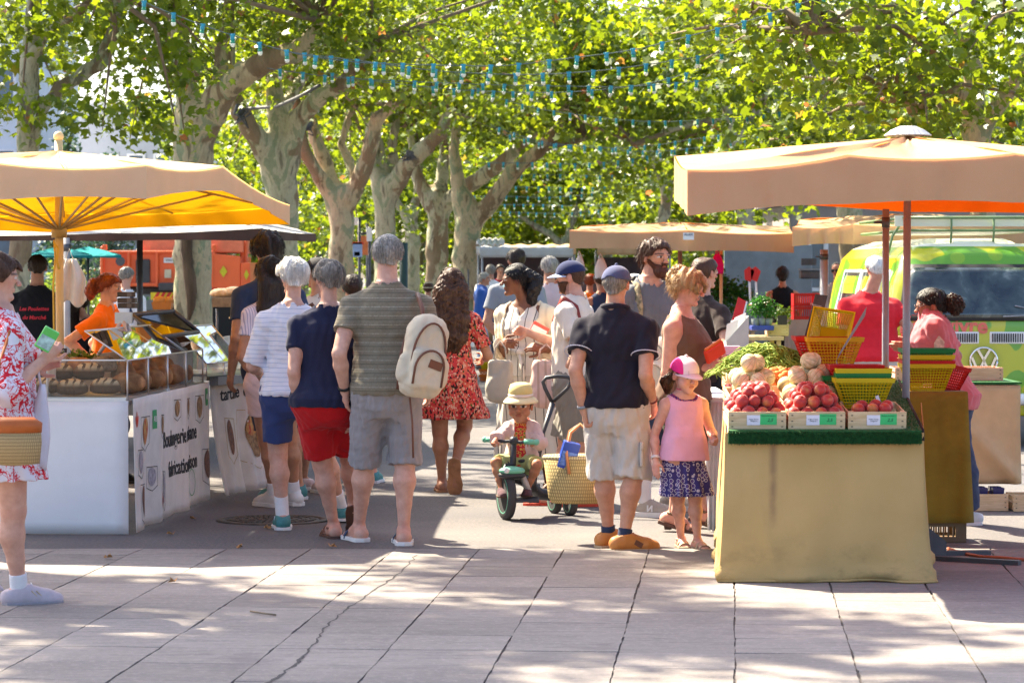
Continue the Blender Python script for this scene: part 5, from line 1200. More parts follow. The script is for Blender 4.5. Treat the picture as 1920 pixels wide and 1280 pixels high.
# ============================================================ VEHICLES
def van_paint():
    t = NT('van_paint'); s = t.sep(); z = s[2]; f = t.noise(2.0, 2, None, .4)
    c = t.ramp(f, [(.52, (.46, .47, .006)), (.535, (.46, .47, .006)), (.545, (.12, .34, .012))])
    v = t.n('TexVoronoi', i_Vector=t.co(), i_Scale=3.1); dots = t.ramp(v.outputs['Distance'], [(.21, 1.0), (.22, 0.0)])
    c = t.mix(t.math('MULTIPLY', dots, .8), c, (.24, .42, .01))
    c = t.mix(t.math('GREATER_THAN', z, 1.85), c, (.72, .74, .55))  # pale roof top: sun glare put into the paint colour
    return t.bsdf(c, .28, coat=.5, spec=.5)
def van():
    Y = 26.2; x0 = (1665 - CX) * Y / F; hw = .86; o = thing('camper_van', 'yellow-green painted camper van with painted roof glare, a roof rack and a round chrome emblem', 'van', (x0 + hw + .02, Y, 0), R(1.5))
    P = van_paint(); sd = SDF(); Ln = 4.3
    def body(p):
        x, y, z = np.abs(p[:, 0]), p[:, 1], p[:, 2]
        w = np.interp(z, [.25, .45, .8, 1.15, 1.5, 1.75, 1.86, 1.93], [.78, .84, .86, .855, .79, .70, .58, .36]); fy = np.interp(z, [.25, .6, 1.14, 1.3, 1.6, 1.78, 1.88, 1.95], [.02, 0, .02, .08, .22, .34, .48, .8])
        nose = .16 * np.clip(x / w, 0, 1.2) ** 3.2
        dx = x - w; dy = (fy + nose) - y; d2 = np.maximum(dx, dy) * .8; r = .07
        q = np.maximum(np.stack([dx + r, dy + r], 1), 0); d2 = np.minimum(np.maximum(dx + r, dy + r), 0) + np.sqrt((q ** 2).sum(1)) - r
        return np.maximum(np.maximum(d2 * .85, y - Ln), np.maximum(.28 - z, z - 1.93))
    sd.add(body, [-.9, -.05, .25], [.9, 4.35, 1.97], 0)
    for s in (-1, 1):
        for yy in (.75, 3.2): sd.add(lambda p, s=s, yy=yy: np.maximum(np.sqrt((p[:, 1] - yy) ** 2 + (p[:, 2] - .31) ** 2) - .37, .60 - p[:, 0] * s), [min(s * .6, s * .9), yy - .4, 0], [max(s * .6, s * .9), yy + .4, .7], 0, 's')
    implicit(sd, .022, 'body_shell', P, o)
    rub = mat('tyre_rubber', (.02, .02, .02), .85, .1); chrome = mat('chrome', (.75, .75, .75), .12, .03, 3, metal=1.0, bump=0)
    for s in (-1, 1):
        for yy in (.75, 3.2):
            wv = MB().lathe([(.20, -.09), (.31, -.085), (.325, -.05), (.325, .05), (.31, .085), (.20, .09)], (s * .76, yy, .325), 28, rot=Matrix.Rotation(math.pi / 2, 3, 'Y')).build('wheel', rub, o); MB().lathe([(.0, -.07), (.20, -.07), (.20, .07), (0, .07)], (s * .77, yy, .325), 20, rot=Matrix.Rotation(math.pi / 2, 3, 'Y')).build('rim', chrome, wv)
    def front(x, z, off=.012):
        w = np.interp(z, [.25, .45, .8, 1.15, 1.5, 1.75, 1.86, 1.93], [.78, .84, .86, .855, .79, .70, .58, .36]); fy = np.interp(z, [.25, .6, 1.14, 1.3, 1.6, 1.78, 1.88, 1.95], [.02, 0, .02, .08, .22, .34, .48, .8])
        return Vector((x, fy + .16 * min(1.2, abs(x) / w) ** 3.2 - off, z))
    # windscreen: rounded outline
    def ws(u, v, off, g=0.0):
        z = 1.19 - g + (.46 + 2 * g) * v; hwid = (.735 - .10 * v + g) * (1 - .06 * abs(2 * v - 1) ** 6); return front((2 * u - 1) * hwid, z, off)
    g_dark = glass_mat('windscreen_glass', (.12, .15, .16), .25, 1.2)
    MB().grid(lambda u, v: ws(u, v, .012, .03), 25, 11).build('windscreen_seal', mat('seal_rubber', (.02, .02, .02), .6), o, solid=.012)
    t = NT('screen_dark'); c = t.ramp(t.noise(3.2, 4, None, .6, .5), [(.35, (.012, .02, .025)), (.55, (.05, .075, .07)), (.68, (.20, .24, .22))]); m = t.bsdf(c, .05, spec=.9)
    MB().grid(lambda u, v: ws(u, v, .024), 25, 11).build('windscreen', m, o, solid=.006)
    MB().tube([front(.18, 1.20, .05), front(.62, 1.22, .05), front(.70, 1.215, .045)], .008, 6).tube([front(.30, 1.30, .045), front(.70, 1.215, .05)], .006, 6).build('wiper', steel, o)
    # grille, emblem, lettering
    wp = mat('van_white', (.78, .78, .74), .35, .03)
    for x in (-.30, .32):
        MB().prism([(-.26, -.055), (.26, -.055), (.26, .055), (-.26, .055)], ((1, 0, 0), (0, 0, 1)), (0, -.02, 0), front(x, 1.005, .0), wp).build('grille', wp, o, bevel=.008)
        mb = MB(); [mb.box(front(x - .235 + .47 * k / 22, 1.005, .022), (.010, .006, .08)) for k in range(23)]; mb.build('grille_slat', mat('slot_black', (.01, .01, .01), .8), o)
    e = front(0, .79, .015); N = 40
    MB().tube([e + Vector((.125 * math.cos(6.2832 * k / N), -.012, .125 * math.sin(6.2832 * k / N))) for k in range(N + 1)], .011, 6).build('emblem_ring', chrome, o)
    bar = lambda mb, a, b: mb.box(e + Vector(((a[0] + b[0]) / 2, -.012, (a[1] + b[1]) / 2)), ((Vector(a) - Vector(b)).length, .016, .022), Matrix.Rotation(-math.atan2(b[1] - a[1], b[0] - a[0]), 3, 'Y'))
    mb = MB(); bar(mb, (-.055, .105), (0, .012)); bar(mb, (.055, .105), (0, .012)); bar(mb, (-.11, .035), (-.052, -.10)); bar(mb, (.11, .035), (.052, -.10)); bar(mb, (-.052, -.10), (0, .0)); bar(mb, (.052, -.10), (0, .0)); mb.build('emblem_letters', chrome, o)
    MB().prism([(-.035, -.13), (.035, -.13), (.04, -.05), (-.02, -.035)], ((1, 0, 0), (0, 0, 1)), (0, -.006, 0), e + Vector((0, -.026, 0)), wp).build('emblem_sticker', wp, o)
    pk = mat('letter_pink', (.72, .16, .10), .5)
    text_mesh('lettering', 'Bien vivre', .20, pk, o, bend=lambda c: front(c.x - .36, 1.11 + c.y, .006 + c.z), depth=.002, off=.006)
    for s in (-1, 1): MB().sphere(front(s * .60, .80, -.02), (.095, .06, .095), 16).build('headlight', mat('lamp_glass', (.6, .6, .58), .1, spec=.9), o); MB().box(front(s * .5, 1.0, .0) + Vector((s * .18, 0, -.0)), (.10, .02, .05)).build('indicator', mat('amber_lens', (.6, .2, .01), .2), o)
    MB().tube([front(x, .44, .09) for x in [(-.86 + 1.72 * k / 12) for k in range(13)]], .055, 8).build('bumper', wp, o)
    # painted hen on the corner
    red = mat('hen_red', (.55, .02, .015), .5); 
    for k in range(7): a = 6.2832 * k / 7; MB().sphere(front(-.70 + .06 * math.cos(a), .94 + .085 * math.sin(a), .012), (.035, .006, .035), 10).build('painted_flower', red, o)
    MB().sphere(front(-.70, .94, .02), (.045, .006, .06), 10).build('painted_centre', mat('hen_yellow', (.6, .5, .02), .5), o); MB().sphere(front(-.685, .985, .028), (.016, .004, .02), 8).build('painted_eye', wp, o)
    # side windows, mirror, rack
    for s in (-1, 1):
        for y0, y1 in ((.42, 1.05), (1.22, 2.3), (2.45, 3.6)):
            q = [Vector((s * (.862 - .0), y0 + (.10 if y0 < 1 else 0), 1.19)), Vector((s * .862, y1, 1.19)), Vector((s * .752, y1, 1.62)), Vector((s * .752, y0 + (.28 if y0 < 1 else 0), 1.62))]
            if s > 0: q = q[::-1]
            MB().add(q + [p - Vector((s * .02, 0, 0)) for p in q], [(3, 2, 1, 0), (4, 5, 6, 7), (0, 1, 5, 4), (1, 2, 6, 5), (2, 3, 7, 6), (3, 0, 4, 7)]).build('side_window', m, o)
            MB().tube(q + q[:1], .018, 6).build('window_trim', wp, o)
    MB().tube([(-.83, .35, 1.15), (-.97, .22, 1.2), (-1.0, .2, 1.28)], .010, 6).build('mirror_arm', steel_d, o); MB().box((-1.0, .19, 1.36), (.085, .03, .16)).build('mirror', steel_d, o, bevel=.02)
    mb = MB(); rk = mat('rack_green', (.16, .25, .10), .45)
    for z, g in ((2.0, 0), (2.12, .02)): mb.tube([(-.62 - g, .55, z), (.62 + g, .55, z), (.62 + g, 3.4, z), (-.62 - g, 3.4, z), (-.62 - g, .55, z)], .014, 6)
    for x in (-.6, -.2, .2, .6): mb.tube([(x, .55, 2.12), (x, .55, 1.98), (x, .60, 1.84)], .011, 6)
    for s in (-1, 1): mb.tube([(s * .62, .7, 2.12), (s * .74, .65, 1.95), (s * .80, .62, 1.72)], .013, 6)
    mb.build('roof_rack', rk, o); 
    for k in range(12): MB().box((0, .62 + .24 * k, 2.0), (1.2, .07, .02)).build('rack_slat', mat('slat_wood', (.55, .50, .42), .6), o)
    text_mesh('sign_board', '', .1, wp, o) if False else MB().box((-.1, .62, 2.09), (1.25, .03, .10)).build('rack_board', P, o)
van()
def truck():
    Y = 60; P = lambda px, py, y=Y: W(px, py, y); b = Vector(((300 - CX) * Y / F, Y, 0)); o = thing('dump_truck', 'orange tipper truck with a 90 disc and red and yellow chevrons', 'truck', b)
    org = mat('truck_orange', (.80, .13, .035), .45, .10, 3, coat=.2); dark = mat('truck_dark', (.05, .05, .055), .6, .3, 5); L = lambda p: p - b
    def slab(px0, py0, px1, py1, d0, d1, m, name, sk=0, bev=.03):
        a, c = L(P(px0, py0)), L(P(px1, py1)); return MB().add([(a.x, d0, c.z), (c.x, d0, c.z + sk), (c.x, d0, a.z + sk), (a.x, d0, a.z), (a.x, d1, c.z), (c.x, d1, c.z + sk), (c.x, d1, a.z + sk), (a.x, d1, a.z)], [(0, 1, 2, 3), (7, 6, 5, 4), (0, 4, 5, 1), (1, 5, 6, 2), (2, 6, 7, 3), (3, 7, 4, 0)]).build(name, m, o, bevel=bev)
    slab(192, 472, 405, 536, 0, 2.4, org, 'tailgate'); slab(258, 446, 455, 474, .1, 2.3, mat('truck_cab', (.74, .20, .10), .45), 'cab_body')
    slab(372, 472, 452, 540, -.1, 2.3, org, 'hopper', -.10); slab(452, 492, 470, 545, -.1, 2.2, org, 'side_post'); slab(378, 536, 450, 543, -.16, 0, mat('truck_red', (.6, .06, .02), .5), 'hopper_lip', -.1)
    for px in (192, 242, 295, 350, 402): slab(px - 3, 462 if px < 200 else 472, px + 3, 538, -.10, 0, org, 'rib_post')
    slab(192, 470, 405, 475, -.09, 0, org, 'top_rail'); slab(192, 530, 405, 537, -.08, 0, org, 'bottom_rail')
    slab(200, 538, 470, 552, .3, 2.1, dark, 'chassis'); slab(255, 486, 282, 532, -.06, 0, dark, 'rear_box'); slab(300, 530, 330, 545, -.3, .2, dark, 'fender')
    a, c = L(P(284, 548)), L(P(330, 562)); MB().box(((a.x + c.x) / 2, -.12, (a.z + c.z) / 2), (c.x - a.x, .03, a.z - c.z)).build('chevron_board', mat('chevron_yellow', (.72, .55, .02), .5), o); h = (a.z - c.z) / 2; zc = (a.z + c.z) / 2
    for k in range(4): x = a.x + (c.x - a.x) * (k + .35) / 4.3; MB().prism([(0, -h), (.075, -h), (.075 + .09, h), (.09, h)], ((1, 0, 0), (0, 0, 1)), (0, -.008, 0), (x, -.137, zc)).build('chevron_stripe', mat('chevron_red', (.60, .04, .02), .5), o)
    q = L(P(227, 490)); rot = Matrix.Rotation(math.pi / 2, 3, 'X')
    MB().lathe([(.0, .0), (.098, .0), (.098, .012), (0, .012)], (q.x, -.10, q.z), 32, rot=rot).build('speed_disc', wpaint, o); MB().lathe([(.085, .0), (.098, .0), (.098, .006), (.085, .006)], (q.x, -.113, q.z), 32, rot=rot).build('disc_ring', steel_d, o)
    text_mesh('lettering', '90', .125, ink, o, (q.x, -.116, q.z), upright(), .002, off=.004)
    for px, py, w_, h_, m in ((318, 488, .24, .11, mat('plate_pale', (.7, .72, .74), .5)), (315, 513, .14, .18, mat('notice', (.62, .55, .40), .6))): p = L(P(px, py)); MB().box((p.x, -.02, p.z), (w_, .02, h_)).build('notice_plate', m, o)
    p = L(P(318, 488)); text_mesh('lettering', 'VINCI', .06, ink, o, (p.x, -.035, p.z), upright(), .001)
    p = L(P(420, 509)); MB().prism([(0, -.125), (.08, 0), (0, .125), (-.08, 0)], ((1, 0, 0), (0, 0, 1)), (0, -.012, 0), (p.x, -.112, p.z)).build('warning_diamond', mat('diamond_yellow', (.55, .50, .02), .5), o)
    p2 = L(P(463, 515)); MB().prism([(0, -.11), (.05, 0), (0, .11), (-.05, 0)], ((1, 0, 0), (0, 0, 1)), (0, -.012, 0), (p2.x, -.112, p2.z)).build('warning_diamond', MATS['diamond_yellow'], o)
    for px in (235, 345, 420):
        p = L(P(px, 560)); w_ = MB().lathe([(.28, -.15), (.48, -.14), (.5, -.08), (.5, .08), (.48, .14), (.28, .15)], (p.x, .35, .5), 28, rot=Matrix.Rotation(math.pi / 2, 3, 'X')).build('wheel', MATS['tyre_rubber'], o); MB().lathe([(0, -.1), (.28, -.12), (.28, .1), (0, .1)], (p.x, .35, .5), 20, rot=Matrix.Rotation(math.pi / 2, 3, 'X')).build('rim', steel_d, w_)
    for px in (452, 458): MB().cyl(L(P(px, 545)) + Vector((0, .3, 0)), L(P(px, 440)) + Vector((0, .3, 0)), .05).build('exhaust_pipe', org, o)
    for px in (197, 402): p = L(P(px, 464)); MB().box((p.x, -.05, p.z), (.09, .09, .12)).build('corner_knob', org, o, bevel=.01)
wpaint = mat('white_paint', (.78, .78, .76), .5, .04)
truck()
# teal parasols by the truck
TEAL = canvas('teal_canvas', (.015, .22, .24), (.01, .14, .16), .15)
for i, (px, Y, l) in enumerate([(110, 42, 'dark teal cafe parasol behind the man in black'), (165, 46, 'second teal cafe parasol, lower and nearer to the truck')]):
    c = W(px, 464, Y); parasol(l, [rimpt(px - 62, 478, 484, Y - 1), rimpt(px + 62, 478, 484, Y - 1), rimpt(px + 60, 477, 482, Y + 1), rimpt(px - 60, 477, 482, Y + 1)], W(px, 462, Y), TEAL, 1, (c.x, Y, 0), steel_d, .02, group='teal cafe parasols', sag=.03)
for k, (px, Y) in enumerate(((85, 41), (152, 40), (165, 43))):
    c = G(px, 512 + F * HC / Y); o = thing('cafe_table', 'small dark round cafe table under the teal parasols', 'table', (c.x, Y, 0), 0, 'dark cafe tables'); MB().cyl((0, 0, .72), (0, 0, .745), .34, .34, 24).build('tabletop', steel_d, o); MB().cyl((0, 0, 0), (0, 0, .72), .03).build('pedestal', steel_d, o); MB().cyl((0, 0, 0), (0, 0, .03), .22).build('foot', steel_d, o)
# ============================================================ VEGETABLE STALL AND FAR STALLS
def table(label, px0, px1, ztop, Y, d, m, skirt=None, legs=True, name='stall_table'):
    a, b = (px0 - CX) * Y / F, (px1 - CX) * Y / F; o = thing(name, label, 'table', ((a + b) / 2, Y, 0)); w_ = b - a
    MB().box((0, d / 2, ztop - .02), (w_, d, .04)).build('tabletop', m, o, bevel=.004)
    if skirt: MB().grid(lambda u, v: Vector(((u - .5) * w_, -.01 - .012 * math.sin(u * 40) * v, (ztop - .04) * (1 - v) + .01)), 60, 8).build('skirt', skirt, o, solid=.004)
    for sx_ in (-1, 1):
        for yy in (.06, d - .06): MB().box((sx_ * (w_ / 2 - .05), yy, (ztop - .04) / 2), (.045, .045, ztop - .04)).build('leg', m, o)
    return o
PALE = cloth('pale_blue_cloth', (.56, .60, .64))
table('cash table with a pale blue-grey cloth between the blond woman and the produce', 1328, 1378, .83, 17.6, 1.6, white_lam, PALE)
o = thing('file_box', 'grey magazine file holding papers on the cash table', 'file box', W(1385, 655, 19)); 
q = [W(*p, 19) - o.location for p in ((1362, 655), (1404, 655), (1404, 592), (1362, 640))]; MB().add(q + [p + Vector((0, .20, 0)) for p in q], [(0, 1, 2, 3), (7, 6, 5, 4), (0, 4, 5, 1), (1, 5, 6, 2), (3, 7, 4, 0)]).build('box', mat('file_grey', (.42, .47, .47), .6), o)
for k in range(3): MB().add([W(1360 + 9 * k, 640 - 8 * k, 19) - o.location + Vector((0, .05 + .04 * k, 0)), W(1384 + 8 * k, 625 - 8 * k, 19) - o.location + Vector((0, .05 + .04 * k, 0)), W(1386 + 8 * k, 598 - 6 * k, 19) - o.location + Vector((0, .05 + .04 * k, 0)), W(1364 + 8 * k, 608 - 6 * k, 19) - o.location + Vector((0, .05 + .04 * k, 0))], [(0, 1, 2, 3)]).build('paper_sheet', wpaint, o, solid=.002)
for k in range(3): o = MB().box((0, 0, 0), (.10, .12, .018)).build('paper_pad', mat('pad_pink', (.66, .42, .55), .7)); o.location = W(1372, 662 - 5.5 * k, 18.4); tag(o, ['lowest', 'middle', 'uppermost'][k] + ' pink paper pad of the little pile on the cash table', 'paper pad', 'pink pads on the cash table')
table('wooden table carrying the basil pots and salad crate', 1340, 1470, .93, 30, .9, WOOD)
o = thing('price_flag', 'red folded price flag in front of the basil pots', 'price sign', W(1384, 612, 27)); MB().prism([(-.075, 0), (.015, .0), (.075, .24), (-.0, .28)], ((1, 0, 0), (0, 0, 1)), (0, .01, 0)).build('flag', mat('flag_red', (.62, .02, .02), .5), o); MB().prism([(.016, 0), (.03, 0), (.09, .24), (.076, .24)], ((1, 0, 0), (0, 0, 1)), (0, .01, 0)).build('stick', wpaint, o)
BAS = leaf_mat('basil_leaf', (.015, .07, .012), (.035, .14, .02), (.06, .25, .02), .35)
o = thing('seedling_tray', 'blue tray of leafy basil pots on the wooden table', 'plant tray', W(1428, 618, 30.3)); MB().box((0, 0, .02), (.24, .3, .05)).build('tray', mat('tray_blue', (.03, .06, .35), .5), o, bevel=.008)
put('foliage', leaves_mesh('foliage', [(Vector((-.06, 0, .22)), (.13, .14, .13)), (Vector((.06, 0, .20)), (.13, .14, .13)), (Vector((0, -.02, .30)), (.14, .12, .10))], 1300, .06, 5, [(0, -.5), (.35, 0), (0, .6), (-.35, 0)]), BAS, o)
for x in (-.07, .0, .07): MB().lathe([(.035, .04), (.045, .12), (.04, .12), (0, .11)], (x, -.04, 0), 10).build('plant_pot', mat('pot_film', (.35, .40, .38), .3, trans=.3), o)
crate('crate of salad heads on the wooden table beside the basil', ((1448 - CX) * 30 / F + .09, 30.45, .932), 0, w=.22, d=.4, h=.13, group='crates at the vegetable stall'); greens('lettuce_plant', 'pale green salad heads in the crate beside the basil', 1465, 600, 30.5, (.12, .15, .10), 260, LEAF2, .08)
o = MB().prism([(-.05, -.05), (.05, -.05), (.05, .05), (-.05, .05)], ((1, 0, 0), (0, 0, 1)), (0, .01, 0)).build('price_slate', mat('slate', 1)); o.location = W(1467, 600, 30.1); tag(o, 'small square slate on the salad crate', 'price sign')
table('long back table of the vegetable stall, heaped with dark greens', 1335, 1420, .9, 36.4, .8, WOOD); table('counter at the back of the vegetable stall with a scale', 1475, 1545, 1.02, 37.5, .6, mat('counter_beige', (.55, .50, .42), .6), cloth('counter_cloth', (.5, .45, .38)))
o = thing('shop_scale', 'black weighing scale on the back counter of the vegetable stall', 'scale', W(1518, 522, 37.7) + Vector((0, 0, -.02))); MB().box((0, 0, .07), (.26, .24, .11)).build('housing', steel_d, o, bevel=.02); MB().box((0, 0, .14), (.28, .26, .015)).build('pan', steel, o); MB().box((0, .1, .24), (.2, .04, .09)).build('display', steel_d, o)
for i, (px, py, Y, r, n, l) in enumerate([(1352, 560, 36.5, (.28, .2, .22), 900, 'dark leafy bundle under the pink bag'), (1385, 570, 36.6, (.25, .2, .18), 900, 'dark leafy bundle behind the basil pots'), (1345, 595, 36.4, (.3, .2, .15), 900, 'herbs low beside the grey file')]): greens('foliage_bunch', l, px, py, Y, r, n, BAS, .10, 'herbs', 'herb bundles on the back table')
for i, (px, py, Y, c, l) in enumerate([(1513, 560, 33.5, 'red', 'red plastic crate nearest the slate'), (1513, 585, 33.4, 'red', 'red plastic crate under the other red crate')]): plastic_crate(l, W(px, py + 14, Y), .30, .3, .15, BC[c], 12)
o = basket('green plastic basket in the hand of the woman in black', W(1492, 612, 38), 'green', .26, .2, .16, rot=(R(20), R(-38), 0), group='held baskets')
def hang_bag(name, label, px, py, Y, w_, h, m, grp=None):
    o = thing(name, label, 'bag', W(px, py, Y), 0, grp)
    MB().grid(lambda u, v: Vector((math.cos(6.2832 * u) * w_ / 2 * (.25 + .75 * min(1, v * 1.8) ** .7) * (1 - .15 * v * v), math.sin(6.2832 * u) * w_ * .22 * (.3 + .7 * v), -h * (.18 + .82 * v) + .01 * math.sin(u * 19))), 20, 10, None, True, True).build('pouch', m, o, solid=.003)
    MB().tube([(-w_ * .13, 0, -h * .2), (-.01, 0, 0), (w_ * .13, 0, -h * .2)], .012, 6).build('handles', m, o); return o
hang_bag('hanging_bag', 'bright pink bag hung at the vegetable stall', 1345, 468, 35.6, .17, .30, cloth('bag_pink', (.75, .01, .20))); 
WB = cloth('bag_white', (.70, .70, .68)); hang_bag('hanging_bag', 'long white bag hanging at the near end of the tan awning', 1087, 470, 35.4, .13, .32, WB, 'white bags under the tan awning'); hang_bag('hanging_bag', 'wider white bag hanging next to the long white one', 1127, 476, 35.6, .17, .30, WB, 'white bags under the tan awning')
o = thing('poster', 'black poster with white lettering behind the pink bag', 'poster', W(1338, 545, 36.8)); MB().box((0, 0, 0), (.22, .02, .55)).build('panel', mat('poster_black', (.02, .02, .022), .5), o); text_mesh('lettering', 'fruits', .07, wpaint, o, (0, -.012, .1), upright(), .001); text_mesh('lettering', 'bio', .07, wpaint, o, (0, -.012, -.02), upright(), .001)
for k in range(2): o = MB().prism([(-.04, 0), (.03, -.03), (.075, .10), (.01, .16), (-.05, .11)], ((1, 0, 0), (0, 0, 1)), (0, .02, 0)).build('price_flag', MATS['flag_red']); o.location = W(1403 + 12 * k, 524, 34.5); tag(o, ['red price flag on a white stick, nearer the pink bag', 'red price flag on a white stick, nearer the bearded seller'][k], 'price sign')
for k in range(2): o = MB().cyl((0, 0, 0), (.02, 0, -.42), .014).build('sign_stick', wpaint); o.location = W(1405 + 12 * k, 522, 34.52); tag(o, ['white stick under the red flag nearer the pink bag', 'white stick under the red flag nearer the bearded seller'][k], 'stick')
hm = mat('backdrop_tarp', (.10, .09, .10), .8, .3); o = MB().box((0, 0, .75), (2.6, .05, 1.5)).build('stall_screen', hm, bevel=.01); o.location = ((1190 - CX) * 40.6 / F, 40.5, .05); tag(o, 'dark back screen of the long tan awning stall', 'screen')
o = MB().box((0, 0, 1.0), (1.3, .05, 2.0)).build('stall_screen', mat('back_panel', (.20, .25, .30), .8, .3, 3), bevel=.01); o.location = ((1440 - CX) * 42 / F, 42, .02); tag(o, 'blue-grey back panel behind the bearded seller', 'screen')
table('shelf table under the white bags, with orange and blue goods', 1080, 1250, .85, 36.5, .8, WOOD, cloth('counter_cloth', 1))
for i in range(7): crate(['wooden crate on the table under the white bags'][0], ((1092 + 24 * i - CX) * 36.7 / F, 36.9, .852), 0, w=.145, d=.4, h=.12, group='crates under the long tan awning')
# far stalls in the middle
def far_stall(label, px0, px1, yt, yb, Y, roofm, skirtm, d=3):
    a, b = W(px0, yt, Y), W(px1, yb, Y); o = thing('market_stall', label, 'market stall', ((a.x + b.x) / 2, Y, 0), 0, 'far market stalls'); w_ = b.x - a.x
    def fn(u, v): return Vector(((u - .5) * w_, v * d, b.z + (a.z - b.z) * math.sin(math.pi * (.15 + .7 * v)) + .03 * math.sin(u * 30)))
    MB().grid(fn, 24, 8).build('awning', roofm, o, solid=.02); MB().grid(lambda u, v: Vector(((u - .5) * w_, -.01 + .02 * math.sin(u * 40) * v, b.z + .12 - .22 * v)), 40, 4).build('valance', roofm, o, solid=.01)
    for sx_ in (-1, 1):
        for yy in (.05, d - .05): MB().cyl((sx_ * (w_ / 2 - .05), yy, 0), (sx_ * (w_ / 2 - .05), yy, b.z + .05), .025, n=8).build('post', steel, o)
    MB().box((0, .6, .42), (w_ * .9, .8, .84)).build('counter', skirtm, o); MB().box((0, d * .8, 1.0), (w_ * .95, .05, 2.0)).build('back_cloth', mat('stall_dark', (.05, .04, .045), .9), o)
    rg = random.Random(px0)
    for k in range(8): MB().box((-w_ * .4 + w_ * .8 * k / 7, .5, .84 + .12), (w_ * .08, .4, .2 + .2 * rg.random())).build('goods_box', [BC['red'], BC['orange'], wpaint, WOOD, BC['yellow']][k % 5], o)
GREY = canvas('grey_canvas', (.50, .52, .54), (.3, .3, .3), .1)[0]
far_stall('far stall with a pale grey awning right of the thick trunk', 900, 1075, 462, 474, 62, GREY, cloth('stall_cloth_red', (.35, .06, .05))); far_stall('farther stall with a white hooped roof beside the thick trunk', 893, 945, 446, 470, 75, cloth('white_tarp', (.70, .70, .70)), cloth('stall_cloth_grey', (.3, .3, .3)))
far_stall('distant stall closing the lane below the brick house', 940, 1080, 458, 472, 100, TAN[0], cloth('stall_cloth_red', 1)); far_stall('far stall half hidden by the long tan awning', 1120, 1260, 455, 470, 70, TAN[0], cloth('stall_cloth_grey', 1))
o = basket('yellow basket on the pile beside the man in the blue shirt', W(913, 694, 42), 'yellow', .22, .2, .12, group='baskets piled in the lane'); basket('upper yellow basket of the pile beside the man in the blue shirt', W(913, 688, 42), 'yellow', .22, .2, .12, group='baskets piled in the lane'); basket('orange basket at the bottom of the pile beside the man in the blue shirt', W(912, 728, 42), 'orange', .22, .2, .2, group='baskets piled in the lane'); basket('orange basket in the middle of the pile beside the man in the blue shirt', W(912, 712, 42), 'orange', .22, .2, .16, group='baskets piled in the lane')
wk = None
def wicker(name, base, sc=60, warm=0):
    t = NT(name); s = t.sep(); a = t.math('SINE', t.math('MULTIPLY', s[2], sc * 2.2)); th = t.math('ARCTAN2', s[1], s[0]); b = t.math('SINE', t.math('ADD', t.math('MULTIPLY', th, sc), t.math('MULTIPLY', t.math('FLOOR', t.math('MULTIPLY', s[2], sc * .7)), 1.57)))
    h = t.math('MULTIPLY', t.math('ABSOLUTE', a), t.math('ADD', t.math('MULTIPLY', b, .5), .5)); v = t.noise(7, 4)
    return t.bsdf(t.mix(t.ramp(v, [(.4, 0.0), (.7, .35)]), t.ramp(h, [(.05, tuple(Vector(base) * .45)), (.5, base)]), tuple(Vector(base) * .7)), .8, t.bump(h, .4, .003), spec=.2)
WICK = wicker('wicker_straw', (.50, .36, .12)); WICKD = wicker('wicker_brown', (.28, .17, .08))
o = thing('basket_stand', 'small brown wicker basket on a tall iron stem beside the man in blue', 'basket stand', ((930 - CX) * 41 / F, 41, 0)); z = 1.6 - (640 - 512) * 41 / F; MB().lathe([(.10, 0), (.13, .20), (.12, .20), (.09, .02), (0, .02)], (0, 0, z), 18).build('wicker_basket', WICKD, o); MB().cyl((0, 0, 0), (0, 0, z), .012, n=8).build('stem', steel_d, o); MB().cyl((0, 0, 0), (0, 0, .02), .14).build('foot', steel_d, o)
# sign posts and lamp posts between the trunks
def signpost(label, px, Y, py_top, plates, r=.035, m=steel_d, name='sign_post'):
    x = (px - CX) * Y / F; h = W(px, py_top, Y).z; o = thing(name, label, 'sign post', (x, Y, 0)); MB().cyl((0, 0, 0), (0, 0, h), r, r, 10).build('post', m, o)
    for py, w_, hh, dx, mm in plates: MB().box((dx, -r - .015, W(px, py, Y).z), (w_, .03, hh)).build('sign_plate', mm, o, bevel=.005)
PB = mat('plate_blue', (.25, .40, .68), .5); PR = mat('plate_red', (.60, .06, .04), .5); PO = mat('plate_orange', (.60, .18, .06), .6, .4, 5)
signpost('dark post with a blue and white notice and a red cap beside the V trunk', 674, 66, 408, [(468, .22, .34, -.04, PB), (456, .30, .06, -.04, PR), (476, .14, .1, -.05, wpaint), (415, .14, .18, -.1, wpaint)])
signpost('post carrying an orange poster box behind the grey haired man', 689, 68, 420, [(460, .30, .46, -.08, PO), (438, .34, .06, -.08, MATS['truck_dark'])], name='poster_post')
signpost('slim post with a white plate next to the orange poster', 693, 64, 425, [(440, .12, .30, 0, wpaint)])
signpost('dark green square column behind the grey haired man', 757, 40, 455, [], .06, mat('column_green', (.02, .05, .045), .5), 'street_column')
signpost('thin dark pole against the thick trunk', 878, 70, 505, [], .02)
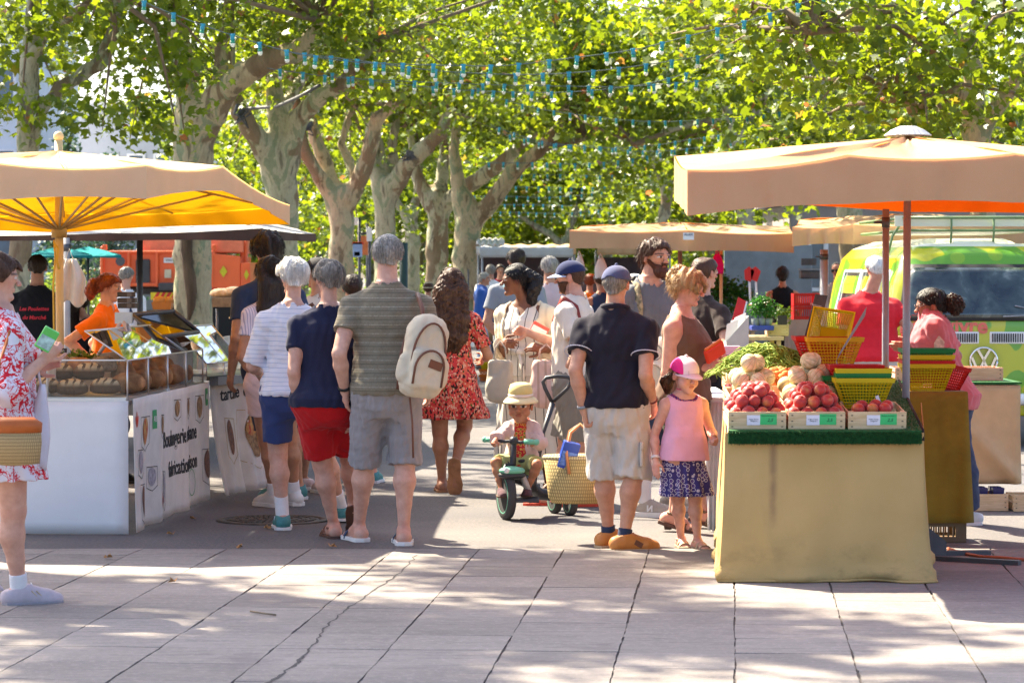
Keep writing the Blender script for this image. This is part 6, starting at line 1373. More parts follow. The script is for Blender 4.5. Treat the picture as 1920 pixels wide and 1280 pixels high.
# junction boxes and cables on trees
for i, (px, py, Y, r, l) in enumerate([(450, 208, 51.0, .13, 'black cable junction strapped to the short arm of the three armed tree'), (768, 290, 71.0, .12, 'black cable bundle tied round the slanting pale arm'), (578, 236, 63.0, .12, 'black cable knot where the V trunk loses an arm')]):
    o = thing('cable_junction', l, 'cable box', W(px, py, Y)); MB().box((0, 0, 0), (r * 1.5, r * 1.6, r * 1.7), Matrix.Rotation(.3, 3, 'Y')).build('box', steel_d, o, bevel=.03); rg = random.Random(i)
    for k in range(4): MB().tube([(rg.uniform(-1, 1) * r, -.05, rg.uniform(-1, 1) * r), (rg.uniform(-2, 2) * r, -.16, rg.uniform(-1, 0) * r), (rg.uniform(-1.5, 1.5) * r, -.12, -2.5 * r * rg.random()), (rg.uniform(-1, 1) * r, -.05, r * rg.uniform(-1, 1))], .018, 6).build('cable_loop', steel_d, o)
o = MB().tube([W(452, 205, 51), W(520, 200, 50), W(560, 182, 49), W(600, 160, 48)], .03, 6).build('power_cable', steel_d); tag(o, 'black cable running from the junction on the short arm into the crown', 'cable')
# fallen leaves
for i, (px, py, m) in enumerate([(320, 1004, 0), (205, 1052, 1), (328, 1097, 0), (448, 1028, 0), (500, 992, 0), (620, 1027, 1), (362, 975, 0)]):
    p = G(px, py); c = Vector((0, 0, 0)); mb = MB(); mb.add([(a * .036, b * .036, .004 + .012 * abs(a) + (.018 if k % 3 == 0 else 0)) for k, (a, b) in enumerate(STAR)], [tuple(range(len(STAR)))]); o = mb.build('fallen_leaf', mat('dry_leaf', (.35, .18, .07), .8), solid=.001); o.location = (p.x, p.y, .014 if py > 1032 else .002); o.rotation_euler = (0, 0, i); tag(o, 'dry brown plane leaf lying on the ground', 'leaf', 'fallen leaves')
o = MB().tube([G(470, 1145, .02), G(495, 1149, .022), G(517, 1152, .02)], .005, 6).build('dry_twig', twig_m); tag(o, 'dry brown twig lying across a paving joint', 'twig')
# ============================================================ PEOPLE
def skin_mat():
    t = NT('skin'); a = t.n('Attribute', attribute_name='Col').outputs['Color']; f = t.noise(26, 3)
    c = t.mix(1.0, a, t.ramp(f, [(.3, (.82, .76, .75)), (.7, (1.0, 1.0, 1.0))]), 'MULTIPLY')
    return t.bsdf(c, .55, t.bump(t.noise(220, 2), .12, .002), spec=.35, sss=.12)
SKIN = skin_mat()
def hair_mat(name, col, streak=.45):
    t = NT(name); n = t.noise(1.0, 4, t.scaled((120, 120, 9)), .6, .3); c = Vector(col)
    return t.bsdf(t.ramp(n, [(.3, tuple(c * (1 - streak))), (.7, tuple(min(1, x * (1 + streak)) for x in c))]), .42, t.bump(n, .9, .006), spec=.22)
HM = {k: hair_mat('hair_' + k, c, .65 if k in ('grey', 'silver') else .45) for k, c in dict(black=(.012, .010, .010), dark=(.030, .018, .012), brown=(.070, .032, .018), auburn=(.20, .045, .015), grey=(.20, .175, .15), white=(.62, .60, .56), blond=(.38, .24, .11), silver=(.30, .275, .245)).items()}
LIGHT, TANNED, OLIVE, BLACKS = (.62, .34, .24), (.50, .25, .155), (.42, .22, .14), (.20, .085, .045)
MR = [(.44, .07, .07, 0), (.475, .090, .072, .004), (.515, .095, .074, .008), (.56, .091, .066, .004), (.61, .087, .060, -.002), (.66, .091, .062, -.004), (.72, .099, .066, -.002), (.755, .100, .062, .002), (.785, .088, .052, .006), (.812, .064, .042, .009), (.835, .042, .036, .010), (.855, .034, .034, .010)]
FR = [(.44, .075, .07, 0), (.475, .099, .075, .004), (.515, .102, .077, .010), (.56, .091, .065, .004), (.615, .078, .055, 0), (.66, .081, .058, -.002), (.715, .088, .069, -.010), (.75, .088, .062, -.004), (.782, .077, .050, .004), (.81, .056, .040, .009), (.832, .038, .034, .010), (.852, .031, .031, .010)]
CR = [(.44, .07, .065, 0), (.475, .085, .068, .002), (.515, .087, .070, .006), (.56, .083, .066, 0), (.61, .082, .066, -.004), (.66, .083, .064, -.004), (.72, .088, .062, -.002), (.765, .088, .058, .002), (.80, .078, .050, .006), (.83, .056, .040, .010), (.85, .034, .034, .010)]
def ik(a, b, l1, l2, hint):
    d = b - a; L = np.linalg.norm(d)
    if L > (l1 + l2) * .999: return a + d * l1 / (l1 + l2)
    u = d / L; x = (l1 * l1 - l2 * l2 + L * L) / (2 * L); h = math.sqrt(max(l1 * l1 - x * x, 0)); n = np.array(hint, float); n -= u * (n @ u); n /= np.linalg.norm(n) + 1e-9
    return a + u * x + n * h
def nz(v): v = np.array(v, float); return v / (np.linalg.norm(v) + 1e-9)
class Person:
    def __init__(s, label, px, Y, H, face, kind='m', g=1.0, lean=(0, 0), skin=LIGHT, feet={}, hands={}, head=(0, 0, 0), hc=None, vox=.0065, hip=None, bs=1.0, hh=None, group=None, kneeh=None, stubble=0.0, eyes=True, seed=None, hipxy=(0, 0), fingers=True, elbow={}):
        s.H, s.kind, s.g, s.vox = H, kind, g, vox; s.seed = seed if seed is not None else int(px); S = s.S = H * bs; s.face = R(face)
        s.root = thing('person', label, 'person', ((px - CX) * Y / F, Y, 0), s.face, group); s.org = np.array(s.root.location); s.skin = np.array(skin); s.stub = stubble
        s.dz = (hip - .52 * S) if hip else 0.0; s.lean = np.array(lean, float); s.rows = {'m': MR, 'f': FR, 'c': CR}[kind]; s.hipxy = np.array([*hipxy, 0.0])
        sw = {'m': .112, 'f': .100, 'c': .098}[kind] * (.6 + .4 * g); hw = {'m': .052, 'f': .056, 'c': .048}[kind] * (.5 + .5 * g)
        s.sh, s.el, s.wr, s.hp, s.kn, s.an, s.ft, s.hd = {}, {}, {}, {}, {}, {}, {}, {}
        for k, x in (('m', -1), ('p', 1)):
            s.sh[k] = s.at(x * sw * S, .006 * S, .772 * S); s.hp[k] = V3(x * hw * S, .004 * S, .50 * S + s.dz) + s.hipxy
            f = feet.get(k, (None,)); yaw = 8 * x; pitch = 0
            if f[0] is None: A = V3(x * .055 * S, .01 * S, .045 * S); dd = V3(math.sin(R(yaw)), -math.cos(R(yaw)), 0)
            else:
                p = G(f[0], f[1]); A = s.loc(p); A[2] = .045 * S + (f[3] if len(f) > 3 else 0); yaw = f[2] if len(f) > 2 else yaw; pitch = f[4] if len(f) > 4 else 0
                dd = V3(math.sin(R(yaw)) * math.cos(R(pitch)), -math.cos(R(yaw)) * math.cos(R(pitch)), -math.sin(R(pitch)))
            s.an[k] = A; s.ft[k] = nz(dd); s.kn[k] = ik(s.hp[k], A, .228 * S, .232 * S, kneeh.get(k) if kneeh and k in kneeh else (x * .15 + dd[0] * .6, -1, 0))
            h = hands.get(k)
            if h is None: Wr = s.at(x * (sw + .035) * S, -.01 * S, .485 * S)
            elif h[0] == 'l': Wr = V3(*h[1:4]) * S + V3(0, 0, s.dz)
            else: Wr = s.loc(W(h[0], h[1], Y + h[2]))
            s.wr[k] = Wr; s.el[k] = ik(s.sh[k], Wr, .170 * S, .150 * S, elbow.get(k, (x * .3, .9, -.2)))
            d2 = Wr - s.el[k]; L2 = np.linalg.norm(d2)
            if L2 > .165 * S: s.wr[k] = s.el[k] + d2 / L2 * .155 * S
            s.hd[k] = (h[4] if h is not None and len(h) > 4 else None)
        s.hh = hh or {'m': .125, 'f': .125, 'c': .165}[kind] * H
        hy, hp_, hr = head; s.Rh = np.array(Matrix.Rotation(R(hy), 3, 'Z') @ Matrix.Rotation(R(hp_), 3, 'X') @ Matrix.Rotation(R(hr), 3, 'Y'))
        s.hc = s.loc(W(hc[0], hc[1], Y + hc[2])) if hc else s.at(0, -.016 * S, 0) * V3(1, 1, 0) + V3(0, 0, H - .5 * s.hh + s.dz)
        s.nb = s.at(0, .010 * S, .828 * S); s.fingers = fingers; s.eyes = eyes; s.body()
    def at(s, x, y, z):
        f = np.clip((z / s.S - .52) / .28, 0, 1.15); return V3(x + s.lean[0] * f, y + s.lean[1] * f, z + s.dz) + s.hipxy
    def loc(s, p):
        d = np.array(p) - s.org; c, n = math.cos(-s.face), math.sin(-s.face); return V3(d[0] * c - d[1] * n, d[0] * n + d[1] * c, d[2])
    def trunk(s, off=0.0, z0=None, z1=None, gx=1.0):
        r = []
        for z, a, b, cy in s.rows:
            q = s.at(0, cy * s.S, z * s.S); gg = s.g if z < .79 else (.7 + .3 * s.g); r.append((q[2], a * s.S * gg * gx + off, b * s.S * gg + off, q[0], q[1] - (0.03 * s.S * max(0, s.g - 1.05) if .52 < z < .72 else 0)))
        return r
    def q(s, x, y, z): return s.hc + s.Rh @ (V3(x, y, z) * s.hh)
    def skull(s, d, off=0.0, k=.02):
        h = s.hh; d.ell(s.q(0, .06, .15), V3(.335, .425, .35) * h + off, s.Rh, k); d.rc(s.q(0, -.13, .02), s.q(0, -.19, -.33), .265 * h + off, .135 * h + off, .1 * h); return d
    def body(s):
        d = SDF(); S, h = s.S, s.hh; gl = .75 + .25 * s.g; fem = s.kind == 'f'
        r = s.trunk(); d.loft(r, k=0, zlo=r[0][0] + .022 * S)
        for k, x in (('m', -1), ('p', 1)):
            d.rc(s.nb - V3(0, 0, .004 * S), s.sh[k], .030 * S, .030 * S, .03)
            ar = (.0275 if not fem else .0255) * S * gl; d.rc(s.sh[k], s.el[k], ar * 1.12, ar * .82, .03); d.rc(s.el[k], s.el[k] + (s.wr[k] - s.el[k]) * .3, ar * .82, ar * .86, .012); d.rc(s.el[k] + (s.wr[k] - s.el[k]) * .3, s.wr[k], ar * .86, ar * .54, .015)
            d.rc(s.hp[k], s.kn[k], .053 * S * gl, .035 * S * gl, .03); c1 = s.kn[k] + (s.an[k] - s.kn[k]) * .3; back = V3(0, .010 * S, 0); d.rc(s.kn[k], c1 + back, .031 * S * gl, .035 * S * gl, .02); c2 = s.kn[k] + (s.an[k] - s.kn[k]) * .62 + back * .3; d.rc(c1 + back, c2, .035 * S * gl, .0235 * S * gl, .02); d.rc(c2, s.an[k], .0235 * S * gl, .0180 * S, .015)
            s.foot(d, k); s.hand(d, k)
        d.rc(s.nb, s.q(0, .10, -.22), (.034 if s.kind == 'm' else .029) * S * (.8 + .2 * s.g), (.031 if s.kind == 'm' else .027) * S, .02)
        s.skull(d, 0, .03)
        d.rc(s.q(0, -.36, .04), s.q(0, -.47, -.085), .03 * h, .055 * h, .03 * h); 
        for x in (-1, 1):
            d.ell(s.q(x * .34, .05, .0), V3(.045, .09, .135) * h, s.Rh, .012); d.rc(s.q(x * .05, -.385, .105), s.q(x * .22, -.32, .11), .035 * h, .03 * h, .03 * h); d.ell(s.q(x * .15, -.425, .045), V3(.085, .055, .042) * h, s.Rh, 0, 's'); d.ell(s.q(x * .15, -.335, .045), V3(.07, .06, .055) * h, s.Rh, .005)
            d.ell(s.q(x * .06, -.43, -.10), V3(.04, .04, .035) * h, s.Rh, .02 * h)
        d.rc(s.q(-.09, -.355, -.205), s.q(.09, -.355, -.205), .027 * h, None, .02 * h); d.rc(s.q(-.07, -.345, -.25), s.q(.07, -.345, -.25), .032 * h, None, .02 * h); d.ell(s.q(0, -.30, -.40), V3(.11, .08, .08) * h, s.Rh, .05 * h)
        if s.kind == 'c':
            for x in (-1, 1): d.ell(s.q(x * .16, -.20, -.15), V3(.17, .17, .17) * h, s.Rh, .05 * h)
            d.ell(s.q(0, -.22, -.30), V3(.20, .16, .14) * h, s.Rh, .05 * h)
        def col(v):
            c = np.tile(s.skin, (len(v), 1)); Q = ((v - s.hc) @ s.Rh) / h; x, y, z = np.abs(Q[:, 0]), Q[:, 1], Q[:, 2]; hd = (np.abs(Q) < [.5, .6, .56]).all(1)
            def put(m, cc, f=1.0): c[m] = c[m] * (1 - f) + np.array(cc) * f
            redd = s.skin * V3(1.0, .72, .68)
            put(hd & (x > .30) & (y > -.1), redd, .6); put(hd & (y < -.40) & (z > -.16) & (z < -.02), redd, .45); put(hd & (x > .14) & (x < .27) & (y < -.2) & (z > -.2) & (z < -.04), redd, .3)
            if s.eyes:
                put(hd & (y < -.28) & (x < .10 - .8 * np.abs(z + .228)) & (np.abs(z + .228) < .05), s.skin * V3(.78, .42, .40), .8); put(hd & (y < -.28) & (x < .10) & (np.abs(z + .228) < .009), s.skin * .3, .7)
                ks = 1.25 if s.kind == 'c' else 1.0; e = hd & (y < -.2) & (((x - .15) / (.075 * ks)) ** 2 + ((z - .045) / (.034 * ks)) ** 2 < 1); put(e, (.62, .58, .54)); put(e & (np.abs(x - .15) < .034 * ks), (.035, .022, .016)); put(hd & (y < -.2) & (((x - .15) / .09) ** 2 + ((z - .052) / .045) ** 2 < 1) & (z > .068), (.05, .03, .02), .8)
                put(hd & (y < -.2) & (np.abs(x - .155) < .105) & (np.abs(z - .135 + .25 * (x - .12) ** 2) < .020), (.06, .035, .02), .75)
            if s.stub: put(hd & (y < .0) & (z < -.10) & (z > -.6) & ~((x < .1) & (np.abs(z + .228) < .05)), (.10, .06, .045), s.stub)
            for k in ('m', 'p'):
                w = np.linalg.norm(v - (s.wr[k] + nz(s.wr[k] - s.el[k]) * .07 * S), axis=1); put(w < .05 * S, redd, .35); put(np.linalg.norm(v - s.kn[k], axis=1) < .04 * S, redd, .25); put(np.linalg.norm(v - s.an[k], axis=1) < .04 * S, redd, .3)
            return c
        implicit(d, s.vox, 'body', SKIN, s.root, col)
    def footframe(s, k):
        f = s.ft[k]; side = nz(np.cross(f, V3(0, 0, 1))); up = nz(np.cross(side, f)); return f, side, up
    def foot(s, d, k):
        S = s.S; f, sd, up = s.footframe(k); A = s.an[k]; H_ = A - f * .022 * S - up * .020 * S; B = A + f * .080 * S - up * .031 * S
        d.rc(A, H_, .021 * S, .024 * S, .015); d.rc(A, A + f * .045 * S - up * .018 * S, .022 * S, .022 * S, .012); d.rc(H_, B, .022 * S, .016 * S, .015); d.rc(A + f * .04 * S - up * .02 * S, B + sd * .014 * S, .018 * S, .014 * S, .01); d.rc(A + f * .04 * S - up * .02 * S, B - sd * .014 * S, .018 * S, .014 * S, .01)
        for i in range(5):
            o = (i - 2) * .0095 * S * (1 if k == 'p' else 1); d.rc(B + sd * o, B + sd * o * 1.1 + f * (.026 - .004 * abs(i - (1 if k == 'm' else 3))) * S - up * .003 * S, .0078 * S, .0068 * S, .003)
    def hand(s, d, k):
        S = s.S; x = -1 if k == 'm' else 1; w = s.wr[k]; o = s.hd[k] or {}
        f = nz(o['dir']) if 'dir' in o else nz(nz(w - s.el[k]) + V3(0, 0, -.15)); pn = nz(o['palm']) if 'palm' in o else nz(V3(-x, -.15, 0)); pn = nz(pn - f * (pn @ f)); sd = np.cross(f, pn); fwd = V3(0, -1, 0)
        th = sd if sd @ (V3(*o['thumb']) if 'thumb' in o else fwd + V3(0, 0, .3)) > 0 else -sd; curl = o.get('curl', .45); spread = o.get('spread', .0); s.hd[k] = {**o, 'f': f, 'pn': pn, 'th': th}
        r = .0052 * S; kn = [w + f * (.052 - .003 * abs(i - 1)) * S + th * (.0145 - .0098 * i) * S for i in range(4)]
        for i in range(4): d.rc(w + th * (.006 - .004 * i) * S, kn[i], .0095 * S, .0068 * S, .008)
        d.ell(w + f * .028 * S, V3(.020, .020, .020) * S * V3(1, 1, 1) * .62, None, .012)
        if not s.fingers: 
            d.rc(kn[1], kn[1] + nz(f + pn * curl) * .035 * S, .012 * S, .009 * S, .01); return
        for i in range(4):
            L = (.040, .045, .041, .032)[i] * S; a1 = curl * (.9 + .12 * i); v1 = nz(f * math.cos(a1) + pn * math.sin(a1) + th * spread * (1.5 - i) * .3); a2 = curl * 2.1; v2 = nz(f * math.cos(a2) + pn * math.sin(a2)); p1 = kn[i] + v1 * L * .52; p2 = p1 + v2 * L * .5
            d.rc(kn[i], p1, r * 1.12, r, .003); d.rc(p1, p2, r, r * .82, .002)
        t0 = w + f * .014 * S + th * .012 * S; t1 = t0 + nz(f * .75 + th * .8 + pn * .35) * .030 * S; t2 = t1 + nz(f * .9 + th * .15 + pn * (.3 + curl * .5)) * .026 * S; d.rc(t0, t1, .0085 * S, .0062 * S, .008); d.rc(t1, t2, .0062 * S, .005 * S, .002)
    # ---- clothes
    def top(s, m, t=.010, hem=.50, sleeve=.6, loose=.010, neck=.046, vneck=0, wr=.004, wl=.13, name='shirt', gx=1.0, tank=False, open_=None, vox=None, flare=0):
        d = SDF(); S = s.S; r = [(z, a + e, b + e, cx, cy) for z, a, b, cx, cy in s.trunk(t, gx=gx) for e in [.014 * min(1, max(0, (s.at(0, 0, .66 * S)[2] - z) / (.06 * S)))]]; hz = s.at(0, 0, hem * S)[2]
        r = [(z, a + flare * max(0, (s.at(0, 0, .66 * S)[2] - z)) , b + flare * max(0, (s.at(0, 0, .66 * S)[2] - z)), cx, cy) for z, a, b, cx, cy in r]
        d.loft(r, k=0, zlo=hz, off=0)
        if hem < .44: 
            z0 = r[0]; d.loft([(hz, z0[1] * 1.04, z0[2] * 1.08, z0[3], z0[4]), (z0[0] + .02, z0[1], z0[2], z0[3], z0[4])], k=.02)
        for k, x in (('m', -1), ('p', 1)):
            if tank: d.rc(s.nb + (s.sh[k] - s.nb) * .35 - V3(0, 0, .004 * S), s.nb + (s.sh[k] - s.nb) * .75 - V3(0, 0, .004 * S), .030 * S + t * .6, .026 * S + t * .6, .02); continue
            d.rc(s.nb - V3(0, 0, .006 * S), s.sh[k], .030 * S + t, .026 * S + t, .03)
            ar = (.0275 if s.kind != 'f' else .0255) * S * (.75 + .25 * s.g); e = s.sh[k] + (s.el[k] - s.sh[k]) * min(sleeve, 1.0)
            d.rc(s.sh[k], s.el[k] if sleeve >= 1 else e + (s.el[k] - s.sh[k]) * .1, ar * 1.05 + t, (ar * .86 if sleeve < 1 else ar * .84) + t + loose * .6, .03, cut=None if sleeve >= 1 else (e, s.el[k] - s.sh[k]))
            if sleeve > 1:
                e = s.el[k] + (s.wr[k] - s.el[k]) * (sleeve - 1); d.rc(s.el[k], s.wr[k], ar * .84 + t + loose, ar * .6 + t + loose, .01, cut=(e, s.wr[k] - s.el[k]))
        if tank:
            for k, x in (('m', -1), ('p', 1)): d.rc(s.sh[k] + V3(x * .012 * S, 0, -.012 * S), s.sh[k] + V3(x * .05 * S, 0, -.09 * S), .046 * S, .03 * S, 0, 's')
        d.rc(s.nb + V3(0, -.004 * S, .012 * S), s.q(0, .1, -.2), neck * S, neck * S * 1.05, 0, 's')
        if vneck: d.rc(s.nb + V3(0, -.045 * S, .0), s.nb + V3(0, -.07 * S, -vneck * S), .030 * S, .010 * S, 0, 's')
        if open_: d.box(s.at(0, -.1 * S, (hem + .83) / 2 * S), (open_ * S, .085 * S, .2 * S), None, .005, 0, 's')
        d.wrinkle(wr * .55, wl * .8, s.seed, .45); return implicit(d, vox or s.vox, name, m, s.root)
    def collar(s, m, r=.047, h=.02, name='collar'):
        mb = MB(); S = s.S; c = s.nb + V3(0, -.002 * S, .018 * S)
        mb.tube([c + V3(math.cos(a) * r * S, math.sin(a) * r * S * .95, .008 * S * math.sin(a)) for a in [6.2832 * i / 24 for i in range(25)]], h * .5, 8); return mb.build(name, m, s.root)
    def shorts(s, m, waist=.60, leg=.85, t=.007, loose=.014, wr=.004, wl=.12, name='shorts', flare=.0, taper=0.0, crotch=.437):
        d = SDF(); S = s.S; r = s.trunk(t); r = [(r[0][0] - .035 * S, r[0][1] * .80, r[0][2] * .66, r[0][3], r[0][4])] + r; d.loft(r, k=0, zlo=r[0][0] + .008 * S, zhi=s.at(0, 0, waist * S)[2]); gl = .75 + .25 * s.g
        for k in ('m', 'p'):
            h, kn, an = s.hp[k], s.kn[k], s.an[k]; 
            if leg <= 1: e = h + (kn - h) * leg; d.rc(h, kn, .054 * S * gl + t, .037 * S * gl + t + loose + flare, .05, cut=(e, kn - h))
            else:
                e = kn + (an - kn) * (leg - 1); C_ = (e, an - kn); d.rc(h, kn, .054 * S * gl + t, .037 * S * gl + t + loose * .8, .05, cut=C_); c1 = kn + (an - kn) * .3 + V3(0, .008 * S, 0); d.rc(kn, c1, .037 * S * gl + t + loose * .8, .036 * S * gl + t + loose, .02, cut=C_); d.rc(c1, an, .036 * S * gl + t + loose, .026 * S + t + loose, .02, cut=C_)
        d.wrinkle(wr * .6, wl * .8, s.seed + 3, .5); return implicit(d, s.vox, name, m, s.root)
    def skirt(s, m, waist=.62, hem=.30, flare=.05, pleat=.0, n=24, t=.012, wr=.004, name='skirt', straight=False):
        S = s.S; d = SDF(); rows = [r for r in s.trunk(t) if s.at(0, 0, .50 * S)[2] <= r[0] <= s.at(0, 0, (waist + .01) * S)[2]]; hip = rows[0]; hz = hem * S + s.dz; c = (s.kn['m'] + s.kn['p']) / 2; f = (hip[0] - hz) / max(hip[0] - c[2], .01); cx, cy = hip[3] + (c[0] - hip[3]) * min(f, 1.2), hip[4] + (c[1] - hip[4]) * min(f, 1.2)
        sp = max(abs(s.kn['m'][0] - s.kn['p'][0]) * .5 - .05 * S, 0); rows = [(hz, hip[1] + flare + sp, hip[2] + flare * 1.15, cx, cy)] + rows; z1 = rows[-1][0]
        wob = (lambda th, z: pleat * (.6 + np.sin(th * n + 1.5 * np.sin(th * 3))) * np.clip((hip[0] + .05 - z) / (hip[0] - hz), 0, 1)) if pleat else None
        d.loft(rows, k=0, e=2.3, wob=wob); d.wrinkle(wr, .16, s.seed + 5, .45); return implicit(d, s.vox, name, m, s.root)
    def hair(s, m, style='short', off=.016, line=None, n=None, name='hair', amp=.010, extra=None, vox=None):
        d = SDF(); h = s.hh; off = off * h / .23; d.ell(s.q(0, .06, .15), V3(.335, .425, .35) * h + off, s.Rh, 0); d.rc(s.q(0, .16, .0), s.q(0, .24, -.22), .31 * h + off * .5, .20 * h + off * .5, .08 * h)
        ln = line or {'short': [(-.6, .36), (-.36, .34), (-.22, .26), (-.10, .08), (-.04, -.04), (.03, .10), (.11, .10), (.17, -.10), (.32, -.23), (.6, -.25)], 'full': [(-.6, .30), (-.34, .28), (-.2, .10), (-.08, -.2), (.0, -.32), (.3, -.38), (.6, -.40)], 'bob': [(-.6, .26), (-.36, .22), (-.2, .05), (-.1, -.34), (.0, -.44), (.3, -.46), (.6, -.46)], 'bald': [(-.6, .7), (-.1, .7), (.0, .25), (.05, .10), (.12, .1), (.2, -.16), (.6, -.24)], 'back': [(-.6, .36), (-.36, .33), (-.2, .2), (-.06, .02), (.0, .02), (.1, .0), (.2, -.18), (.6, -.27)]}[style]
        lx, ly = [a for a, b in ln], [b for a, b in ln]
        def cut(P, dd):
            Q = ((P - s.hc) @ s.Rh) / h; return np.maximum(dd, (np.interp(Q[:, 1], lx, ly) - Q[:, 2]) * h * .6)
        d.post.append(cut)
        rg = np.random.RandomState(s.seed); K = rg.normal(size=(6, 3)) * np.array([1.6, 1.6, .5]) / .028; ph = rg.rand(6) * 7
        def wisp(P, dd):
            Q = (P - s.hc) @ s.Rh; o = sum(np.sin(Q @ K[i] + ph[i] + 2 * np.sin(Q @ K[(i + 2) % 6] * .3)) for i in range(6)); return dd + amp * .24 * o * (h / .23)
        d.post.append(wisp); o = implicit(d, vox or s.vox * .8, name, m, s.root)
        # loose strands along the outline
        rg = random.Random(s.seed); mb = MB(); cnt = 7 * (n if n is not None else 260)
        for _ in range(cnt):
            u = Vector((rg.gauss(0, 1), rg.gauss(.1, 1), rg.gauss(.3, 1))).normalized(); y, z = .06 + u.y * .425, .15 + u.z * .35
            if z < np.interp(y, lx, ly) + (.09 if style == 'short' else .02): continue
            p = Vector(s.q(u.x * .335, y, z)) + Vector(s.Rh @ np.array(u)) * off; a = Vector(s.Rh @ np.array((u * rg.uniform(.02, .5) ** 1.3 + Vector((rg.gauss(0, .22), rg.gauss(.1, .22), -.85 + .3 * rg.random())))))
            L = (rg.uniform(.016, .032) if style == 'short' else rg.uniform(.03, .06)) * h / .23; sd = a.cross(Vector((rg.gauss(0, 1), rg.gauss(0, 1), rg.gauss(0, 1)))).normalized() * .0013; q = p + a * L * .6 + Vector(s.Rh @ np.array(u)) * .004; e = p + a * L - Vector((0, 0, .3 * L))
            mb.add([p - sd, p + sd, q + sd * .7, q - sd * .7, e], [(0, 1, 2, 3), (3, 2, 4)])
        if mb.v: mb.build('hair_strands', m, s.root)
        return o
    def locks(s, m, chains, name='hair_length', vox=None, amp=.006, wl=.03, cut=None):
        """long hair: chains of (points in head units or local metres, radii)"""
        d = SDF()
        for pts, rs in chains: d.chain([np.array(p, float) for p in pts], rs, .03)
        d.wrinkle(amp * .6, wl, s.seed, .25); rg = random.Random(s.seed); mb = MB()
        for pts, rs in chains:
            for _ in range(max(10, 320 // len(chains))):
                o = Vector((rg.gauss(0, 1), rg.gauss(0, 1), rg.gauss(0, .4))).normalized(); j = Vector((rg.gauss(0, .004), rg.gauss(0, .004), 0))
                mb.tube([Vector(p) + o * r * rg.uniform(.92, 1.12) + j for p, r in zip(pts, rs)], .0012, 3, caps=False)
        mb.build('hair_strands', m, s.root); return implicit(d, vox or s.vox, name, m, s.root)
    def cap(s, m, brim_m=None, back=False, name='cap', roll=0, hole=False, front_m=None):
        h = s.hh; d = SDF(); d.ell(s.q(0, .05, .17), V3(.405, .49, .41) * h, s.Rh, 0); d.half(s.q(0, .05, .15 if not back else .14), s.Rh @ V3(0, .12 if not back else -.10, -1)); 
        if hole: d.ell(s.q(0, .47, .17), V3(.17, .2, .10) * h, s.Rh, 0, 's')
        o = implicit(d, s.vox * .8, name, m, s.root); mb = MB(); N = 16
        f = -1
        def br(u, v):
            a = math.pi * (u - .5) * .92; rr = .45 + .30 * v * math.cos(a) ** .7; return Vector(s.q(math.sin(a) * (.38 + .02 * v), f * (.0 + rr * math.cos(a)) + .02, .165 - .10 * v - .07 * math.sin(a) ** 2 * (1.2 - v)))
        mb.grid(br, N, 6); mb.build('cap_brim', brim_m or m, s.root, solid=.006); MB().sphere(s.q(0, .05, .585), .012, 8).build('cap_button', m, s.root)
        return o
    def hat(s, m, brim=.2, crown=.42, band=None, droop=.05, name='hat', base=.14, brim_m=None):
        h = s.hh; rot = Matrix(s.Rh.tolist()); c = Vector(s.q(0, .05, base)); MB().lathe([(.40 * h, 0), (.385 * h, crown * .55 * h), (.33 * h, crown * .9 * h), (.2 * h, crown * h), (0, crown * .98 * h)], c, 28, rot=rot, sq=(.93, 1.1)).build(name, m, s.root)
        MB().lathe([(.395 * h, 0.0), ((.40 + brim * .5) * h, -droop * .35 * h), ((.40 + brim) * h, -droop * h), ((.40 + brim) * h, -droop * h - .008), ((.40 + brim * .5) * h, -droop * .35 * h - .008), (.395 * h, -.008)], c, 32, rot=rot, sq=(.93, 1.08)).build('hat_brim', brim_m or m, s.root)
        if band: MB().lathe([(.405 * h, .0), (.405 * h, .09 * h), (.39 * h, .095 * h)], c, 28, rot=rot, sq=(.94, 1.11)).build('hat_band', band, s.root)
    def sole(s, k, th, m, grow=.006, name='sole', lift=0.0, Lf=1.0):
        S = s.S; f, sd, up = s.footframe(k); A = s.an[k]; x = 1 if k == 'p' else -1
        P = [(-.050, .0), (-.043, .020), (-.02, .026), (.03, .024), (.07, .033), (.10, .030), (.122 * Lf, .014), (.126 * Lf, -.004), (.112 * Lf, -.022), (.08, -.031), (.03, -.024), (-.02, -.026), (-.043, -.020)]
        b = A - up * (.045 * S - lift); vs = [Vector(b + f * a * S * 1.02 + sd * (c * S + math.copysign(grow, c) if c else 0) + up * z) for z in (0.0, th) for a, c in P]; n = len(P)
        return MB().add(vs, [tuple(range(n)), tuple(range(n, 2 * n))[::-1]] + [(i, n + i, n + (i + 1) % n, (i + 1) % n) for i in range(n)]).build(name, m, s.root, bevel=.003)
    def shoe(s, k, m, sole_m, th=.022, high=.0, name='shoe', lace=None, sock=None, sock_top=.10, stripe=None):
        S = s.S; f, sd, up = s.footframe(k); A = s.an[k]; d = SDF(); H_ = A - f * .026 * S - up * .018 * S; B = A + f * .078 * S - up * .026 * S; T = A + f * .108 * S - up * .031 * S; o = .0045
        d.rc(H_, B, .026 * S + o, .024 * S + o, .02); d.rc(B - sd * .008 * S, T - sd * .005 * S, .022 * S + o, .017 * S + o, .02); d.rc(B + sd * .008 * S, T + sd * .005 * S, .022 * S + o, .017 * S + o, .02); d.rc(A + up * high * S, A + f * .05 * S - up * .016 * S, .025 * S + o, .022 * S + o, .02)
        d.half(A - up * (.045 * S - th * .7), -up); d.half(A + up * (.012 + high) * S, up - f * .25); implicit(d, min(s.vox, .0055), name, m, s.root); s.sole(k, th, sole_m, .0125)
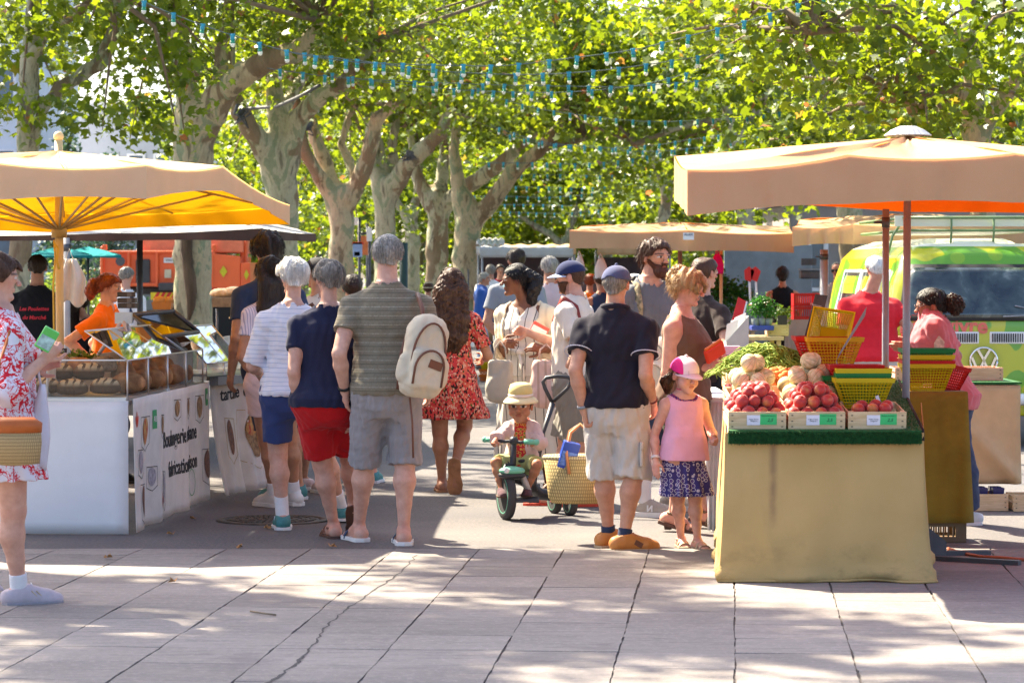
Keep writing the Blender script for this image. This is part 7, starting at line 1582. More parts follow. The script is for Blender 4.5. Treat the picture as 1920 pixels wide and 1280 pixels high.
        if lace:
            mb = MB()
            for i in range(4): c = A + f * (.035 + .013 * i) * S + up * (.010 - .0105 * i) * S; mb.tube([c - sd * .016 * S, c + up * .016, c + sd * .014 * S], .0025, 5)
            mb.build('lace', lace, s.root)
        for q in (-1, 1) if stripe else ():
            for o in (0, .014): MB().tube([A + f * (.028 + o) * S + sd * q * (.0245 * S + .0045) + up * .0 * S, A + f * (.052 + o) * S + sd * q * (.0245 * S + .004) - up * .026 * S], .0035, 5).build('side_stripe', stripe, s.root)
        if sock: d = SDF(); z = A + nz(s.kn[k] - A) * sock_top * S; d.rc(A - up * .005 * S, z + nz(s.kn[k] - A) * .05, .0225 * S + .004, .0225 * S + .004 + .09 * max(0, sock_top - .06) * S, 0, cut=(z, s.kn[k] - A)); implicit(d, s.vox, 'sock', sock, s.root)
    def straps(s, k, m, rows, th=.004, wd=.016, name='strap'):
        """bands over the foot: (along, height) of each arch as fractions of S"""
        S = s.S; f, sd, up = s.footframe(k); A = s.an[k]
        for a, w_, h_, sl in rows:
            c = A + f * a * S - up * .040 * S; mb = MB()
            def fn(u, v): t = math.pi * u; p = c + sd * math.cos(t) * (w_ * S + .003) + up * math.sin(t) ** .8 * (h_ * S + .004) + f * ((v - .5) * wd + sl * S * math.sin(t)); return Vector(p)
            mb.grid(fn, 14, 3); mb.build(name, m, s.root, solid=th)
    def backstrap(s, k, m, z=-.008, r=.027, wd=.012):
        S = s.S; f, sd, up = s.footframe(k); c = s.an[k] + up * z * S; MB().grid(lambda u, v: Vector(c + (sd * math.cos(math.pi * 2 * u) + f * math.sin(math.pi * 2 * u)) * r * S + up * (v - .5) * wd), 22, 3).build('ankle_strap', m, s.root, solid=.004)
    def bracelet(s, k, m, r=.018, wd=.010, name='bracelet', at=-.02):
        S = s.S; f = nz(s.wr[k] - s.el[k]); a = nz(np.cross(f, V3(.3, .2, 1))); b = np.cross(f, a); c = s.wr[k] + f * at * S
        MB().grid(lambda u, v: Vector(c + (a * math.cos(6.2832 * u) + b * math.sin(6.2832 * u)) * (r * S + .003) + f * (v - .5) * wd), 20, 3).build(name, m, s.root, solid=.004)
    def band(s, m, pts, wd=.03, name='strap', n=24):
        """strap lying on the clothed trunk: pts are local metres, pushed out to the cloth surface"""
        P = [np.array(p, float) for p in pts]; C = []
        for i in range(len(P) - 1):
            for k in range(8): C.append(P[i] + (P[i + 1] - P[i]) * k / 8)
        C.append(P[-1]); mb = MB(); N = len(C); V = []
        for i, p in enumerate(C):
            t = nz(C[min(i + 1, N - 1)] - C[max(i - 1, 0)]); ax = s.at(0, 0, p[2] - s.dz); o = nz((p - ax) * V3(1, 1, .4)); w_ = nz(np.cross(t, o)); V += [Vector(p - w_ * wd / 2), Vector(p + w_ * wd / 2)]
        mb.add(V, [(2*i, 2*i+1, 2*i+3, 2*i+2) for i in range(N - 1)], None, True); return mb.build(name, m, s.root, solid=.006)
    def glasses(s, m, lens=None):
        h = s.hh; mb = MB()
        for x in (-1, 1):
            c = V3(x * .155, -.45, .04); mb.tube([s.q(c[0] + .105 * math.cos(a), c[1] + .06 * abs(math.cos(a)) * (1 if math.cos(a) * x > 0 else 0), c[2] + .075 * math.sin(a)) for a in [6.2832 * i / 14 for i in range(15)]], .0022, 5); mb.tube([s.q(x * .26, -.40, .06), s.q(x * .36, -.05, .07), s.q(x * .36, .06, .05)], .0025, 5)
            if lens: MB().lathe([(0, 0), (.10 * h, 0), (.10 * h, .003), (0, .003)], s.q(*(c + V3(0, .012, 0))), 16, rot=Matrix((s.Rh @ np.array(Matrix.Rotation(math.pi / 2, 3, 'X'))).tolist())).build('lens', lens, s.root)
        mb.tube([s.q(-.05, -.46, .05), s.q(.05, -.46, .05)], .0022, 5); mb.build('glasses', m, s.root)
# ============================================================ WHO IS WHO
def striped(name, base, line, period, width=.25, wob=.0, extra=None, rough=.9, axis=2, col2=None):
    t = NT(name); s = t.sep(); v = s[axis]
    if wob: v = t.math('ADD', v, t.math('MULTIPLY', t.noise(3, 3), wob))
    f = t.math('FRACT', t.math('MULTIPLY', v, 1 / period)); e = t.math('LESS_THAN', f, width); c = t.mix(e, base, line)
    if col2: c = t.mix(t.math('LESS_THAN', t.math('ABSOLUTE', t.math('SUBTRACT', f, .6)), .06), c, col2)
    if extra: c = t.mix(t.ramp(t.noise(90, 3), [(.4, 0.0), (.7, extra)]), c, tuple(Vector(base) * .6))
    return t.bsdf(c, rough, t.bump(t.noise(160, 2), .3, .002), spec=.15, sheen=.1)
def ring_print(name, base, ring, dot, sc=30):
    t = NT(name); v = t.n('TexVoronoi', i_Vector=t.co(), i_Scale=sc); v.inputs['Randomness'].default_value = .35; d = v.outputs['Distance']
    c = t.mix(t.ramp(d, [(.22, 0.0), (.26, 1.0)]), dot, base); c = t.mix(t.math('MULTIPLY', t.math('GREATER_THAN', d, .36), t.math('LESS_THAN', d, .47)), c, ring); return t.bsdf(c, .9, spec=.15)
def floral():
    t = NT('floral_red'); v = t.n('TexVoronoi', i_Vector=t.scaled((1, 1, .7)), i_Scale=85); v2 = t.n('TexVoronoi', i_Vector=t.co(), i_Scale=36)
    c = t.ramp(v.outputs['Color'], [(.15, (.06, .02, .02)), (.3, (.58, .05, .05)), (.55, (.62, .13, .08)), (.72, (.66, .32, .22)), (.85, (.10, .13, .03)), (.93, (.55, .04, .07))], 'CONSTANT')
    c = t.mix(t.ramp(v2.outputs['Distance'], [(.16, 1.0), (.2, 0.0)]), c, (.70, .42, .38)); return t.bsdf(c, .88, t.bump(t.noise(14, 3), .3, .006), spec=.15, trans=.12)
def coral():
    t = NT('coral_print'); a = t.noise(12, 2, None, .5, 1.2); b = t.noise(24, 2, t.scaled((1, 1, 1), None, (0, 0, 0), (3, 2, 7)), .5, 1.6); g = t.noise(5, 2, t.scaled((1, 1, 1), None, (0, 0, 0), (8, 2, 1)))
    l1 = t.math('LESS_THAN', t.math('ABSOLUTE', t.math('SUBTRACT', a, .5)), .026); l2 = t.math('LESS_THAN', t.math('ABSOLUTE', t.math('SUBTRACT', b, .5)), .030); m = t.math('MULTIPLY', t.math('MAXIMUM', l1, l2), t.math('GREATER_THAN', g, .40))
    return t.bsdf(t.mix(m, (.72, .68, .74), (.62, .02, .035)), .85, t.bump(t.noise(12, 3), .3, .006), spec=.2, trans=.1)
ST_BLUE = striped('tee_blue_lines', (.70, .70, .76), (.42, .47, .60), .028, .14, .05); ST_LIL = striped('tee_lilac_lines', (.66, .60, .68), (.36, .34, .48), .016, .35, .0, axis=0)
TAUPE = striped('tee_taupe_bands', (.205, .175, .125), (.42, .37, .29), .052, .05, .004, .5, col2=(.13, .11, .08)); DRESS = striped('dress_black_lines', (.62, .58, .51), (.06, .055, .06), .055, .10, .012, axis=0)
NAVY = cloth('navy_jersey', (.016, .018, .045)); NAVYS = cloth('navy_twill', (.035, .055, .16)); RED = cloth('red_twill', (.42, .008, .010)); GREYS = cloth('grey_cotton', (.27, .25, .255), bump=.5, bs=60); BEIGE = cloth('beige_twill', (.52, .47, .42), bump=.4); BLACK = cloth('black_jersey', (.012, .012, .015)); WHITE = cloth('white_cotton', (.72, .71, .72)); CREAMT = cloth('cream_jersey', (.66, .58, .49)); CARD = cloth('cream_linen', (.70, .60, .42)); GTEE = cloth('grey_tee', (.13, .135, .15)); BROWNT = cloth('brown_rib', (.15, .085, .055)); PINKT = cloth('pink_jersey', (.72, .36, .48)); DPINK = cloth('dusty_pink', (.52, .14, .16)); ORG = cloth('orange_tee', (.85, .17, .006)); REDT = cloth('red_polo', (.70, .02, .03)); BLUE = cloth('blue_shirt', (.035, .10, .36)); JEAN = cloth('light_denim', (.28, .35, .46)); DJEAN = cloth('dark_denim', (.035, .05, .10)); LINEN = cloth('grey_linen', (.23, .21, .18)); GREENT = cloth('green_tee', (.05, .33, .05)); TAUP = cloth('taupe_shirt', (.30, .22, .20)); DBLUE = cloth('slate_blue', (.03, .045, .09)); ROSE = cloth('pale_rose', (.62, .47, .47)); CAMO = blob_mat('camo_strap', (.10, .09, .05), (.38, .29, .17), 40)
sole_w = mat('sole_white', (.70, .70, .68), .6, .08); sole_b = mat('sole_brown', (.10, .05, .035), .7, .3, 14); sole_k = mat('sole_black', (.03, .03, .03), .7); leath = mat('tan_leather', (.48, .19, .045), .5, .15, 14); brleath = mat('brown_leather', (.15, .06, .035), .55, .2, 14); redleath = mat('burgundy_leather', (.20, .025, .02), .55, .15)
gold_m = mat('pale_gold', (.55, .42, .28), .4, .1, metal=.5); teal_m = mat('teal_mesh', (.06, .22, .22), .7, .2, 40); pinksh = mat('mauve_suede', (.50, .42, .45), .8, .12, 20); greysh = mat('grey_suede', (.42, .37, .31), .8, .15, 20); blk = mat('black_plastic', (.015, .015, .015), .4)
# --- woman with the coral print
p = Person('woman in a white and red coral print dress holding a green pack', 8, 13.6, 1.70, 112, 'f', 1.16, feet={'m': (36, 1136, 6), 'p': (-60, 1112, 0, .05, 25)}, hands={'m': (80, 676, -.12, 0, {'dir': (-.2, -.6, .7), 'curl': .9}), 'p': (60, 690, .2)}, head=(-8, 6, 0), hc=(-2, 522, 0), skin=(.60, .34, .25), seed=1)
CP = coral(); p.top(CP, .016, .46, 1.28, .022, .050, wr=.006); p.skirt(CP, .52, .365, .035, .02, 9, .016); p.hair(HM['brown'], 'short', .022, [(-.6, .30), (-.36, .28), (-.2, .12), (-.08, -.02), (.02, .0), (.1, -.02), (.2, -.24), (.6, -.34)], amp=.014)
p.shoe('m', pinksh, mat('sole_grey', (.30, .28, .30), .7), .022, 0, stripe=gold_m, lace=WHITE, sock=WHITE, sock_top=.05); p.shoe('p', pinksh, sole_k, .018, 0, sock=WHITE, sock_top=.05)
def pack(label, loc, d, cols, rot=None, name='food_pack'):
    o = thing(name, label, 'packet', loc); o.rotation_euler = rot or (0, 0, 0); MB().box((0, 0, 0), d).build('carton', cols[0], o, bevel=.004); MB().box((0, -d[1] / 2 - .001, -d[2] * .12), (d[0] * .9, .002, d[2] * .55)).build('printed_panel', cols[1], o); return o
pack('green and white food pack in the hand of the coral print woman', W(88, 636, 13.3), (.075, .02, .11), (mat('pack_green', (.10, .50, .10), .4), mat('pack_photo', (.35, .55, .55), .4, .6, 30)), (.3, .5, .3))
o = thing('straw_bag', 'straw shoulder bag with an orange leather top, hanging by the coral print dress', 'bag', W(24, 873, 13.15)); MB().lathe([(.02, 0), (.125, .01), (.135, .11), (.132, .16)], n=24, sq=(1, .45)).build('straw_body', wicker('straw_fine', (.52, .36, .17), 90), o); MB().lathe([(.135, .155), (.138, .20), (.10, .225), (.0, .226)], n=24, sq=(1, .46)).build('leather_top', mat('orange_leather', (.42, .10, .015), .5, .2, 12), o); MB().tube([(-.10, .05, .2), (-.09, .16, .45), (-.05, .22, .62)], .010, 6).build('strap', MATS['orange_leather'], o)
o = thing('plastic_bag', 'thin white plastic bag hanging behind the straw bag', 'bag', W(80, 720, 13.5)); MB().grid(lambda u, v: Vector((math.cos(6.2832 * u) * (.012 + .055 * min(1, v * 1.6)) * (1 - .3 * v) - .03 * v, math.sin(6.2832 * u) * .03, -.40 * v + .012 * math.sin(u * 25) * v)), 28, 12, None, True, True).build('pouch', mat('film_white', (.75, .72, .80), .25, .06, 8, bump=.6, bs=18, trans=.35), o, solid=.002); MB().tube([(-.01, 0, 0), (-.02, 0, .06), (0, .02, .12)], .006, 6).build('handle', MATS['film_white'], o)
# --- the queue seen from behind
p = Person('white haired woman in a pale blue lined tee, navy shorts and teal trainers', 548, 17.74, 1.68, 188, 'f', 1.06, feet={'p': (530, 992, 0), 'm': (640, 978, 0, .01)}, hands={'p': ('l', .12, -.15, .58), 'm': ('l', -.10, -.15, .58)}, head=(26, 5, 0), skin=(.60, .36, .27), seed=2)
p.top(ST_BLUE, .014, .50, .95, .016, .048, wr=.006); p.shorts(NAVYS, .56, .76, .010, .014, taper=0); p.hair(HM['white'], 'short', .026, [(-.6, .30), (-.3, .28), (-.15, .1), (-.05, .12), (.05, .1), (.12, -.1), (.25, -.24), (.6, -.28)], n=500, amp=.013); [p.shoe(k, teal_m, sole_w, .02, 0, stripe=WHITE, lace=WHITE, sock=WHITE, sock_top=.085) for k in 'mp']; p.bracelet('p', gold_m); p.glasses(blk)
p.band(mat('strap_grey', (.12, .12, .13), .7), [p.at(-.075 * p.S, .09, .80 * p.S), p.at(-.07 * p.S, .115, .74 * p.S)], .02)
p = Person('short grey haired woman in a navy tee and red shorts, stepping off in brown sandals', 615, 16.96, 1.662, 184, 'f', 1.2, feet={'p': (626, 1008, 14), 'm': (664, 1002, -4, .07, 62)}, hands={'p': (562, 768, .0), 'm': (668, 770, -.05)}, head=(24, 4, 0), skin=(.58, .33, .245), seed=3)
p.top(NAVY, .014, .485, .50, .018, .047, wr=.006); p.shorts(RED, .56, .86, .012, .020); p.hair(HM['grey'], 'short', .024, n=450, amp=.012); p.bracelet('p', steel)
for k in 'mp': p.sole(k, .016, sole_b, .006); p.straps(k, brleath, [(.075, .030, .022, .0), (.045, .028, .040, .01)]); p.backstrap(k, brleath)
gm = Person('tall grey haired man in a taupe banded tee and grey shorts, seen from behind', 726, 16.73, 1.815, 180, 'm', 1.08, feet={'p': (673, 1014, 22), 'm': (757, 1021, 6)}, hands={'p': (647, 735, -.0, 0, {'curl': .4}), 'm': (806, 728, .1)}, head=(4, 0, 0), skin=(.62, .36, .27), seed=4)
gm.top(TAUPE, .016, .490, .52, .020, .046, wr=.006); gm.shorts(GREYS, .535, 1.06, .012, .020, wr=.007, wl=.09); gm.hair(HM['silver'], 'short', .014, n=420, amp=.006); gm.bracelet('p', blk, .018, .018, 'watch_strap')
for k in 'mp': gm.sole(k, .024, sole_w, .008); gm.straps(k, mat('strap_navy', (.04, .06, .12), .7), [(.062, .030, .030, -.012)], .005, .03)
def backpack(label, px, py, Y, w_, h, d, m, trim, rz=0, tilt=0, patch=None):
    c = W(px, py, Y); o = thing('backpack', label, 'backpack', c, rz); o.rotation_euler = (0, tilt, rz); sd = SDF(); sd.box((0, 0, -.02), (w_ / 2, d / 2, h / 2), None, d * .42, .03); sd.box((0, -d * .42, -h * .17), (w_ * .42, d * .28, h * .27), None, d * .22, .02); sd.ell((0, 0, h * .40), (w_ * .40, d * .36, h * .16), None, .05); sd.rc((-w_ * .46, -.01, -h * .28), (-w_ * .46, -.01, -h * .08), .045, .04, .02); sd.rc((w_ * .46, -.01, -h * .28), (w_ * .46, -.01, -h * .08), .045, .04, .02); sd.wrinkle(.0025, .11, int(px), .6); implicit(sd, .0065, 'bag_body', m, o)
    arch = lambda wd, hh, y, z0: [(wd * math.cos(a) , y - .02 * math.sin(a), z0 + hh * math.sin(a)) for a in [math.pi * i / 14 for i in range(15)]]
    mb = MB(); mb.tube([(w_ * .40, -d * .40, -h * .25)] + arch(w_ * .40, h * .42, -d * .45, h * .02) + [(-w_ * .40, -d * .40, -h * .25)], .007, 6).tube([(w_ * .36, -d * .68, -h * .38)] + arch(w_ * .36, h * .24, -d * .70, -h * .16) + [(-w_ * .36, -d * .68, -h * .38)], .007, 6); mb.build('leather_piping', trim, o)
    if patch: MB().box((w_ * .14, -d * .72, -h * .10), (w_ * .34, .008, h * .11), Matrix.Rotation(.2, 3, 'Y')).build('leather_patch', patch, o, bevel=.002)
    MB().tube([(-.03, 0, h * .46), (0, 0, h * .56), (.03, 0, h * .46)], .009, 6).build('grab_loop', trim, o); return o
canv = cloth('natural_canvas', (.58, .50, .37), bump=.5, bs=90)
bp = backpack('natural canvas backpack with brown leather trim on the shoulder of the grey haired man', 795, 668, 16.42, .245, .44, .17, canv, brleath, R(22), R(9), mat('patch_brown', (.16, .05, .02), .5))
L = lambda px, py, Y: W(px, py, Y) - bp.location
mi = bp.rotation_euler.to_matrix().inverted()
MB().tube([mi @ L(783, 552, 16.68), mi @ L(786, 562, 16.56), mi @ L(792, 580, 16.5), mi @ L(793, 600, 16.46)], .014, 8).build('shoulder_strap', brleath, bp); MB().tube([mi @ L(768, 745, 16.4), mi @ L(773, 790, 16.4), mi @ L(775, 858, 16.4)], .006, 6).build('loose_strap', brleath, bp); MB().tube([mi @ L(768, 610, 16.5), mi @ L(752, 665, 16.5), mi @ L(746, 730, 16.5)], .011, 6).build('second_strap', brleath, bp)
p = Person('long haired woman in a short red floral dress walking away, one sandal sole showing', 845, 20.66, 1.625, 178, 'f', 1.02, feet={'p': (829, 922, 6), 'm': (853, 926, 0, .13, 76)}, hands={'p': ('l', .12, -.16, .60), 'm': ('l', -.14, -.14, .60)}, head=(12, 4, 0), skin=(.40, .19, .11), seed=5)
FL_ = floral(); p.top(FL_, .012, .50, .75, .02, .05, wr=.005); p.skirt(FL_, .62, .335, .07, .07, 10, .012); p.hair(HM['brown'], 'back', .022, [(-.6, .3), (-.3, .28), (-.15, .1), (-.05, -.1), (.1, -.2), (.6, -.3)])
p.locks(HM['brown'], [([p.q(x * .2, .34, .1), p.q(x * .3, .42, -.3), p.at(x * .055 * p.S, .10 + .01 * x, .78 * p.S), p.at(x * .05 * p.S, .115, .70 * p.S), p.at(x * .03 * p.S, .115, .645 * p.S)], [.05, .055, .05, .045, .02]) for x in (-1, -.2, .7, 1.3)], amp=.010); MB().tube([p.q(-.30, .1, .42), p.q(-.36, .02, .30), p.q(-.30, -.1, .40)], .008, 6).build('sunglasses', redleath, p.root)
for k in 'mp': p.sole(k, .018, mat('sole_tan', (.36, .17, .08), .7, .3, 18), .006); p.straps(k, leath, [(.06, .030, .030, .0)])
p = Person('girl with long straight dark hair, lilac lined top and one hand on her hip', 508, 19.3, 1.70, 214, 'f', .92, feet={'p': (514, 950, 6), 'm': (552, 947, -6)}, hands={'p': (488, 716, .0, 0, {'curl': .6}), 'm': ('l', -.12, -.15, .6)}, head=(6, 12, 0), skin=(.46, .235, .14), seed=6, elbow={'p': (1, .35, -.1)})
p.top(ST_LIL, .011, .50, .5, .014, .048); p.shorts(ROSE, .55, .50, .014, .03, name='skirt_shorts'); p.hair(HM['dark'], 'full', .018)
p.locks(HM['dark'], [([p.q(x * .30, .2 - .1 * abs(x), .1), p.q(x * .36, .24, -.35), p.at(x * .06 * p.S, .075, .80 * p.S), p.at(x * .055 * p.S, .085, .70 * p.S), p.at(x * .05 * p.S, .085, .62 * p.S)], [.045, .045, .04, .032, .012]) for x in (-.9, -.3, .4, 1.0)], amp=.004)
p.band(BLACK, [p.at(.065 * p.S, .09, .80 * p.S), p.at(.055 * p.S, .10, .72 * p.S)], .035); [p.shoe(k, mat('white_trainer', (.66, .64, .62), .7, .1), sole_w, .028, .01, lace=WHITE, sock=WHITE, sock_top=.06) for k in 'mp']
p = Person('tall dark haired youth looking down behind the long haired girl', 503, 20.0, 1.86, 205, 'm', .95, head=(10, 14, 0), feet={'p': (520, 940), 'm': (560, 935)}, skin=(.50, .27, .17), seed=7); p.top(DBLUE, .012); p.shorts(DJEAN, .56, 1.0); p.hair(HM['dark'], 'short', .034, [(-.6, .2), (-.3, .15), (-.15, .02), (-.05, -.1), (.2, -.25), (.6, -.3)], n=420, amp=.02); [p.shoe(k, teal_m, sole_w) for k in 'mp']
p = Person('man in a black cap with a brown bag strap, half hidden in the queue', 597, 20.6, 1.70, 212, 'm', 1.0, feet={'p': (568, 918, 40), 'm': (610, 925)}, head=(10, 0, 0), skin=(.50, .28, .19), seed=8); p.top(CREAMT, .012, .49, .55, .02); p.shorts(BEIGE, .56, 1.0); p.hair(HM['dark'], 'short', .004, n=0, amp=.004); p.cap(mat('cap_black', (.015, .015, .02), .85)); p.band(brleath, [p.at(.07 * p.S, .09, .81 * p.S), p.at(.0, .115, .72 * p.S), p.at(-.08 * p.S, .09, .60 * p.S)], .05); [p.shoe(k, mat('white_red_shoe', (.62, .50, .48), .7, .3, 12), sole_w, .026) for k in 'mp']
p = Person('person in a bright green tee almost hidden between the navy tee and the taupe tee', 660, 21.6, 1.58, 180, 'm', 1.15, feet={'p': (660, 905), 'm': (700, 905)}, seed=9); p.top(GREENT, .012, .49, .5, .02); p.shorts(DJEAN, .56, 1.0); p.hair(HM['dark'], n=60); [p.shoe(k, teal_m, sole_w) for k in 'mp']
# --- behind the bread counter
p = Person('man in a black tee with red lettering on the back, busy behind the bread stall', 70, 24.8, 1.75, 176, 'm', 1.1, head=(6, 8, 0), hands={'p': ('l', .1, -.2, .56), 'm': ('l', -.1, -.2, .56)}, skin=(.52, .27, .17), seed=10); p.top(BLACK, .014, .46, .6, .02, .044); p.shorts(DJEAN, .56, 1.9, loose=.02, name='trousers'); p.hair(HM['dark'], 'short', .010, n=160); [p.shoe(k, BLACK, sole_k) for k in 'mp']
rl = mat('letter_red', (.60, .03, .05), .7); py = p.trunk(.014); yb = lambda z: float(np.interp(z, [r[0] for r in py], [r[2] + r[4] for r in py])) + .012
for k, tx in enumerate(('Les Poulettes', 'du Marché')): text_mesh('lettering', tx, .048, rl, p.root, depth=.001, shear=.25, bend=lambda c, k=k: Vector((-c.x, yb(1.29 - .075 * k + c.y) - abs(c.x) * .18 + c.z, 1.29 - .075 * k + c.y)), off=.001)
p = Person('redheaded bread seller with a ponytail and a bright orange tee', 203, 21.6, 1.61, 74, 'f', 1.02, head=(8, 12, 0), hands={'m': (172, 676, -.1), 'p': (200, 680, .1)}, skin=(.66, .35, .23), seed=11, vox=.0055, hc=(206, 540, 0), elbow={'m': (-.6, .9, -.2)})
p.top(ORG, .014, .46, .62, .026, .046, wr=.006); p.shorts(DJEAN, .56, 1.9, name='trousers'); p.hair(HM['auburn'], 'back', .016, amp=.006); p.locks(HM['auburn'], [([p.q(0, .46, .12), p.q(.02, .66, .02), p.q(0, .70, -.30), p.q(0, .64, -.55)], [.022, .036, .040, .012])], 'ponytail', amp=.008); MB().lathe([(.02, -.01), (.026, 0), (.02, .01)], p.q(0, .50, .12), 12, rot=Matrix(p.Rh.tolist()) @ Matrix.Rotation(1.4, 3, 'X')).build('hair_tie', blk, p.root); [p.shoe(k, BLACK, sole_k) for k in 'mp']
p = Person('grey haired man in a white tee standing behind the redheaded seller', 236, 33, 1.66, 160, 'm', 1.08, head=(0, 12, 0), vox=.009, seed=12); p.top(WHITE, .014, .47, .55, .02); p.shorts(DJEAN, .56, 1.9, name='trousers'); p.hair(HM['grey'], n=120); p.band(DBLUE, [p.at(-.08 * p.S, .09, .81 * p.S), p.at(-.075 * p.S, .10, .62 * p.S)], .06); p.band(DBLUE, [p.at(.08 * p.S, .09, .81 * p.S), p.at(.075 * p.S, .10, .62 * p.S)], .06); [p.shoe(k, BLACK, sole_k) for k in 'mp']
p = Person('dark haired woman in black bending low behind the hanging apron', 147, 26, 1.42, 150, 'f', 1.05, head=(10, 25, 0), lean=(0, -.10), vox=.009, seed=13); p.top(BLACK, .014); p.shorts(BLACK, .56, 1.9, name='trousers'); p.hair(HM['dark'], 'bob', .03, n=80); p.locks(HM['dark'], [([p.q(0, .4, 0), p.q(.1, .5, -.4), p.at(0, .12, .72 * p.S)], [.06, .06, .02])]); [p.shoe(k, BLACK, sole_k) for k in 'mp']
# --- distant shoppers
def extra(label, px, Y, H, face, top, bot, hair='grey', style='short', kind='m', g=1.05, long=1.9, head=(0, 0, 0), hands={}, skin=TANNED, sleeve=.6, hat=None, tank=False, **kw):
    p = Person(label, px, Y, H, face, kind, g, head=head, hands=hands, skin=skin, vox=.011, fingers=False, **kw); p.top(top, .016, .49, sleeve, .02, tank=tank, vox=.011); p.shorts(bot, .57, long, .012, .018, name='trousers' if long > 1.5 else 'shorts'); p.hair(HM[hair], style, .02, n=60, vox=.010); [p.shoe(k, mat('plain_shoe', (.10, .08, .07), .7), sole_k) for k in 'mp']
    if hat: p.hat(hat, .22, .42)
    return p
STRAW = wicker('straw_hat', (.60, .50, .34), 120)
extra('shopper in a pale straw sun hat, seen over the floral dress', 803, 42, 1.46, 176, WHITE, BLACK, 'brown', kind='f', hat=STRAW)
p = extra('grey haired man in a blue shirt and light jeans, holding a sheet of paper', 905, 47.4, 1.655, 84, BLUE, JEAN, 'silver', g=1.22, sleeve=1.75, hands={'m': (890, 626, -.25), 'p': (900, 630, .2)}, hc=(909, 524, 0)); o = MB().box((0, 0, 0), (.19, .006, .24), Matrix.Rotation(.5, 3, 'Y')).build('paper_sheet', wpaint); o.location = W(884, 633, 47.0); tag(o, 'white sheet of paper in the hand of the man in blue', 'paper')
extra('man in a white tee just behind the man in blue', 920, 51, 1.74, 186, WHITE, DJEAN, 'grey', g=1.2); extra('man in a dark red tee far off under the pale awning', 938, 58, 1.76, 4, cloth('dark_red', (.35, .02, .03)), DJEAN, 'dark'); extra('small far shopper in grey under the pale awning', 985, 66, 1.70, 160, GTEE, DJEAN, 'dark'); extra('far shopper in orange beside the distant stall', 1012, 72, 1.68, 200, ORG, JEAN, 'brown', kind='f')
p = extra('dark haired man in a grey tee behind the woman with braids', 968, 28.5, 1.83, 194, cloth('mid_grey_tee', (.26, .27, .29)), DJEAN, 'dark', g=1.18, hands={'p': (943, 640, 0), 'm': (1000, 640, 0)}, elbow={'p': (1, .3, 0)}, head=(8, 10, 0)); p.band(mat('strap_teal', (.10, .20, .24), .8), [p.at(.08 * p.S, .09, .81 * p.S), p.at(.085 * p.S, .10, .60 * p.S)], .06); p.band(MATS['strap_teal'], [p.at(-.08 * p.S, .09, .81 * p.S), p.at(-.085 * p.S, .10, .60 * p.S)], .06)
extra('grey haired shopper in pale pink behind the man with the navy cap', 1030, 29, 1.76, 176, ROSE, BEIGE, 'silver', 'bald'); extra('woman in slate blue in front of the hanging white bags', 1126, 36, 1.60, 200, DBLUE, DJEAN, 'brown', kind='f', tank=True); extra('shopper in orange next to the woman in slate blue', 1106, 38.5, 1.58, 170, ORG, DJEAN, 'auburn', kind='f'); extra('shopper with a white brimmed hat behind the bearded man', 1190, 30, 1.58, 182, WHITE, BLACK, 'dark', hat=WHITE, kind='f')
extra('dark bearded seller in profile at the vegetable stall', 1440, 42.5, 1.77, -78, DBLUE, DJEAN, 'dark', stubble=.8); p = extra('woman in a black strappy top carrying a green basket', 1467, 39.5, 1.68, 180, BLACK, BLACK, 'dark', 'bob', kind='f', g=1.12, long=1.0, tank=True, skin=(.56, .23, .12), hands={'m': (1492, 604, -.1), 'p': (1440, 612, 0)})
p = extra('bald man in dark sunglasses and a taupe shirt facing the lane', 1570, 41, 1.735, -24, TAUP, DJEAN, 'grey', 'bald', skin=(.50, .20, .12), sleeve=1.8); p.glasses(blk, blk)
p = extra('stout white haired man in a red polo, his back turned beside the van', 1640, 24.8, 1.70, 196, REDT, BEIGE, 'white', g=1.42, long=1.0, lean=(.03, -.06), head=(6, 8, 0), hc=(1641, 506, 0), hands={'p': (1572, 655, .15), 'm': (1690, 660, .1)}, skin=(.60, .30, .2)); extra('shopper in a straw hat and blue shirt behind the man in the red polo', 1608, 37, 1.70, 178, JEAN, DJEAN, 'brown', hat=mat('straw_yellow', (.55, .38, .12), .8))
# --- braids, cap, toddler
p = Person('woman with long dark braids in a cream jacket over a striped dress, looking away', 985, 19.94, 1.69, -24, 'f', 1.0, feet={'m': (1000, 934, 0), 'p': (1030, 931, 10)}, hands={'m': (941, 645, -.18, 0, {'dir': (.75, -.6, .1), 'curl': .7}), 'p': (1022, 655, -.26, 0, {'dir': (-.8, -.5, .2), 'curl': .6})}, head=(-62, 2, 0), hc=(966, 527, -.02), skin=BLACKS, seed=21, vox=.0055)
p.top(DRESS, .010, .52, 0.15, .0, .062, vneck=.05, tank=True); p.skirt(DRESS, .625, .165, .085, .05, 13, .012, name='long_dress'); p.top(CARD, .020, .47, 1.86, .018, .062, open_=.075, wr=.007, name='jacket', flare=.05)
MB().grid(lambda u, v: Vector(p.at(math.cos(6.2832 * u) * (.083 * p.S + .024), math.sin(6.2832 * u) * (.060 * p.S + .024), (.610 + .030 * v) * p.S)), 30, 3, None, True, True).build('belt', DRESS, p.root, solid=.004); MB().sphere(p.at(.01, -.062 * p.S - .035, .62 * p.S), (.035, .018, .025), 10).tube([p.at(.02, -.1 - .05, .61 * p.S), p.at(.05, -.16, .55 * p.S), p.at(.06, -.16, .49 * p.S)], [.012, .016, .012], 6).build('belt_knot', DRESS, p.root)
p.hair(HM['black'], 'back', .018, amp=.012); rg = random.Random(3); CH = []
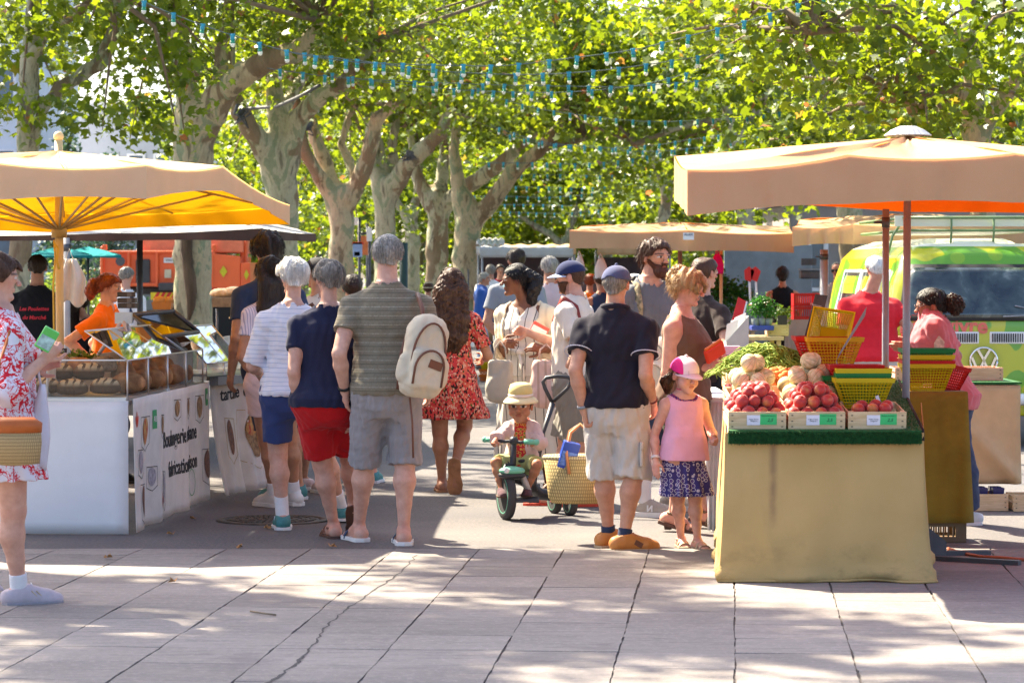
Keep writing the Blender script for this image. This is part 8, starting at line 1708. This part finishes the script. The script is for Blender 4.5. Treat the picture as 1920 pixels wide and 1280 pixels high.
for k in range(34):
    x = rg.uniform(-.38, .30); y = .30 + .18 * rg.random(); l = rg.uniform(.55, 1.0); w_ = rg.uniform(-.08, .08); CH.append(([p.q(x * .9, y, .30 - .3 * abs(x)), p.q(x + w_ * .4, y + .20 + .1 * rg.random(), .0), p.q(x * 1.1 + w_, y + .16 + .08 * rg.random(), -.35 * l), p.q(x * 1.1 + w_ * 1.4, y + .04 + .08 * rg.random(), -.85 * l)], [.016, .020, .017, .006]))
p.locks(HM['black'], CH, 'braids', vox=.0055, amp=.007, wl=.022)
for k in 'mp': p.sole(k, .018, sole_k); p.straps(k, blk, [(.07, .030, .024, 0)]); p.backstrap(k, blk, .01, .027, .02)
def tote(name, label, px, py, Y, w_, h, d, m, ht=.25, rz=0, group=None):
    o = thing(name, label, 'bag', W(px, py, Y), rz, group); sd = SDF(); sd.box((0, 0, -h * .5), (w_ / 2, d / 2, h / 2), None, d * .45, .02); sd.ell((0, -.0, -h * .72), (w_ * .55, d * .62, h * .32), None, .06); sd.half((0, 0, -.01), (0, .25, 1)); sd.wrinkle(.003, .10, int(px), .6); implicit(sd, .007, 'bag_body', m, o)
    for yy in (-.02, .02): MB().tube([(-w_ * .28, yy, -.04), (-w_ * .2, yy, ht * .6), (0, yy, ht), (w_ * .2, yy, ht * .6), (w_ * .28, yy, -.04)], .007, 6).build('handle', m, o)
    return o
tote('tote_bag', 'limp grey-beige cloth tote hanging from the arm of the woman with braids', 938, 672, 19.6, .17, .29, .08, cloth('tote_grey', (.40, .36, .29)), .12); tote('tote_bag', 'soft pink striped bag held in front of the striped dress', 1024, 672, 19.45, .20, .32, .10, striped('bag_pink_lines', (.62, .42, .36), (.45, .30, .24), .05, .3, .02, axis=0), .10)
o = pack('red and white folded leaflet under the arm of the woman with braids', W(1012, 617, 19.55), (.12, .015, .07), (mat('leaflet_red', (.62, .10, .07), .5), wpaint), (0, .5, 0), 'leaflet')
p = Person('bearded man in a navy cap with a pale peak, pushing the toddler bike', 1074, 19.45, 1.715, -112, 'm', 1.02, feet={'p': (1106, 949, 35), 'm': (1040, 947, 25)}, hands={'p': (1058, 700, -.10, 0, {'dir': (.1, -.7, -.4), 'curl': 1.1, 'palm': (0, 0, -1)}), 'm': (992, 624, .0, 0, {'curl': .7})}, head=(10, 4, 0), hc=(1068, 522, 0), skin=(.62, .34, .24), stubble=.45, seed=22, vox=.0055, elbow={'p': (.5, .9, -.6), 'm': (-.3, .6, -.9)})
p.top(CREAMT, .012, .485, .62, .022, .046, wr=.006); p.shorts(LINEN, .55, 1.0, .014, .035, wr=.006); p.hair(HM['brown'], 'short', .005, n=60, amp=.004); p.cap(cloth('cap_navy', (.02, .028, .085)), cloth('cap_peak_blue', (.36, .44, .62)));
d = SDF(); p.skull(d, .008, .02); d.post.append(lambda P, dd, s=p: np.maximum(dd, (((P - s.hc) @ s.Rh)[:, 2] / s.hh + .10) * .1)); d.post.append(lambda P, dd, s=p: np.maximum(dd, (((P - s.hc) @ s.Rh)[:, 1] / s.hh - .04) * .1)); d.post.append(lambda P, dd: dd + .002 * np.sin(P @ V3(400, 300, 200))); implicit(d, .0055, 'beard', HM['brown'], p.root)
p.band(redleath, [p.at(.085 * p.S, -.085, .74 * p.S), p.at(.082 * p.S, -.02, .835 * p.S), p.at(.08 * p.S, .075, .80 * p.S), p.at(.075 * p.S, .115, .70 * p.S), p.at(.07 * p.S, .11, .62 * p.S)], .035)
for k in 'mp': p.sole(k, .02, mat('flipflop_red', (.55, .06, .03), .6)); p.straps(k, MATS['flipflop_red'], [(.065, .030, .024, 0)])
TOD = Person('toddler in a yellow sun hat and pale pink jacket, sitting on the balance bike', 977, 18.62, .98, -8, 'c', 1.1, bs=.86, hip=.37, hh=.215, hc=(976, 762, -.06), feet={'p': (989, 972, 4, .15), 'm': (940, 974, 16, .15)}, kneeh={'p': (.6, -1, .5), 'm': (-.9, -1, .6)}, hands={'m': (929, 824, -.20, 0, {'dir': (-.2, -.7, -.5), 'curl': 1.2, 'palm': (0, 0, -1)}), 'p': (997, 824, -.20, 0, {'dir': (.2, -.7, -.5), 'curl': 1.2, 'palm': (0, 0, -1)})}, head=(-2, 4, 0), skin=(.46, .22, .125), seed=23, vox=.0045, hipxy=(0, .02))
TOD.top(cloth('jacket_rose', (.62, .46, .43)), .014, .45, 1.72, .014, .06, open_=.045, wr=.005, wl=.08, name='jacket', flare=.08); TOD.top(ring_print('tee_red_print', (.50, .03, .04), (.6, .45, .1), (.1, .3, .05), 40), .007, .46, .3, .0, .055, name='tee'); TOD.shorts(cloth('shorts_lime', (.42, .46, .20)), .60, .85, .010, .012); TOD.hair(HM['brown'], 'short', .006, n=60, amp=.006)
HATY = cloth('hat_yellow', (.64, .53, .22)); TOD.hat(HATY, .17, .42, cloth('hat_band_white', (.70, .62, .55)), .14, base=.30, brim_m=cloth('brim_cream', (.74, .62, .36)))
for k in 'mp': TOD.shoe(k, cloth('shoe_plum', (.10, .05, .06)), sole_b, .012, .01)
# --- the ride-on bike
def trike():
    mint = mat('mint_plastic', (.16, .48, .33), .4, .05, bump=0); pl = mat('charcoal_plastic', (.035, .037, .045), .45, .1, bump=.05); fw = G(949, 974); rw = G(1069, 966); o = thing('balance_bike', 'black and mint three wheeled ride-on with a long push handle', 'ride-on bike', (fw.x, fw.y, 0)); b = o.location; Lw = lambda px, py, Y: W(px, py, Y) - b; Yf = fw.y
    ax = (rw - fw).normalized(); side = Vector((ax.y, -ax.x, 0)); rot = Matrix.Rotation(math.pi / 2, 3, 'X'); rz = Matrix.Rotation(-1.27, 3, 'Z')
    def wheel(c, r, w_, name, rzz):
        m3 = rzz @ rot; t = MB().lathe([(r * .72, -w_ * .5), (r * .95, -w_ * .48), (r, -w_ * .2), (r, w_ * .2), (r * .95, w_ * .48), (r * .72, w_ * .5)], c, 30, rot=m3).build(name, mat('tyre_grey', (.05, .05, .052), .8, .1), o); MB().lathe([(r * .66, -w_ * .42), (r * .73, -w_ * .54), (r * .76, -w_ * .5), (r * .76, w_ * .5), (r * .73, w_ * .54), (r * .66, w_ * .42)], c, 30, rot=m3).build('rim_ring', mint, t); MB().lathe([(0, -w_ * .3), (r * .68, -w_ * .22), (r * .68, w_ * .22), (0, w_ * .3)], c, 24, rot=m3).build('wheel_disc', pl, t)
        for k in range(7):
            a = 6.2832 * k / 7; MB().tube([c + m3 @ Vector((r * q * math.cos(a + e), r * q * math.sin(a + e), w_ * .34)) for q, e in ((.15, 0), (.4, .25), (.62, .35))], .004, 5).build('spoke', mat('spoke_grey', (.4, .4, .4), .4), t)
        MB().cyl(c + m3 @ Vector((0, 0, -w_ * .6)), c + m3 @ Vector((0, 0, w_ * .6)), .018, n=10).build('hub', mat('hub_red', (.5, .03, .03), .5), t)
    wheel(Vector((0, 0, .16)), .16, .05, 'front_wheel', rz); h2 = rw - b; wheel(Vector((h2.x, h2.y, .09)), .09, .045, 'rear_wheel', Matrix.Rotation(-1.2, 3, 'Z')); wheel(Vector((h2.x - .10, h2.y + .17, .09)), .09, .045, 'rear_wheel', Matrix.Rotation(-1.2, 3, 'Z'))
    n = rz @ Vector((0, -1, 0)); fk = Vector((.01, 0, .36)); MB().tube([fk, Vector((.035, -.03, .27)), Vector((.035, -.03, .16))], .017, 8).tube([fk, Vector((-.04, .03, .27)), Vector((-.04, .03, .16))], .017, 8).build('fork', pl, o)
    st = Lw(963, 826, Yf - .02); MB().tube([fk, Lw(962, 870, Yf), st], [.026, .022, .020], 10).build('steering_stem', pl, o); MB().sphere(st, (.03, .03, .03), 10).build('stem_cap', pl, o)
    gl_, gr_ = Lw(919, 824, Yf + .04), Lw(996, 828, Yf - .06); MB().tube([gl_.lerp(st, .25), gl_.lerp(st, .6) - Vector((0, 0, .008)), st, gr_.lerp(st, .6) - Vector((0, 0, .008)), gr_.lerp(st, .25)], .011, 8).build('handlebar', pl, o)
    for g in (gl_, gr_): d = (g - st).normalized(); MB().cyl(g - d * .045, g + d * .035, .018, .018, 12).sphere(g + d * .035, .021, 10).build('grip', mint, o)
    ms = SDF(); ms.ell(Lw(960, 882, Yf - .06), (.085, .075, .03), None, .02); implicit(ms, .006, 'front_cowl', mint, o); ms = SDF(); c0 = Lw(960, 890, Yf - .05); ms.ell(c0, (.09, .08, .03), None, .02); implicit(ms, .006, 'cowl_base', pl, o); MB().lathe([(0, 0), (.018, 0), (.018, .006), (0, .006)], Lw(950, 882, Yf - .13), 16, rot=rot).build('round_badge', wpaint, o)
    s0 = Lw(985, 872, Yf + .28); MB().tube([c0, Lw(985, 900, Yf + .2), Lw(1010, 925, Yf + .35), Vector((h2.x - .05, h2.y + .06, .12))], [.04, .045, .042, .035], 10).build('frame_beam', pl, o); MB().tube([Lw(975, 885, Yf + .02), Lw(985, 905, Yf + .02), Lw(990, 920, Yf + .05)], .022, 8).build('silver_panel', mat('silver_panel', (.45, .45, .45), .4), o)
    ss = SDF(); ss.ell(Lw(990, 862, Yf + .22), (.10, .14, .03), None, .02); implicit(ss, .008, 'saddle', pl, o); MB().cyl(Lw(990, 868, Yf + .22), Lw(1000, 920, Yf + .25), .03).build('seat_post', pl, o)
    MB().box(Lw(982, 936, Yf + .02), (.20, .30, .018)).build('foot_plate', pl, o, bevel=.005); MB().cyl(Vector((h2.x, h2.y, .09)), Vector((h2.x - .10, h2.y + .17, .09)), .02).build('rear_axle', pl, o)
    hb = Lw(1036, 756, Yf + .5); MB().tube([Lw(1002, 905, Yf + .35), Lw(1018, 812, Yf + .42), hb], [.014, .014, .020], 8).build('push_pole', pl, o); e = [Lw(x, y, Yf + .52) for x, y in ((1036, 756), (1022, 728), (1018, 716), (1024, 708), (1045, 705), (1066, 707), (1072, 714), (1064, 728), (1038, 752))]; MB().tube(e, .013, 8).build('push_handle', pl, o)
trike()
# --- man in the black polo
p = Person('man in a black polo, grey-blue cap and beige cargo shorts, seen from behind', 1155, 16.4, 1.655, 158, 'm', 1.1, feet={'p': (1141, 1026, -40), 'm': (1170, 1033, -54)}, hands={'p': (1096, 772, -.04, 0, {'curl': 1.2}), 'm': (1224, 756, -.02, 0, {'curl': .5})}, head=(-3, 0, 0), hc=(1157, 536, 0), skin=(.55, .30, .20), seed=24, vox=.006, elbow={'m': (-.15, 1, 0), 'p': (.15, 1, 0)})
PB_ = cloth('black_pique', (.016, .014, .024)); p.top(PB_, .016, .500, .58, .022, .044, wr=.007); p.shorts(BEIGE, .55, 1.07, .014, .032, wr=.007, wl=.1); p.collar(PB_, .045, .034); p.collar(cloth('collar_stripe', (.55, .53, .60)), .047, .006, 'collar_stripe'); p.hair(HM['grey'], 'short', .005, n=80, amp=.004); p.cap(cloth('cap_slate', (.075, .085, .17)), hole=True); p.bracelet('m', redleath, .017, .008); p.bracelet('p', steel, .019, .016, 'watch')
for k in 'mp':
    e = p.sh[k] + (p.el[k] - p.sh[k]) * .575; f = nz(p.el[k] - p.sh[k]); a_ = nz(np.cross(f, V3(0, 1, .2))); b_ = np.cross(f, a_); MB().tube([e + (a_ * math.cos(t) + b_ * math.sin(t)) * (.030 * p.S * 1.05 + .034) for t in [6.2832 * i / 24 for i in range(25)]], .003, 5).build('sleeve_piping', MATS['collar_stripe'], p.root)
h, kn = p.hp['m'], p.kn['m']; MB().box(h + (kn - h) * .72 + V3(-.064, .045, 0), (.02, .13, .13), Matrix.Rotation(.4, 3, 'Z')).box(h + (kn - h) * .57 + V3(-.070, .05, 0), (.02, .145, .045), Matrix.Rotation(.4, 3, 'Z')).build('cargo_pocket', BEIGE, p.root, bevel=.008)
for k in 'mp': p.shoe(k, leath, mat('sole_tan_rubber', (.42, .30, .18), .7), .016, .004, lace=blk, sock=DBLUE, sock_top=.035)
mb = MB(); f, sd, up = p.footframe('m'); c = p.an['m'] + f * .045 * p.S - up * .018 * p.S; [mb.box(Vector(c + sd * s_ * (.024 * p.S + .007) + f * .0), (.05, .006, .03), Matrix(np.array([f, sd, up]).T.tolist()) @ Matrix.Rotation(.5, 3, 'Y')) for s_ in (-1, 1)]; mb.build('side_stripe', brleath, p.root)
# shopping basket
o = thing('straw_basket', 'big yellow palm-leaf basket with tan handles, held by the man in the black polo', 'basket', W(1088, 942, 16.85)); MB().lathe([(0, 0), (.165, .0), (.185, .03), (.215, .27), (.205, .27), (.175, .03), (0, .015)], n=36, sq=(1.02, .62)).build('woven_body', wicker('palm_weave', (.56, .41, .17), 70), o); MB().lathe([(.212, .255), (.222, .27), (.212, .285), (.200, .27)], n=36, sq=(1.02, .62)).build('braided_rim', wicker('palm_rim', (.60, .47, .25), 60), o)
for yy in (-.13, .13): MB().tube([(-.07, yy * 1.02, .18), (-.085, yy, .30), (-.06, yy * .7, .42), (.0, yy * .15 + .0, .465), (.05, yy * .7, .42), (.075, yy, .30), (.06, yy * 1.02, .18)], .009, 8).build('leather_handle', mat('handle_tan', (.55, .22, .09), .5), o)
pack('blue packet showing above the rim of the palm-leaf basket', W(1066, 853, 16.75), (.10, .05, .16), (mat('packet_blue', (.02, .06, .34), .35), mat('packet_print', (.12, .22, .55), .35, .5, 40)), (.2, .25, .2))
# --- bearded man
p = Person('bearded man in a grey tee with camouflage backpack straps, looking past the blond woman', 1220, 18.6, 1.85, 32, 'm', 1.06, feet={'m': (1208, 968, 30), 'p': (1262, 955, 20)}, hands={'m': ('l', -.13, -.13, .56), 'p': ('l', .10, -.2, .60)}, head=(8, 2, 0), hc=(1229, 484, 0), skin=(.62, .33, .22), stubble=.25, seed=25, vox=.005)
p.top(GTEE, .014, .49, .62, .024, .05, wr=.006); p.shorts(DJEAN, .56, .98, .012, .03); p.hair(HM['brown'], 'back', .020, [(-.6, .34), (-.4, .33), (-.25, .2), (-.12, .05), (-.04, .0), (.05, .04), (.14, -.1), (.3, -.24), (.6, -.26)], n=260)
d = SDF(); p.skull(d, .014, .02); d.ell(p.q(0, -.30, -.40), V3(.19, .16, .16) * p.hh, p.Rh, .03); 
d.post.append(lambda P, dd, s=p: np.maximum(dd, (lambda Q: np.maximum(np.maximum(Q[:, 2] - np.interp(Q[:, 1], [-.5, -.36, -.2, -.05], [-.20, -.19, -.16, -.02]), Q[:, 1] - .03), -1))(((P - s.hc) @ s.Rh) / s.hh) * .12)); d.ell(p.q(0, -.40, -.235), V3(.095, .09, .03) * p.hh, p.Rh, 0, 's'); d.post.append(lambda P, dd: dd + .0022 * np.sin(P @ V3(380, 260, 150)) * np.sin(P @ V3(-120, 330, 260))); implicit(d, .005, 'beard', hair_mat('beard_dark', (.075, .026, .014)), p.root)
MB().tube([p.q(-.13, -.405, -.155), p.q(0, -.44, -.135), p.q(.13, -.405, -.155)], [.006, .012, .006], 8).build('moustache', bpy.data.materials['beard_dark'], p.root)
for x in (-1, 1): p.band(CAMO, [p.at(x * .068 * p.S, .05, .825 * p.S), p.at(x * .078 * p.S, -.05, .82 * p.S), p.at(x * .085 * p.S, -.10, .75 * p.S), p.at(x * .09 * p.S, -.10, .66 * p.S)], .05)
for k in 'mp': p.shoe(k, greysh, sole_w, .034, .0, lace=WHITE, sock=WHITE, sock_top=.20)
f, sd, up = p.footframe('m'); A = p.an['m']
for s_ in (-1, 1): text_mesh('shoe_letter', 'N', .055, WHITE, p.root, bend=lambda c, s_=s_: Vector(A + f * (.035 * p.S - c.x * s_) + up * (-.014 * p.S + c.y) + sd * s_ * (.024 * p.S + .0095 + c.z)), depth=.001, off=.003)
backpack('cream backpack hanging between the black polo and the brown top', 1232, 690, 18.05, .22, .36, .15, cloth('cream_pack', (.62, .58, .48)), cloth('cream_trim', (.36, .33, .27)), R(-20))
# --- blond woman
p = Person('blond woman in a brown ribbed top, hair clipped up, holding a red wallet', 1282, 17.5, 1.64, 66, 'f', 1.2, feet={'m': (1262, 996, 6, .028, 16), 'p': (1318, 990, 0, .028, 16)}, hands={'m': (1322, 690, -.06, 0, {'curl': .8, 'dir': (.2, -.9, .35)}), 'p': (1338, 672, .12, 0, {'curl': .7})}, head=(2, 14, 0), hc=(1292, 541, 0), skin=(.68, .37, .27), seed=26, vox=.0055, elbow={'m': (-.6, .8, -.3)})
p.top(BROWNT, .010, .50, .1, 0, .062, tank=True, wr=.004); p.shorts(ring_print('shorts_print', (.05, .06, .04), (.22, .20, .14), (.03, .03, .03), 50), .56, .82, .012, .024); p.hair(HM['blond'], 'back', .030, [(-.6, .28), (-.34, .25), (-.22, .05), (-.12, -.02), (.0, .06), (.1, .0), (.2, -.2), (.6, -.28)], n=480, amp=.014)
p.locks(HM['blond'], [([p.q(0, .46, -.05), p.q(.04, .54, .18), p.q(0, .44, .40), p.q(-.05, .2, .48)], [.04, .045, .04, .02]), ([p.q(.25, -.2, .32), p.q(.3, -.33, .12), p.q(.28, -.38, -.05)], [.02, .018, .004]), ([p.q(-.25, -.2, .32), p.q(-.31, -.33, .12), p.q(-.30, -.37, -.08)], [.02, .018, .004])], 'twisted_bun', amp=.012, wl=.025)
mb = MB(); [mb.tube([p.q(.02 * k, .52, .2), p.q(.10 * k, .57, .14), p.q(.14 * k, .54, .02)], [.008, .008, .003], 5) for k in (-2, -1, 0, 1, 2)]; mb.build('hair_claw', blk, p.root)
for k in 'mp':
    p.sole(k, .022, sole_b); f, sd, up = p.footframe(k); MB().box(Vector(p.an[k] - f * .02 * p.S - V3(0, 0, .045 * p.S)), (.045, .045, .05), taper=.8).build('heel_block', sole_b, p.root); p.straps(k, mat('khaki_leather', (.16, .10, .06), .55), [(.085, .032, .02, 0), (.06, .030, .028, .0), (.035, .028, .038, 0)], .004, .018); p.backstrap(k, MATS['khaki_leather'], .006, .026, .016)
o = thing('wallet', 'bright red leather wallet open in the hands of the blond woman', 'wallet', W(1340, 660, 17.35)); o.rotation_euler = (.3, -.5, .5); MB().box((0, 0, 0), (.15, .03, .095)).build('cover', mat('wallet_red', (.72, .045, .015), .45, .06, 8), o, bevel=.012); MB().box((0, 0, .05), (.13, .012, .02)).build('coin_flap', mat('wallet_orange', (.70, .16, .03), .45), o)
p = Person('man in a dark tee standing with a bent arm behind the blond woman', 1318, 20.2, 1.70, 130, 'm', 1.05, hands={'m': (1322, 648, -.12)}, elbow={'m': (-1, .1, 0)}, skin=(.58, .32, .22), seed=27); p.top(cloth('black_brown_tee', (.035, .022, .02)), .014, .49, .6, .024); p.shorts(BLACK, .56, 1.0); p.hair(HM['brown'], n=60); [p.shoe(k, BLACK, sole_k) for k in 'mp']
# --- little girl
p = Person('little girl in a pink top, printed skirt and pink and white cap, looking down', 1283, 16.3, 1.13, 14, 'c', 1.0, feet={'m': (1277, 1026, -4), 'p': (1308, 1030, 8)}, hands={'m': (1229, 864, -.05, 0, {'curl': .25, 'palm': (.6, .8, 0)}), 'p': (1341, 822, -.05, 0, {'curl': 1.0})}, head=(20, 12, 0), hc=(1284, 705, -.02), hh=.195, bs=.97, skin=(.66, .37, .29), seed=28, vox=.0045)
p.top(ring_print('swim_print', (.10, .03, .14), (.5, .08, .1), (.05, .12, .3), 60), .006, .55, .1, 0, .066, tank=True, name='undertop'); p.top(PINKT, .014, .485, .1, 0, .082, tank=True, wr=.004, flare=.12); p.skirt(ring_print('skirt_print', (.055, .045, .19), (.55, .50, .62), (.12, .07, .25), 34), .58, .29, .045, .05, 14, .012)
p.hair(HM['brown'], 'back', .004, n=60, amp=.004); p.locks(HM['brown'], [([p.q(-.12, .44, -.1), p.q(-.2, .56, -.3), p.q(-.16, .52, -.65)], [.022, .032, .008])], 'ponytail', amp=.008)
cp = NT('cap_two_tone'); sx_ = cp.sep()[0]; cpm = cp.bsdf(cp.mix(cp.math('GREATER_THAN', sx_, -.035), (.72, .02, .20), (.72, .58, .62)), .85, cp.bump(cp.noise(150, 2), .3, .002)); p.cap(cpm, cloth('peak_pink', (.70, .52, .56)))
p.bracelet('m', mat('bracelet_white', (.7, .66, .64), .5), .019, .014); MB().tube([p.nb + V3(math.cos(a) * .037 * p.S, math.sin(a) * .036 * p.S - .006, .028 * p.S + .006 * math.sin(a)) for a in [6.2832 * i / 20 for i in range(21)]], .005, 6).build('choker', mat('choker_pink', (.55, .10, .14), .6), p.root)
for k in 'mp': p.sole(k, .016, mat('sole_sand', (.34, .26, .17), .7)); p.straps(k, gold_m, [(.082, .030, .022, 0), (.045, .028, .036, 0)], .004, .022); p.backstrap(k, gold_m, .0, .026, .012)
# --- produce seller
p = Person('produce seller with glasses and a dark ponytail in a dusty pink tee', 1782, 17.9, 1.63, -98, 'f', 1.18, lean=(.0, -.12), feet={'p': (1818, 984, 10), 'm': (1800, 980, 0)}, hands={'p': (1712, 652, .05, 0, {'curl': .4, 'dir': (.1, -1, .1)}), 'm': (1722, 668, .3)}, head=(10, 10, 0), hc=(1744, 574, 0), skin=(.40, .17, .10), seed=29, vox=.0055, elbow={'p': (.5, .9, -.5)})
p.top(DPINK, .016, .46, .75, .030, .046, wr=.007); p.shorts(DJEAN, .56, 1.9, name='trousers'); p.hair(HM['black'], 'back', .016, [(-.6, .3), (-.34, .28), (-.2, .12), (-.08, .02), (.02, .03), (.1, .0), (.2, -.22), (.6, -.28)], amp=.005, n=140); p.locks(HM['dark'], [([p.q(0, .44, .0), p.q(.02, .66, -.02), p.q(0, .78, -.12), p.q(0, .74, -.3)], [.03, .05, .052, .02])], 'ponytail', amp=.014, wl=.02); p.glasses(mat('frame_brown', (.10, .05, .04), .4))
e = p.sh['p'] + (p.el['p'] - p.sh['p']) * .45; MB().prism([(-.03, -.06), (.03, -.055), (.035, .03), (.0, .07), (-.03, .02)], ((0, 1, 0), (0, 0, 1)), (.003, 0, 0), e + V3(.030 * p.S + .034, 0, 0)).build('sleeve_print', mat('print_cream', (.55, .45, .38), .8, .4, 40), p.root); [p.shoe(k, mat('white_shoe', (.6, .6, .6), .7), sole_w) for k in 'mp']
run_jobs()
